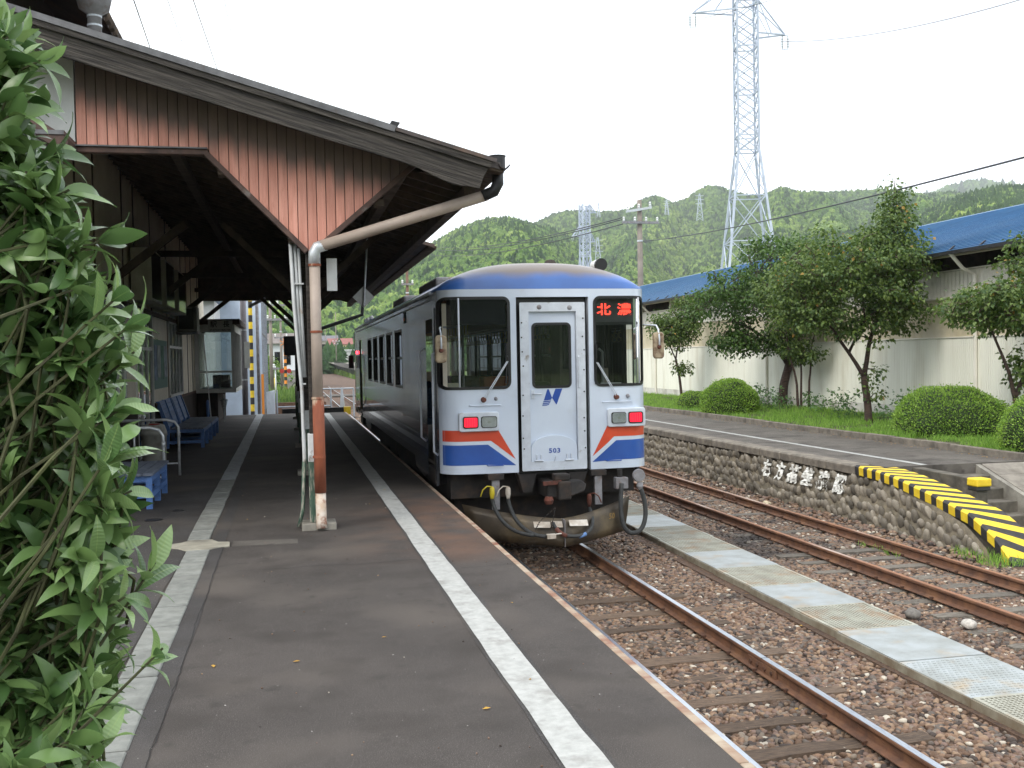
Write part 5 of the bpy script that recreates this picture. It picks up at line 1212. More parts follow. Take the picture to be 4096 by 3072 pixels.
MB().lathe([(.17,0),(.2,.1),(.21,.55),(.225,.56),(.22,.62),(.18,.74),(.05,.78)], 14, (-2.3,18.6,0)).build('body', M('bin_plastic', lin(178,178,172), lin(150,150,142), .6, scale=3, dirt=lin(120,116,106), dscale=4), bin_, smooth=True)
MB().lathe([(.10,0),(.08,.02)], 14, (-2.28,18.52,.75)).build('red_slot', m_red, bin_)
um = thing('clear_umbrella', 'clear umbrella hanging beneath the bay window', 'umbrella', (-1.75,31.7,.1))
MB().lathe([(.012,0),(.05,.35),(.11,.62),(.02,.66)], 10, (-1.9,31.65,.08)).build('canopy', glass_mat('clear_vinyl', (.8,.84,.84), .16, .25), um); MB().tube([(-1.9,31.65,.05),(-1.9,31.65,.86)], .008, 6).build('shaft', m_steel, um)
ub = thing('blue_umbrella', 'furled blue umbrella leaning under the bay window', 'umbrella', (-2.35,31.4,.1))
MB().lathe([(.01,0),(.045,.25),(.05,.6),(.02,.66)], 8, (-2.35,31.4,.05)).build('canopy', m_bblue, ub); MB().tube([(-2.35,31.4,.05),(-2.35,31.4,.88)], .008, 6).build('shaft', m_dkmetal, ub)
tag(MB().tube([(-2.22,30.9,.05),(-2.42,31.3,2.65)], .014, 8).build('white_pole', m_white), 'long white pole leaning beside the bay window', 'pole')
dp = thing('wall_drainpipe', 'thick grey drainpipe standing just past the bay window', 'drainpipe', (-1.45,36.3,0))
MB().tube([(-1.47,36.3,0),(-1.47,36.3,6.2)], .10, 14).build('pipe', M('pvc_grey', lin(146,142,148), lin(128,124,130), .5, scale=2), dp, smooth=True)
for z in (1.2,2.9,4.4): MB().lathe([(.112,-.02),(.112,.02)], 14, (-1.47,36.3,z)).build('strap', m_steel, dp)
MB().box(-1.46,36.12,1.6,-1.28,36.2,2.5).build('meter_box', m_bayw, dp)
yb = thing('hazard_pole', 'tall yellow and black banded pole past the bay window', 'pole', (-1.36,40,-.3))
for k in range(26):
    z = -.32+k*.26; MB().lathe([(.075,0),(.075,.26)], 12, (-1.36,40,z)).build('yellow_band' if k%2 else 'black_band', m_yellow if k%2 else m_blackp, yb)
tag(MB().tube([(-1.12,40.2,-.3),(-1.12,40.2,6.6)], .06, 10).build('grey_pole', m_greyp, smooth=True), 'slim grey pole next to the banded pole', 'pole')
lm = thing('platform_lamp', 'white tube lamp slung under the far end of the canopy', 'lamp', (-.9,33,3.7))
MB().bar((-1.15,33,3.55),(-.65,33,3.80),.12,.06).build('lamp_tray', m_white, lm); MB().tube([(-1.15,32.95,3.50),(-.67,32.95,3.745)], .02, 8).build('tube', m_white, lm)
bx_ = thing('post_box', 'dark metal box mounted on a far canopy post', 'box', (.1,27.2,2.2)); MB().box(-.10,27.0,1.95,.18,27.2,2.45).build('case', m_dkmetal, bx_, bevel=.01); MB().box(-.105,27.02,1.97,-.101,27.18,2.43).build('door', m_dkmetal, bx_)
# end-of-platform railing
m_wrail = M('white_railing', lin(206,214,224), lin(188,196,206), .5, scale=4)
er = thing('end_railing', 'white tubular railing across the platform end', 'railing', (.8,36.9,-.16))
for x in (-.42,.28,1.45,2.25): MB().tube([(x,36.9,-.2),(x,36.9,.80)], .03, 8).build('post', m_wrail, er)
for z in (.80,.20): MB().tube([(-.42 if z<.5 else .28,36.9,z),(2.25 if z>.5 else 1.45,36.9,z)], .028, 8).build('rail', m_wrail, er)
MB().prism([(-.78,36.6,-.2),(-.78,36.6,.75),(-.50,37.1,.80),(-.50,37.1,-.2)], (.02,.01,0)).build('gate_leaf', m_wrail, er)
MB().prism([(1.72,36.5,-.2),(1.80,36.7,.85),(1.86,36.7,.85),(1.95,36.5,-.2)], (0,.03,0)).build('gate_leaf', m_wrail, er)
sb = thing('end_block', 'dark block with yellow end across the platform end', 'block', (1,36.6,0))
MB().box(-.25,36.3,-.1,1.86,36.5,.16).build('beam', m_dkmetal, sb); MB().box(1.865,36.28,-.1,2.1,36.52,.17).build('yellow_end', m_yellow, sb)
# ================================================================== RIGHT SIDE: grass, shrubs, trees, warehouse
m_soil = M('grass_soil', lin(74,84,40), lin(60,60,38), .95, scale=3, bump=.6, bscale=25)
gb = MB(); nx, ny = 10, 60
for j in range(ny+1):
    for i in range(nx+1):
        x = 12.36+(16.2-12.36)*i/nx; y = 15.4+(72-15.4)*j/ny; gb.v.append((x, y, -.06+.10*(i/nx)+.03*noise.noise((x*.8,y*.5,0))))
for j in range(ny):
    for i in range(nx): a = j*(nx+1)+i; gb.f.append((a,a+1,a+nx+2,a+nx+1))
tag(gb.build('grass_bank', m_soil), 'soil strip carrying grass and shrubs behind the opposite platform', 'ground', kind='structure')
m_grass = leaf_mat('grass_blades', lin(84,128,40), lin(150,186,84), .6, .4, True)
def blades(n, area, seed, h0=.05, h1=.15, w=.007, zf=None, lean=.06, near=True):
    rr = random.Random(seed); b = MB(); x0,x1,y0,y1 = area
    for _ in range(n):
        x = rr.uniform(x0,x1); y = y0+(y1-y0)*(rr.random()**1.6 if near else rr.random())
        if noise.noise((x*1.1,y*1.1,seed)) < -.25: continue
        z = (zf(x,y) if zf else -.06+.10*(x-12.36)/3.84)-.01; h = rr.uniform(h0,h1)*(1+.8*max(0,noise.noise((x*.7,y*.7,3)))); a = rr.uniform(0,6.283); dx, dy = math.cos(a)*w, math.sin(a)*w
        lx, ly = rr.uniform(-lean,lean), rr.uniform(-lean,lean)
        b.add([(x-dx,y-dy,z),(x+dx,y+dy,z),(x+lx*.5+dx*.6,y+ly*.5+dy*.6,z+h*.65),(x+lx,y+ly,z+h)], [(0,1,2),(0,2,3)])
    return b
tag(blades(42000, (12.45,15.9,15.7,46), 4).build('grass', m_grass), 'bright green grass along the kerb of the opposite platform', 'grass', kind='stuff')
m_weed = leaf_mat('weed_leaves', lin(58,92,48), lin(104,140,78), .55, .35, True)
def leaf_quads(b, c, n, size, spread, rr, up=.3, droop=.0, wr=.42):
    for _ in range(n):
        d = Vector((rr.gauss(0,1), rr.gauss(0,1), rr.gauss(0,.8))).normalized(); p = c + Vector((d.x*spread[0], d.y*spread[1], d.z*spread[2]))*rr.random()**.45
        ax = (d + Vector((rr.uniform(-.7,.7), rr.uniform(-.7,.7), rr.uniform(-.7,.3)-droop))).normalized()
        nn = Vector((rr.uniform(-1,1), rr.uniform(-1,1), up+rr.uniform(0,1))).normalized(); sd = ax.cross(nn)
        if sd.length < .05: continue
        sd.normalize(); nn = sd.cross(ax); s = size*rr.uniform(.65,1.25); w = s*wr
        tip = p+ax*s-nn*s*.22; mid = p+ax*s*.45
        b.add([p, mid+sd*w-nn*.0+nn*w*.3, tip, mid-sd*w+nn*w*.3, mid], [(0,1,4),(1,2,4),(2,3,4),(3,0,4)])
wd = MB(); rr = random.Random(8)
for k in range(46):
    c = Vector((rr.uniform(14.3,15.8), rr.uniform(21,33), .02)); 
    for q in range(rr.randint(2,5)):
        leaf_quads(wd, c+Vector((rr.uniform(-.2,.2),rr.uniform(-.2,.2),.12+.14*q)), 12, .085, (.16,.16,.10), rr, .6)
tag(wd.build('weeds', m_weed), 'leafy weeds growing at the foot of the warehouse wall', 'weeds', kind='stuff')
# clipped domes
m_box = leaf_mat('clipped_leaves', lin(80,122,36), lin(156,188,76), .5, .25, True)
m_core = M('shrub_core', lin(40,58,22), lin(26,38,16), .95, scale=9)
def dome(c, r, n, lb, seed, size=.042):
    t = thing('clipped_shrub', lb, 'shrub', c, 'clipped round shrubs on the grass strip', local=True); rr = random.Random(seed)
    bm = bmesh.new(); bmesh.ops.create_icosphere(bm, subdivisions=4, radius=1)
    def R_(d): return 1+.09*noise.noise(d*1.9+Vector((seed,0,0)))+.05*noise.noise(d*5+Vector((seed,3,0)))
    for v in bm.verts: d = v.co.normalized(); v.co = Vector((d.x*r[0], d.y*r[1], d.z*r[2]))*R_(d)*.955; v.co.z += r[2]*.25; v.co.z = max(v.co.z, -.1)
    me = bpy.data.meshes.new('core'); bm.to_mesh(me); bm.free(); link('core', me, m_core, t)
    b = MB()
    while n > 0:
        d = Vector((rr.gauss(0,1), rr.gauss(0,1), rr.gauss(0,1))).normalized()
        if d.z < -.35: continue
        n -= 1
        p = Vector((d.x*r[0], d.y*r[1], d.z*r[2]))*R_(d)*rr.uniform(.945,1.025+ (.09 if rr.random()<.05 else 0)); p.z += r[2]*.25
        if p.z < 0: continue
        ax = (d*.8+Vector((rr.uniform(-1,1),rr.uniform(-1,1),rr.uniform(-.4,1)))).normalized(); sd = ax.cross(Vector((rr.uniform(-1,1),rr.uniform(-1,1),rr.uniform(-1,1)))).normalized(); s = size*rr.uniform(.6,1.2)
        b.add([p, p+ax*s*.5+sd*s*.3, p+ax*s, p+ax*s*.5-sd*s*.3], [(0,1,2,3)])
    o = b.build('foliage', m_box, t); o['kind'] = 'stuff'
    return t
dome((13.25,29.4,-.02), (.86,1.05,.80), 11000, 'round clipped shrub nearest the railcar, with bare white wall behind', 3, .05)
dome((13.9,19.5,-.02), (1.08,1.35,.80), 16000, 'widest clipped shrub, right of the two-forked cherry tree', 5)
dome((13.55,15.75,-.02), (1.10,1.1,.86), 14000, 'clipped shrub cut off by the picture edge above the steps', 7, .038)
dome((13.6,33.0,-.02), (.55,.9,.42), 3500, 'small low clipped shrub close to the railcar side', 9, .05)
# trees
m_bark = M('bark', lin(84,66,58), lin(54,44,40), .9, scale=6, stretch=(1,1,5), bump=.5, bscale=24)
m_leafg = leaf_mat('cherry_leaves', lin(50,80,32), lin(108,128,60), .5, .32, True)
m_leafd = leaf_mat('maple_leaves', lin(42,74,28), lin(88,118,48), .5, .28, True)
m_leafo = leaf_mat('turning_leaves', lin(150,128,60), lin(180,140,70), .55, .3, True)
def tree(lb, base, trunks, lobes, mat, seed, leaf=.10, per=52, spread=.36, name='cherry_tree', turn=0):
    t = thing(name, lb, 'tree', base, 'trees behind the opposite platform', local=True); rr = random.Random(seed)
    nodes = []; tb = MB()
    for pts_, r0, r1 in trunks:
        P_ = [Vector(p) for p in pts_]; n = len(P_); fine = []
        for i in range(n-1):
            for k in range(4): fine.append(P_[i].lerp(P_[i+1], k/4)+Vector((noise.noise((i+k*.3,seed,0)),noise.noise((i+k*.3,seed,5)),0))*.03)
        fine.append(P_[-1]); rs = [r0+(r1-r0)*(i/(len(fine)-1))**.8 for i in range(len(fine))]
        if pts_[0][2] < .1: rs[0] *= 1.35
        tb.tube(fine, rs, 8); nodes += [(p, r) for p, r in zip(fine, rs)]
    tb.build('trunk', m_bark, t, smooth=True)
    lbm = MB(); lv = MB(); tv = MB()
    for c, r, n in lobes:
        c = Vector(c)
        for _ in range(int(n*1.7)):
            d = Vector((rr.gauss(0,1), rr.gauss(0,1), rr.gauss(0,1))).normalized(); q = rr.random()**.42
            if noise.noise((d*1.9+c*.7)) < -.22: continue
            p = c + Vector((d.x*r[0], d.y*r[1], d.z*r[2]))*q*(1+.22*noise.noise(d*2+c))
            nd, nr = min(nodes, key=lambda a: (a[0]-p).length + .25*max(0, a[0].z-p.z+.1)*2)
            m_ = nd.lerp(p,.5)+Vector((rr.uniform(-.1,.1),rr.uniform(-.1,.1),rr.uniform(.0,.12))); lbm.tube([nd, m_, p], [min(nr,.022),.012,.004], 5, False)
            if len(nodes) < 260: nodes += [(m_, .012), (p, .007)]
            leaf_quads(lv, p, per, leaf, (spread, spread, spread*.62), rr, .5, .35, .36)
            if turn and rr.random() < turn: leaf_quads(tv, p, 3, leaf, (spread, spread, spread*.62), rr, .5, .35, .36)
    lbm.build('branches', m_bark, t); o = lv.build('crown', mat, t); o['kind'] = 'stuff'
    if tv.v: o = tv.build('turning_leaves', m_leafo, t); o['kind'] = 'stuff'
    return t
tree('two-forked cherry tree with the tallest crown, left of the widest clipped shrub', (14.15,23.1,0),
     [([(0,0,-.05),(-.05,0,.7),(-.12,0,1.15)], .10, .085), ([(-.12,0,1.15),(.05,.05,1.9),(.35,.1,2.7),(.45,.1,3.6),(.75,.1,4.6),(.85,.1,5.9)], .07, .012), ([(-.12,0,1.15),(-.5,.05,1.75),(-.95,.1,2.4),(-1.35,.1,3.2),(-1.6,.1,3.9)], .06, .015), ([(.2,.08,2.3),(.9,.0,3.0),(1.3,.0,3.5)], .04, .012), ([(-.5,.05,1.75),(-.2,-.2,2.6),(-.3,-.2,3.7)], .04, .012)],
     [((-.4,0,3.7),(2.0,1.4,1.3),140), ((.6,0,4.15),(1.1,1.0,1.0),66), ((.85,.1,5.2),(.36,.36,.95),24), ((-1.6,0,3.1),(.9,.8,.95),46), ((.9,0,2.75),(.75,.8,.55),30), ((-.2,-.1,2.3),(.8,.7,.4),16), ((.15,0,.9),(.12,.12,.5),3)], m_leafg, 11, turn=.14)
tree('dark spreading maple on a leaning trunk between railcar shrub and cherry trees', (15.6,30.6,0),
     [([(0,0,-.05),(.10,0,.7),(.28,0,1.35)], .17, .13), ([(.28,0,1.35),(-.2,0,2.0),(-.9,0,2.5),(-1.6,0,2.8)], .09, .02), ([(.28,0,1.35),(.2,0,2.3),(-.1,0,3.3),(-.3,0,4.2)], .09, .02), ([(.28,0,1.35),(.9,0,2.2),(1.4,0,3.0)], .08, .02)],
     [((-1.2,0,3.5),(1.8,1.3,1.1),100), ((.2,0,4.5),(1.9,1.3,1.25),120), ((1.0,0,3.3),(1.5,1.1,1.0),70), ((-1.4,0,2.15),(.9,.8,.42),36), ((.0,0,2.1),(.7,.7,.4),20)], m_leafd, 13, .11, 38, .38, 'maple_tree')
tree('slim three-stemmed young cherry tree standing in front of the maple', (15.0,28.3,0),
     [([(0,0,-.05),(-.05,0,.8),(-.25,0,1.6),(-.4,0,2.6)], .05, .02), ([(.12,.05,-.05),(.12,.05,.9),(.05,0,1.8),(.0,0,3.0)], .045, .015), ([(.35,0,-.05),(.36,0,.9),(.42,0,1.8),(.7,0,2.8)], .045, .015)],
     [((.1,0,3.2),(1.4,1.0,1.4),90), ((.4,0,4.2),(1.1,.9,.9),50), ((.1,0,1.75),(.55,.5,.28),14)], m_leafg, 17, turn=.1)
tree('young cherry tree close beside the railcar front, standing alone', (14.6,36.6,0),
     [([(0,0,-.05),(-.1,0,.8),(-.25,0,1.6)], .06, .045), ([(-.25,0,1.6),(-.1,0,2.4),(0,0,3.4)], .035, .012), ([(-.25,0,1.6),(-.55,0,2.3),(-.7,0,3.2)], .03, .012)],
     [((-.3,0,2.75),(1.0,.8,.85),60), ((.1,0,3.5),(.6,.6,.5),20), ((.05,0,1.3),(.22,.2,.22),5)], m_leafg, 19, turn=.08)
tree('cherry tree at the picture edge behind the clipped shrubs', (14.75,18.5,0),
     [([(0,0,-.05),(.0,0,.5),(-.05,0,.75)], .075, .06), ([(-.05,0,.75),(-.2,0,1.3),(-.5,0,1.95),(-.7,0,2.5)], .05, .015), ([(-.05,0,.75),(.25,0,1.4),(.35,0,2.2),(.55,0,3.0)], .05, .015)],
     [((-.45,0,2.65),(1.0,.9,.65),54), ((.45,0,2.9),(.95,.9,.75),50), ((.5,0,3.6),(.7,.7,.45),22), ((.2,0,1.35),(.35,.3,.4),8)], m_leafg, 23, turn=.14)
# warehouse
m_corr = M('cream_cladding', lin(238,238,226), lin(228,228,216), .5, scale=.8, stretch=(1,2.5,.35), dirt=lin(206,202,184), dscale=1.1, dlo=.5, dhi=.78)
m_beig = M('beige_board', lin(206,196,168), lin(186,176,150), .9, scale=3, bump=.3, bscale=50, dirt=lin(206,200,184), dscale=1.2)
m_whit = M('white_siding', lin(236,232,222), lin(222,218,206), .7, scale=2)
m_blk  = M('foundation_block', lin(216,214,206), lin(198,196,188), .9, scale=3, bump=.2, bscale=40, dirt=lin(140,136,122), dscale=1.2)
m_rblue= M('blue_roofing', lin(50,104,150), lin(44,92,136), .42, metal=.15, scale=2, dirt=lin(66,112,148), dscale=.6)
wh = thing('warehouse', 'long cream warehouse with blue stepped metal roof behind the trees', 'warehouse', (18, 40, 0))
WXR = 16.0
y = 15.0
while y < 76:
    ln = 3.6
    n = int(ln/.075); b = MB(); vs = []; fs = []
    for i in range(n*2+1):
        yy = y+ln*i/(2*n); dx = .016 if i%2 else 0; vs += [(WXR-.02+dx,yy,.30),(WXR-.02+dx,yy,2.08)]
    for i in range(2*n): fs.append((2*i,2*i+2,2*i+3,2*i+1))
    b.add(vs, fs).build('cladding_sheet', m_corr, wh); 
    MB().box(WXR+.003,y,2.09,WXR+.06,y+ln-.01,3.05).build('fibre_board', m_beig, wh)
    b = MB(); vs = []; fs = []; n = 24
    for i in range(n*2+1):
        yy = y+ln*i/(2*n); dx = .02 if i%2 else 0; vs += [(WXR+.01+dx,yy,3.06),(WXR+.01+dx,yy,3.72)]
    for i in range(2*n): fs.append((2*i,2*i+2,2*i+3,2*i+1))
    b.add(vs, fs).build('upper_siding', m_whit, wh)
    for q in range(3): MB().box(WXR-.01,y+q*1.2+.004,-.25,WXR+.15,y+q*1.2+1.196,.295).build('foundation_block', m_blk, wh, bevel=.006, seg=1)
    MB().box(WXR+.05,y+1.2,3.70,WXR+.2,y+1.42,4.15).build('eave_post', m_whit, wh)
    y += ln
for z in (2.075, 3.045, 3.715): MB().box(WXR-.035,15,z-.012,WXR+.05,76.2,z+.018).build('cover_strip', m_whit, wh)
MB().box(WXR+.9,15,-.2,WXR+1.0,76,4.6).build('inner_wall', m_timber_dark, wh); MB().box(WXR+.0,15,3.70,WXR+.9,76,3.73).build('wall_head', m_timber_dark, wh)
MB().box(15.42,14.6,4.00,15.50,76,4.10).build('eave_board', M('eave_board', lin(206,196,178), rough=.7), wh)
MB().prism([(15.5,14.6,4.06),(19.9,14.6,5.60),(19.9,14.6,5.50),(15.5,14.6,3.99)], (0,61.5,0)).build('roof_deck', m_whit, wh)
NS = 26
for i in range(NS):                                 # stepped roofing strips
    a, c = i/NS, (i+1)/NS; x0, x1 = 15.30+4.62*a, 15.30+4.62*c+.02; z0, z1 = 4.095+1.60*a, 4.095+1.60*c
    MB().prism([(x0,14.5,z0+.030),(x1,14.5,z1+.006),(x1,14.5,z1-.012),(x0,14.5,z0-.004)], (0,61.8,0)).build('roof_strip', m_rblue, wh)
MB().prism([(19.8,14.5,5.72),(20.0,14.5,5.78),(20.2,14.5,5.72),(20.2,14.5,5.6),(19.8,14.5,5.6)], (0,61.8,0)).build('ridge_cap', m_rblue, wh)
MB().prism([(20.1,14.5,5.70),(25,14.5,4.0),(25,14.5,3.9),(20.1,14.5,5.6)], (0,61.8,0)).build('roof_slope', m_rblue, wh)
for y in (21.4,32.3,43.1):
    MB().tube([(15.27,y,4.05),(15.6,y,3.7),(15.93,y,3.55),(15.93,y,-.2)], .045, 8).build('downpipe', m_whit, wh)
y = 14.9
MB().box(15.24,14.5,4.02,15.30,76,4.10).build('eave_gutter', m_dkmetal, wh)
while y < 60:
    MB().prism([(15.28,y,4.10),(15.46,y,4.24),(15.50,y,4.24),(15.34,y,4.10)], (0,.05,0)).build('snow_stop', m_dkmetal, wh); y += 1.1

tag(blades(500, (8.9,9.5,11.6,12.6), 71, .04, .12, .004, lambda x,y: -1.06, .05, False).build('ramp_weeds', m_grass), 'small weeds at the foot of the striped ramp', 'weeds', kind='stuff')
tag(blades(160, (8.1,8.5,12.6,13.6), 72, .03, .09, .004, lambda x,y: -1.06, .04, False).build('track_weeds', m_grass), 'few green weeds beside the rusty rail', 'weeds', kind='stuff')
# ================================================================== FAR: hills, pylons, poles, houses, wires
K_ = 4096/2212
def aim(x, y): r = RW @ Vector((x*K_-2048, y*K_-1536, 4096)); h = math.hypot(r.x, r.y); return r.x/h, r.y/h, r.z/h      # heading and slope of a sight line
m_hill = M('hill_soil', lin(46,66,34), lin(36,52,28), .95, scale=.02)
def fol(name, cols):
    m = bpy.data.materials.new(name); m.use_nodes = True; t = m.node_tree; b = t.nodes['Principled BSDF']; b.inputs['Roughness'].default_value = .8; b.inputs['Specular IOR Level'].default_value = .15
    N = t.nodes.new; L = t.links.new; oi = N('ShaderNodeObjectInfo'); r = N('ShaderNodeValToRGB')
    while len(r.color_ramp.elements) < len(cols): r.color_ramp.elements.new(.5)
    for i, (e, c) in enumerate(zip(r.color_ramp.elements, cols)): e.position = i/(len(cols)-1); e.color = (*lin(*c),1)
    g = N('ShaderNodeNewGeometry'); n = N('ShaderNodeTexNoise'); n.inputs['Scale'].default_value = .006; n.inputs['Detail'].default_value = 5; L(g.outputs['Position'], n.inputs['Vector'])
    mr = N('ShaderNodeMapRange'); mr.inputs['From Min'].default_value = .35; mr.inputs['From Max'].default_value = .65; L(n.outputs['Fac'], mr.inputs['Value'])
    mm = N('ShaderNodeMath'); mm.operation = 'MULTIPLY_ADD'; mm.inputs[1].default_value = .5; L(oi.outputs['Random'], mm.inputs[0])
    m2 = N('ShaderNodeMath'); m2.operation = 'MULTIPLY'; m2.inputs[1].default_value = .5; L(mr.outputs[0], m2.inputs[0]); L(m2.outputs[0], mm.inputs[2]); L(mm.outputs[0], r.inputs['Fac'])
    n3 = N('ShaderNodeTexNoise'); n3.inputs['Scale'].default_value = .9; n3.inputs['Detail'].default_value = 3; L(g.outputs['Position'], n3.inputs['Vector'])
    hs = N('ShaderNodeHueSaturation'); m4 = N('ShaderNodeMapRange'); m4.inputs['From Min'].default_value = .3; m4.inputs['From Max'].default_value = .7; m4.inputs['To Min'].default_value = .75; m4.inputs['To Max'].default_value = 1.25
    L(n3.outputs['Fac'], m4.inputs['Value']); L(m4.outputs[0], hs.inputs['Value']); L(r.outputs['Color'], hs.inputs['Color']); L(hs.outputs['Color'], b.inputs['Base Color']); return m
m_fb = fol('far_broadleaf', [(50,76,40),(72,100,48),(102,126,60),(138,154,84)])
m_fc = fol('far_conifer', [(34,56,36),(43,68,40),(56,82,46),(70,96,52)])
broad = bpy.data.collections.new('far_tree_shapes'); conif = bpy.data.collections.new('far_conifer_shapes'); mixed = bpy.data.collections.new('far_mixed_shapes')
for k in range(5):
    bm = bmesh.new(); bmesh.ops.create_icosphere(bm, subdivisions=3, radius=1)
    for v in bm.verts: d = v.co.normalized(); v.co *= 1+.42*noise.noise(d*1.7+Vector((k*9,0,0)))+.32*noise.noise(d*4.2+Vector((k*9,4,0))); v.co.z = v.co.z*(.95+.1*k)+.55
    me = bpy.data.meshes.new('broadleaf'); bm.to_mesh(me); bm.free(); me.materials.append(m_fb); o = bpy.data.objects.new('broadleaf', me); broad.objects.link(o); mixed.objects.link(o)
for k in range(4):
    b = MB(); n = 15; lay = 13; rr = random.Random(k)
    for q in range(lay):
        z0 = .1+q*.17; r = 1.0*(1-q/lay)**.7+.06; vs = [(0,0,z0+.42)]
        for i in range(n): a = 2*math.pi*(i+.5*(q%2))/n; f = rr.uniform(.75,1.15)*(1 if i%2 else .72); vs.append((r*f*math.cos(a), r*f*math.sin(a), z0-.12*rr.random()))
        b.add(vs, [(0,i+1,(i+1)%n+1) for i in range(n)])
    me = b.mesh('conifer'); me.materials.append(m_fc); o = bpy.data.objects.new('conifer', me); conif.objects.link(o)
    if k < 2: mixed.objects.link(o)
mixed2 = bpy.data.collections.new('far_cedar_mix')
for o in list(conif.objects)+list(broad.objects)[:3]: mixed2.objects.link(o)
def interp(tab, x):
    if x <= tab[0][0]: return tab[0][1]
    for (a, va), (c, vc) in zip(tab, tab[1:]):
        if a <= x <= c: return va+(vc-va)*(x-a)/(c-a)
    return tab[-1][1]
def hill(lb, tab, x0, x1, r0, r1, coll, dens, s0, s1, seed, spur=.22, nseg=60, depth=26):
    vs = []; fs = []
    for i in range(nseg+1):
        x = x0+(x1-x0)*i/nseg; hx, hy, sl = aim(x, interp(tab, x)+ (7 if r1 < 2000 else 2)); zr = sl*r1
        for j in range(depth+1):
            t = 1.35*j/depth; d = r0+(r1-r0)*t
            if t <= 1: h = t**.92
            else: h = 1-(t-1)*.9
            az = math.atan2(hx, hy); w = 4*min(t,1)*(1-min(t,1)); ph = az*r1/110
            h += w*spur*.35*(noise.noise((ph, t*1.2, seed))*1.3+.6*noise.noise((ph*2.3, t*2.5, seed+3)))
            vs.append((hx*d, hy*d, -1.2+max(0, (zr+H_EYE+1.2)*h)))
    for i in range(nseg):
        for j in range(depth): a = i*(depth+1)+j; fs.append((a, a+depth+1, a+depth+2, a+1))
    me = bpy.data.meshes.new('hill'); me.from_pydata(vs, [], fs); me.update(); fixn(me); me.shade_smooth()
    o = link('hill', me, m_hill); tag(o, lb, 'hill', kind='structure')
    scatter('forest', vs, fs, coll, dens, s0, s1, seed, 'forest covering the '+lb, 'forest', tilt=.06)
    return o
TA = [(-700,560),(-300,500),(0,530),(380,520),(700,500),(860,560),(905,545),(960,512),(1010,487),(1060,474),(1095,471),(1130,479),(1165,489),(1200,497),(1250,520),(1330,600),(1400,680)]
TB = [(1080,500),(1150,485),(1175,473),(1192,462),(1230,456),(1290,457),(1345,456),(1372,447),(1388,432),(1420,429),(1450,441),(1480,431),(1502,413),(1520,401),(1550,399),(1572,409),(1600,419),(1640,431),(1690,429),(1722,431),(1760,416),(1800,413),(1850,409),(1900,406),(1950,411),(2000,421),(2060,430),(2230,440)]
TC_ = [(1600,560),(1750,520),(1900,490),(1990,466),(2040,441),(2090,421),(2130,411),(2170,404),(2240,399)]
TD = [(1980,425),(2030,413),(2060,399),(2100,391),(2150,394),(2212,403),(2240,405)]
hill('nearer wooded hill to the left of the railcar roof', TA, -700, 1400, 330, 900, mixed, .13, .9, 2.9, 41, .5, 110)
hill('long wooded ridge behind the steel pylon', TB, 1080, 2235, 520, 1500, mixed, .085, 1.1, 3.6, 43, .55, 80, 34)
hill('dark wooded slope above the warehouse roof', TC_, 1600, 2240, 300, 800, mixed2, .13, 1.1, 2.6, 47, .3)
hill('pale distant mountain beyond the ridge', TD, 1980, 2240, 1900, 2700, mixed, .008, 6, 9, 51, .3, 30, 12)
b = MB(); n = 40
for i in range(n+1):
    a = rad(104)+rad(160)*i/n
    for d, h in ((150,-1.3),(260,22),(420,50),(600,70),(900,60)):
        hh = h*(1+.3*noise.noise((a*3,d*.01,2))); b.v.append((math.sin(a)*d-20, math.cos(a)*d, hh))
for i in range(n):
    for j in range(4): q = i*5+j; b.f.append((q, q+5, q+6, q+1))
tag(b.build('unseen_hill_ring', m_hill, smooth=True), 'unseen dark hill ring added behind the viewer for reflections', 'hill', kind='structure')  # out-of-view hills added to darken glass reflections and low sky light
# dark cedar belt at the foot of the hills
def belt(name, lb, n, f, seed, s0, s1):
    pass
v = []; f = []
for i in range(31):
    x = 400+ (1620-400)*i/30; hx, hy, sl = aim(x, 700)
    for d in (230, 400): v.append((hx*d, hy*d, -1.2))
for i in range(30): f.append((2*i,2*i+2,2*i+3,2*i+1))
scatter('cedar_wood', v, f, conif, .045, 1.8, 3.4, 61, 'dark cedar wood along the foot of the hills', 'forest', tilt=.04)
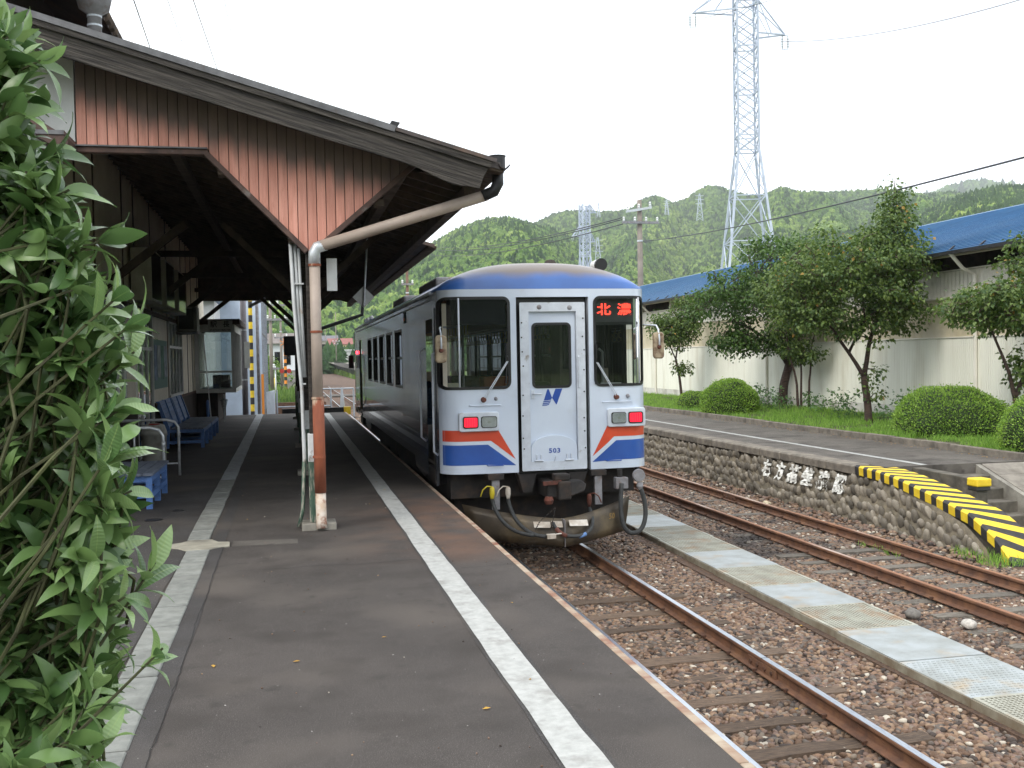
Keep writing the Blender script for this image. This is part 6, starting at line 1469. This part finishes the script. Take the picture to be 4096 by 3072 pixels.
# steel pylons
m_pyl = M('pylon_steel', lin(184,194,212), lin(164,174,192), .5, scale=1)
m_ins = M('porcelain', lin(176,182,190), rough=.3)
def pylon(lb, c, rz, ztop, zk, wb, wt, arms, bar, zb=-1.2, nlow=5, ntop=16, cat='pylon'):
    t = thing('power_pylon', lb, cat, c, 'steel power pylons', local=True, rz=rz)
    def w(z): return wt/2 if z >= zk else wt/2+(wb-wt)/2*((zk-z)/(zk-zb))
    C4 = ((-1,-1),(1,-1),(1,1),(-1,1))
    for sx, sy in C4:
        MB().bar((sx*w(zb),sy*w(zb),zb),(sx*w(zk),sy*w(zk),zk),bar*1.6,bar*1.6).build('leg', m_pyl, t); MB().bar((sx*w(zk),sy*w(zk),zk),(sx*w(ztop),sy*w(ztop),ztop),bar*1.3,bar*1.3).build('leg', m_pyl, t)
    zs = [zb+(zk-zb)*i/nlow for i in range(nlow)] + [zk+(ztop-zk)*i/ntop for i in range(ntop+1)]
    for k in range(len(zs)-1):
        a, c_ = zs[k], zs[k+1]
        for q in range(4):
            p, s = C4[q], C4[(q+1)%4]
            MB().bar((p[0]*w(a),p[1]*w(a),a),(s[0]*w(c_),s[1]*w(c_),c_),bar*.7,bar*.7).build('brace', m_pyl, t); MB().bar((s[0]*w(a),s[1]*w(a),a),(p[0]*w(c_),p[1]*w(c_),c_),bar*.7,bar*.7).build('brace', m_pyl, t)
            if k < nlow+1 or k%3 == 0: MB().bar((p[0]*w(a),p[1]*w(a),a),(s[0]*w(a),s[1]*w(a),a),bar*.8,bar*.8).build('strut', m_pyl, t)
    for x, z, up in arms:
        s = 1 if x > 0 else -1
        for sy in (-1, 1):
            MB().bar((s*wt/2,sy*wt/2,z),(x,0,z),bar,bar).build('cross_arm', m_pyl, t); MB().bar((s*wt/2,sy*wt/2,z+up),(x,0,z),bar*.8,bar*.8).build('cross_arm', m_pyl, t)
            MB().bar((s*wt/2+(x-s*wt/2)*.5,sy*wt*.25,z),(s*wt/2,sy*wt/2,z+up),bar*.6,bar*.6).build('arm_brace', m_pyl, t)
        for dx in (-.32,.32):
            MB().lathe([(.05,.0)]+[(.14 if k%2 else .07,-.25-k*.14) for k in range(9)]+[(.04,-1.6)], 8, (x+dx,0,z-.1)).build('insulator', m_ins, t)
        MB().bar((x-.4,0,z-.12),(x+.4,0,z-.12),.08,.08).build('yoke', m_pyl, t); MB().bar((x-.32,0,z-1.68),(x+.32,0,z-1.68),.08,.06).build('yoke', m_pyl, t); MB().bar((x,0,z-1.7),(x-.3,0,z-2.6),.05,.05).build('jumper', m_pyl, t)
    return t
pylon('tall pale lattice pylon rising behind the warehouse roof', (52.2,110,0), rad(-14), 52, 25.0, 8.2, 2.35, [(-6.0,41.0,3.4),(4.5,38.2,3.8),(4.5,46,3)], .15)
pylon('mid-distance lattice pylon above the railcar roof', (112.6,380,0), rad(10), 60, 40, 8, 3.0, [(-5.2,47.9,4),(4.4,45.8,4),(5,57,3)], .34, 0, 3, 8)
for lb, x, y, yb_, Y, wd_ in (('small pale pylon high on the ridge beside the tall pylon', 1511, 418, 458, 900, 6.5), ('faint pylon on the ridge top behind the wooden line pole', 1440, 432, 450, 1150, 5.5), ('slim pylon in the saddle behind the mid-distance pylon', 1291, 512, 560, 520, 4.5), ('faint mast on the skyline above the railcar', 1293, 438, 456, 1300, 4)):
    p = from_photo(x*K_, y*K_, Y); q = from_photo(x*K_, yb_*K_, Y)
    t = thing('distant_pylon', lb, 'pylon', (p.x,p.y,0), 'small pylons on the hills', local=True)
    zb_, zt_ = q.z-8, p.z; hb = .42*Y/1000*1.3
    for s in (-1,1):
        MB().bar((s*wd_/2,0,zb_),(s*.35,0,zt_),hb,hb).build('leg', m_pyl, t)
    n = 7
    for k in range(n):
        a, c_ = k/n, (k+1)/n; wa, wc = wd_/2*(1-a)+.35*a, wd_/2*(1-c_)+.35*c_; za, zc = zb_+(zt_-zb_)*a, zb_+(zt_-zb_)*c_
        MB().bar((-wa,0,za),(wc,0,zc),hb*.6,hb*.6).build('brace', m_pyl, t); MB().bar((wa,0,za),(-wc,0,zc),hb*.6,hb*.6).build('brace', m_pyl, t)
    for z_ in (.62,.78,.92): MB().bar((-wd_*.62,0,zb_+(zt_-zb_)*z_),(wd_*.62,0,zb_+(zt_-zb_)*z_),hb*.8,hb*.8).build('cross_arm', m_pyl, t)
# line poles
m_cpole = M('concrete_pole', lin(138,130,122), lin(120,112,104), .85, scale=2); m_wpole = M('brown_pole', lin(120,92,76), lin(98,76,64), .85, scale=3)
def line_pole(lb, c, h, r, arms, mat, name='line_pole'):
    t = thing(name, lb, 'pole', c, 'line poles', local=True)
    MB().lathe([(r,0),(r*.62,h)], 10, (0,0,0)).build('pole', mat, t, smooth=True)
    for z, x0, x1, n, dz in arms:
        MB().bar((x0,-r,z),(x1,-r,z+dz),.12,.14).build('cross_arm', m_greyp if dz == 0 else m_steel, t)
        for k in range(n):
            x = x0+.1+(x1-x0-.2)*k/max(1,n-1); MB().lathe([(.05,0),(.09,.08),(.05,.14),(.09,.2),(.04,.28)], 8, (x,-r,z+.07+dz*k/max(1,n-1))).build('insulator', m_white, t)
    MB().lathe([(r*.8,-.05),(r*.8,.05)], 10, (0,0,h*.8)).build('band', m_steel, t)
    return t
line_pole('grey concrete line pole with two cross arms behind the railcar', (21.3,60,-1.2), 12.5, .24, [(11.1,-1.2,1.15,4,0),(11.75,-.95,.7,3,.28)], m_cpole)
line_pole('thin brown pole seen between canopy and railcar', (9.45,82,-1.2), 10.4, .17, [(9.0,-.5,.5,2,0)], m_wpole)
line_pole('pale pole with wires left of the railcar, by the red roofed house', (10.9,240,-1.0), 14, .14, [(7.2,-.8,.8,3,0),(6.6,-.5,.5,2,0)], m_cpole)
line_pole('tall pale pole rising behind the blue-grey hut', (-1.25,80,-1.2), 7.8, .17, [(7.3,-.1,1.2,3,0),(6.2,-.3,1.2,2,0)], m_cpole)
line_pole('pole beyond the crossing, beside the white house', (-.6,96,-1.2), 7.2, .14, [(6.9,-.6,.7,3,0),(5.2,-.6,.6,2,0)], m_cpole)
line_pole('short pole in front of the grey roofed house', (10.6,300,-1.2), 13, .14, [(6.0,-.9,.9,3,0)], m_cpole)
# level crossing
m_org = M('signal_orange', lin(226,140,50), rough=.6)
for lb, x, y in (('black and orange banded crossing signal post past the platform end', -.25, 90),):
    t = thing('crossing_signal', lb, 'signal', (x,y,-1.0), local=True)
    for k in range(16): MB().lathe([(.12,0),(.12,.3)], 10, (0,0,k*.3)).build('orange_band' if k%2 else 'black_band', m_org if k%2 else m_blackp, t)
    for s in (-1,1): MB().lathe([(.2,-.1),(.2,0),(.05,.05)], 12, (s*.3,-.1,2.0), 'y').build('lamp', m_red, t)
    MB().bar((-.4,0,4.2),(.4,0,4.6),.14,.05).build('cross_blade', m_org, t); MB().bar((.4,0,4.2),(-.4,0,4.6),.14,.05).build('cross_blade', m_org, t)
t = thing('crossing_gate', 'yellow crossing gate post with black hoops beyond the platform ramp', 'barrier', (-1.2,86,-1.0), local=True)
MB().box(-.1,-.1,0,.15,.15,1.5).build('post', m_yellow, t)
for x in (-2.6,-.6,1.5): MB().tube([(x,0,0),(x,0,.9),(x+.15,0,1.05),(x+1.1,0,1.05),(x+1.25,0,.9),(x+1.25,0,0)], .05, 6).build('hoop', m_dkmetal, t)
line_pole('white short post with a lamp before the crossing', (-.95,78,-1.1), 2.6, .07, [(2.4,-.2,.3,1,0)], m_white, 'lamp_post')
cz = thing('crossing_stones', 'dark retaining steps across the end of the platform ramp', 'retaining wall', (0,53,-1), kind=None)
MB().box(-1.15,53,-1.2,1.9,53.3,-.55).build('wall', m_rustrail, cz); MB().box(-1.15,55,-1.2,1.9,55.3,-.35).build('wall', m_rustrail, cz)
# sheds and houses
hut = thing('blue_hut', 'tall pale blue panelled hut beyond the bay window', 'hut', (-2.2,56,-.6))
m_hutp = M('hut_panel', lin(186,200,216), lin(168,180,196), .5, scale=1)
MB().box(-4,52,-1.1,-1.25,66,5.6).build('wall', m_hutp, hut)
for k in range(7): MB().box(-1.25,52.1+k*2,-1.0,-1.22,52.2+k*2,5.6).build('batten', m_greyp, hut)
for z in (1.2,3.2): MB().box(-1.25,52,z,-1.225,66,z+.06).build('rail', m_greyp, hut)
MB().box(-1.32,51.94,-1.0,-1.2,51.99,1.2).build('orange_edge', m_org, hut); MB().prism([(-4,52,5.6),(-1.2,52,5.6),(-1.2,52,5.8),(-4,52,7.2)], (0,14,0)).build('roof', m_greyp, hut)
bk = thing('blue_roofed_shed', 'pale shed with blue-grey roof behind the bay window', 'shed', (-6,60,0))
MB().box(-12,48,-1.1,-3.2,60,4.6).build('wall', m_plastw, bk); MB().prism([(-12,47.5,4.6),(-2.8,47.5,4.6),(-2.8,60.5,6.0),(-12,60.5,6.0)], (0,0,.1)).build('roof', M('pale_blue_roof', lin(170,190,206), rough=.5), bk)
def house(lb, c, w, d, h, roofc, wallc, rh=1.8):
    t = thing('house', lb, 'house', c, 'houses beyond the station', local=True); m_r = M('house_roof', lin(*roofc), lin(*[int(q*.8) for q in roofc]), .7, scale=.8); m_w = M('house_wall', lin(*wallc), rough=.8)
    MB().box(-w/2,-d/2,0,w/2,d/2,h).build('wall', m_w, t)
    MB().prism([(-w/2-.6,-d/2-.5,h),(-w/2-.6,d/2+.5,h),(-w/2-.6,0,h+rh)], (w+1.2,0,0)).build('roof', m_r, t)
    for k in range(3):
        f = MB().box(-w/2+.6+k*w/3.2,-d/2-.04,h*.35,-w/2+.6+k*w/3.2+w*.18,-d/2-.01,h*.75).build('window', m_dkmetal, t); MB().box(-w/2+.68+k*w/3.2,-d/2-.06,h*.38,-w/2+.5+k*w/3.2+w*.18,-d/2-.045,h*.72).build('pane', m_glass_s, f)
    return t
def at_px(x, y, Y): return from_photo(x*K_, y*K_, Y)
_p = at_px(735,768,320); house('cream house with red tiled roof left of the railcar', (_p.x,_p.y,_p.z), 6.5, 6, 3.4, (150,92,86), (206,184,140), 1.9)
_p = at_px(700,766,335); house('dark grey roofed house beside the red roofed one', (_p.x,_p.y,_p.z), 8, 7, 4.4, (112,112,118), (170,164,150), 1.7)
house('white house with brown roof beyond the crossing', (-.3,118,.2), 3.5, 6, 3.6, (120,112,108), (214,218,222), 1.2)
_p = at_px(752,786,250); gr_ = thing('white_garage', 'low plain white garage beyond the grass bank', 'garage', (_p.x,_p.y,_p.z), local=True)
MB().box(-2.6,0,-1,3.4,4,3.2).build('wall', m_plastw, gr_); MB().box(-2.9,-.3,3.2,3.7,4.3,3.45).build('roof', m_white, gr_); MB().box(-1.8,-.04,.2,-.2,-.01,2.4).build('shutter', m_wframe, gr_)
wl = thing('yard_fence', 'dark paling fence along the pale yard beyond the grass bank', 'fence', (12,170,-1))
for k in range(26):
    q = at_px(722+k*1.7, 787+k*.55, 200-k*2.2); MB().box(q.x,q.y,q.z-.6,q.x+.09,q.y+.09,q.z+.75).build('paling', m_dkmetal, wl)
MB().prism([tuple(at_px(705,781,260)),tuple(at_px(775,783,240)),tuple(at_px(780,803,160)),tuple(at_px(735,792,190))], (0,0,.05)).build('yard', m_conc, wl)
m_bankg = leaf_mat('bank_grass', lin(70,100,42), lin(112,138,66), .6, .4, True)
tag(blades(9000, (9.9,20,80,300), 14, .5, 1.3, .16, lambda x,y: -1.15, .3, False).build('bank_grass', m_bankg), 'tall bright grass on the bank beyond the platform end', 'grass', kind='stuff')
tag(blades(7000, (-6,1.7,58,110), 15, .4, 1.0, .08, lambda x,y: -1.15, .3, False).build('bank_grass', m_bankg), 'tall green grass around the level crossing', 'grass', kind='stuff')
m_bushf = leaf_mat('far_bush_leaves', lin(70,104,40), lin(120,150,70), .6, .3, True)
for lb, c, r in (('rounded green bush by the road beyond the crossing', (-1.9,100,.2), (2.2,2.2,1.9)), ('green bushes below the red roofed house', (15,262,1.4), (4.6,3.4,3.4)), ('clump of green bushes beside the pale pole', (11,280,1.0), (4.5,3.4,4.2))):
    t = thing('far_bush', lb, 'bush', c, 'bushes beyond the station', local=True); b = MB(); rr = random.Random(int(c[1]))
    for _ in range(46):
        d = Vector((rr.gauss(0,1),rr.gauss(0,1),abs(rr.gauss(0,1)))).normalized(); leaf_quads(b, Vector((d.x*r[0],d.y*r[1],d.z*r[2]))*rr.uniform(.4,1), 26, .30, (.6,.6,.5), rr, .5)
    o = b.build('foliage', m_bushf, t); o['kind'] = 'stuff'; MB().tube([(0,0,-1.5),(0,0,.5)], .1, 6).build('stem', m_bark, t)
rd = MB().prism([(-.9,84,-1.12),(1.3,84,-1.12),(1.5,150,3.0),(-.3,150,3.0)], (0,0,.03)); tag(rd.build('road', m_asphr), 'narrow road climbing away beyond the crossing', 'road', kind='structure')
tag(MB().box(-8,82,-1.16,9,86,-.98).build('crossing_road', m_asphr), 'road crossing the tracks past the platform end', 'road', kind='structure')
# wires
m_wire = M('wire', lin(60,62,66), rough=.6)
def wire(lb, a, c, r, sag=.0, grp='overhead wires'):
    a, c = Vector(a), Vector(c); p = []
    for i in range(25): t = i/24; q = a.lerp(c, t); q.z -= sag*4*t*(1-t); p.append(q)
    tag(MB().tube(p, r, 5).build('overhead_wire', m_wire), lb, 'wire', grp)
def through(x1, y1, Y1, x2, y2, Y2, ext=1.6):
    p, q = from_photo(x1*K_, y1*K_, Y1), from_photo(x2*K_, y2*K_, Y2); return p, p+(q-p)*ext
for k, (x1,y1,x2,y2,r,lb) in enumerate(((335,105,292,0,.022,'thick twisted cable climbing steeply above the canopy roof, leftmost'),(372,112,332,0,.008,'faint thin wire above the canopy roof, second from the twisted cable'),(414,126,365,0,.012,'thin wire above the canopy roof, third from the twisted cable'),(476,146,420,0,.017,'dark wire above the canopy roof, thickest of the straight ones'),(508,160,476,0,.008,'faint wire above the canopy roof, left of the last pair'),(522,165,486,0,.010,'last thin wire above the canopy roof, rightmost'))):
    a, c = through(x1, y1, 55, x2, y2, 34, 1.25); a2 = a+(a-c)*.15; a2.z = min(a2.z, a.z); wire(lb, a2, c, r)
pa = from_photo(1390*K_, 521*K_, 60); pb = from_photo(2240*K_, 333*K_, 17); pb.z += .5; pb = pa+(pb-pa)*1.5; wire('slack cable from the concrete line pole to beyond the warehouse', pa, pb, .022, .56)
for k, (y1, y2, lb) in enumerate(((470,527,'upper wire running left from the line pole across the hill'),(474,533,'middle wire running left from the line pole across the hill'),(484,545,'lowest wire running left from the line pole across the hill'))):
    wire(lb, from_photo(1345*K_, y1*K_, 60), from_photo(900*K_, y2*K_, 170), .035, 1.2)
for k, (y1, y2, lb) in enumerate(((90,262,'high voltage wire leaving the lower arm of the tall pylon'),(40,60,'high voltage wire leaving the upper arm of the tall pylon'))):
    wire(lb, from_photo((1685 if k == 0 else 1515)*K_, y1*K_, 110), from_photo(2300*K_, (-30 if k == 0 else -260)*K_, 60), .03, 1.0)
# ================================================================== FOREGROUND SHRUB with large glossy leaves
def big_leaf_mesh(k):
    """lance-shaped leaf, folded along the midrib and curled back at the tip; length 1 along +x"""
    rr = random.Random(300+k); b = MB(); n = 7; curl = .12+(.11*k)%.34; fold = .14+.05*rr.random(); tw = rr.uniform(-.25,.25)
    row = []
    for i in range(n+1):
        t = i/n; w = .155*math.sin(math.pi*min(1, t**.82))**.9*(1 if t < .97 else .2)+.004; z = .10*math.sin(t*1.6)-curl*t**2.4; x = t*(1-.05*t)
        a = tw*t
        for s in (-1, 0, 1):
            y = s*w; zz = z+fold*abs(y)*1.4+.012*math.sin(t*9+s); row.append((x, y*math.cos(a)-0*zz, zz+y*math.sin(a)))
    b.v = row
    for i in range(n):
        for s in range(2): a = i*3+s; b.f.append((a, a+1, a+4, a+3))
    me = b.mesh('leaf', True); return me
def glossy_leaf():
    m = leaf_mat('glossy_leaf', lin(76,108,62), lin(140,166,108), .30, .22)
    t = m.node_tree; N = t.nodes.new; L = t.links.new; b = t.nodes['Principled BSDF']
    tc = N('ShaderNodeTexCoord'); sp = N('ShaderNodeSeparateXYZ'); L(tc.outputs['Object'], sp.inputs[0]); ab = N('ShaderNodeMath'); ab.operation = 'ABSOLUTE'; L(sp.outputs['Y'], ab.inputs[0])
    r = N('ShaderNodeMapRange'); r.inputs['From Min'].default_value = .004; r.inputs['From Max'].default_value = .014; r.inputs['To Min'].default_value = 1; r.inputs['To Max'].default_value = 0; L(ab.outputs[0], r.inputs['Value'])
    x = N('ShaderNodeMix'); x.data_type = 'RGBA'; q = N('ShaderNodeMath'); q.operation = 'MULTIPLY'; q.inputs[1].default_value = .55; L(r.outputs[0], q.inputs[0]); L(q.outputs[0], x.inputs['Factor'])
    src = b.inputs['Base Color'].links[0].from_socket; L(src, x.inputs['A']); x.inputs['B'].default_value = (*lin(150,170,104),1); L(x.outputs['Result'], b.inputs['Base Color'])
    w = N('ShaderNodeTexWave'); w.inputs['Scale'].default_value = 4.5; w.inputs['Distortion'].default_value = 1.5; L(tc.outputs['Object'], w.inputs['Vector'])
    bp = N('ShaderNodeBump'); bp.inputs['Strength'].default_value = .12; bp.inputs['Distance'].default_value = .02; L(w.outputs['Fac'], bp.inputs['Height']); L(bp.outputs['Normal'], b.inputs['Normal'])
    b.inputs['Coat Weight'].default_value = .25; b.inputs['Coat Roughness'].default_value = .25
    return m
m_big = glossy_leaf(); m_twig = M('twig', lin(78,82,48), lin(56,56,36), .8, scale=20)
big = [big_leaf_mesh(k) for k in range(7)]
for me in big: me.materials.append(m_big)
sh = thing('evergreen_shrub', 'leafy evergreen shrub with long glossy leaves in the near corner', 'shrub', (-.8, 1.5, 0))
BND = [(30,50),(130,70),(280,55),(330,105),(400,135),(500,155),(560,200),(640,230),(760,260),(850,220),(960,245),(1050,255),(1150,260),(1300,250),(1480,245),(1600,205),(1659,200),(1750,200)]
rr = random.Random(77); whorls = []
def add_whorl(px, py, Y, nl, ln, d=None): whorls.append((from_photo(px*K_, py*K_, Y), nl, ln, d, px, py))
n_in = 0
while n_in < 1500:
    py = rr.uniform(60,1720); px = rr.uniform(-140, interp(BND, py)-18)
    lim = interp(BND, py); Y = rr.uniform(1.25,1.6) if px > lim-120 else rr.uniform(1.25,2.0)
    if py < 420 and px > 20 and rr.random() < .6: continue
    add_whorl(px, py, Y, rr.randint(5,8), rr.uniform(.042,.066)); n_in += 1
for px, py, Y in ((88,130,1.3),(75,215,1.32),(150,410,1.3),(215,520,1.3),(120,330,1.35),(255,640,1.25),(285,700,1.25),(290,760,1.3),(265,880,1.25),(250,960,1.2),(285,1060,1.3),(335,1215,1.3),(352,1400,1.2),(270,1290,1.25),(210,1480,1.2),(150,1600,1.15),(225,1600,1.15),(60,1640,1.1)):
    add_whorl(px, py, Y, rr.randint(5,8), rr.uniform(.052,.07), Vector((rr.uniform(.3,.8), rr.uniform(-.2,.2), rr.uniform(.1,.7))))
leaves = []
root = Vector((-1.75, 2.45, 0))
tw_ = []
for p, nl, ln, d, px, py in whorls:
    d = d or Vector((rr.uniform(-.2,.8), rr.uniform(-.6,.3), rr.uniform(.0,.8))); d.normalize()
    u = d.orthogonal().normalized(); w = d.cross(u)
    tw_.append((p, d))
    for i in range(nl):
        a = 2*math.pi*i/nl+rr.uniform(-.4,.4); el = rr.uniform(.25,.95)
        dr = (d*(1-el*.75)+(u*math.cos(a)+w*math.sin(a))*el).normalized()
        base = p - d*rr.uniform(.0,.05); nrm = (d - dr*d.dot(dr)); nrm = nrm.normalized() if nrm.length > .05 else Vector((0,0,1))
        side = nrm.cross(dr).normalized(); s = ln*rr.uniform(.75,1.12)
        mt = Matrix(((dr.x*s,side.x*s,nrm.x*s,base.x),(dr.y*s,side.y*s,nrm.y*s,base.y),(dr.z*s,side.z*s,nrm.z*s,base.z),(0,0,0,1)))
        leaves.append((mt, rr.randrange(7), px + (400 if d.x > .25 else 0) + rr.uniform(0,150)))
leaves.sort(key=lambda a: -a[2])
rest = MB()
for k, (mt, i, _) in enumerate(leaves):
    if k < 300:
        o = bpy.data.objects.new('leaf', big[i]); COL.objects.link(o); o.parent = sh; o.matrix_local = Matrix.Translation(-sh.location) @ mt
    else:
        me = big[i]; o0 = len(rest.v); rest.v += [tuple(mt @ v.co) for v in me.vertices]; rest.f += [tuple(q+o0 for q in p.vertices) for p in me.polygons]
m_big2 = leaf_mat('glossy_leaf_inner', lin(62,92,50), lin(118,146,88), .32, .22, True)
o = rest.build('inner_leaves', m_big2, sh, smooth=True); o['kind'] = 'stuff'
# twigs and stems
for k in range(9):
    z = .25+.27*k; q = Vector((-1.25-.1*math.sin(k), 2.45, z)); 
stems = [[root+Vector((dx,dy,0)), root+Vector((dx*1.5+.05,dy,.8)), root+Vector((dx*2+.15,dy-.1,1.6)), root+Vector((dx*2.5+.2,dy-.15,2.5))] for dx, dy in ((0,0),(.12,-.1),(-.15,-.05),(.2,-.25))]
sn = []
for s in stems:
    MB().tube(s, [.010,.008,.005,.003], 7).build('stem', m_twig, sh, smooth=True)
    for a, c in zip(s, s[1:]): sn += [a.lerp(c, t/5) for t in range(5)]
for p, d in tw_:
    q = p-d*.10-Vector((.02,0,.03)); r_ = q-d*.05-Vector((.05,-.04,.06))
    MB().tube([r_, q, p], [.0026,.0022,.0015], 5).build('twig', m_twig, sh)
# ================================================================== HAZE: one closed box of even, pale air
hz = MB().box(-1300, -1000, -2.6, 1900, 3300, 700)
m_hz = bpy.data.materials.new('haze_air'); m_hz.use_nodes = True; _t = m_hz.node_tree; _t.nodes.clear()
_o = _t.nodes.new('ShaderNodeOutputMaterial'); _v = _t.nodes.new('ShaderNodeVolumePrincipled'); _v.inputs['Color'].default_value = (.92,.95,1,1); _v.inputs['Density'].default_value = .0002; _v.inputs['Anisotropy'].default_value = .2
_t.links.new(_v.outputs['Volume'], _o.inputs['Volume'])
o = hz.build('haze', m_hz); tag(o, 'thin pale haze in the valley air', 'haze', kind='stuff')
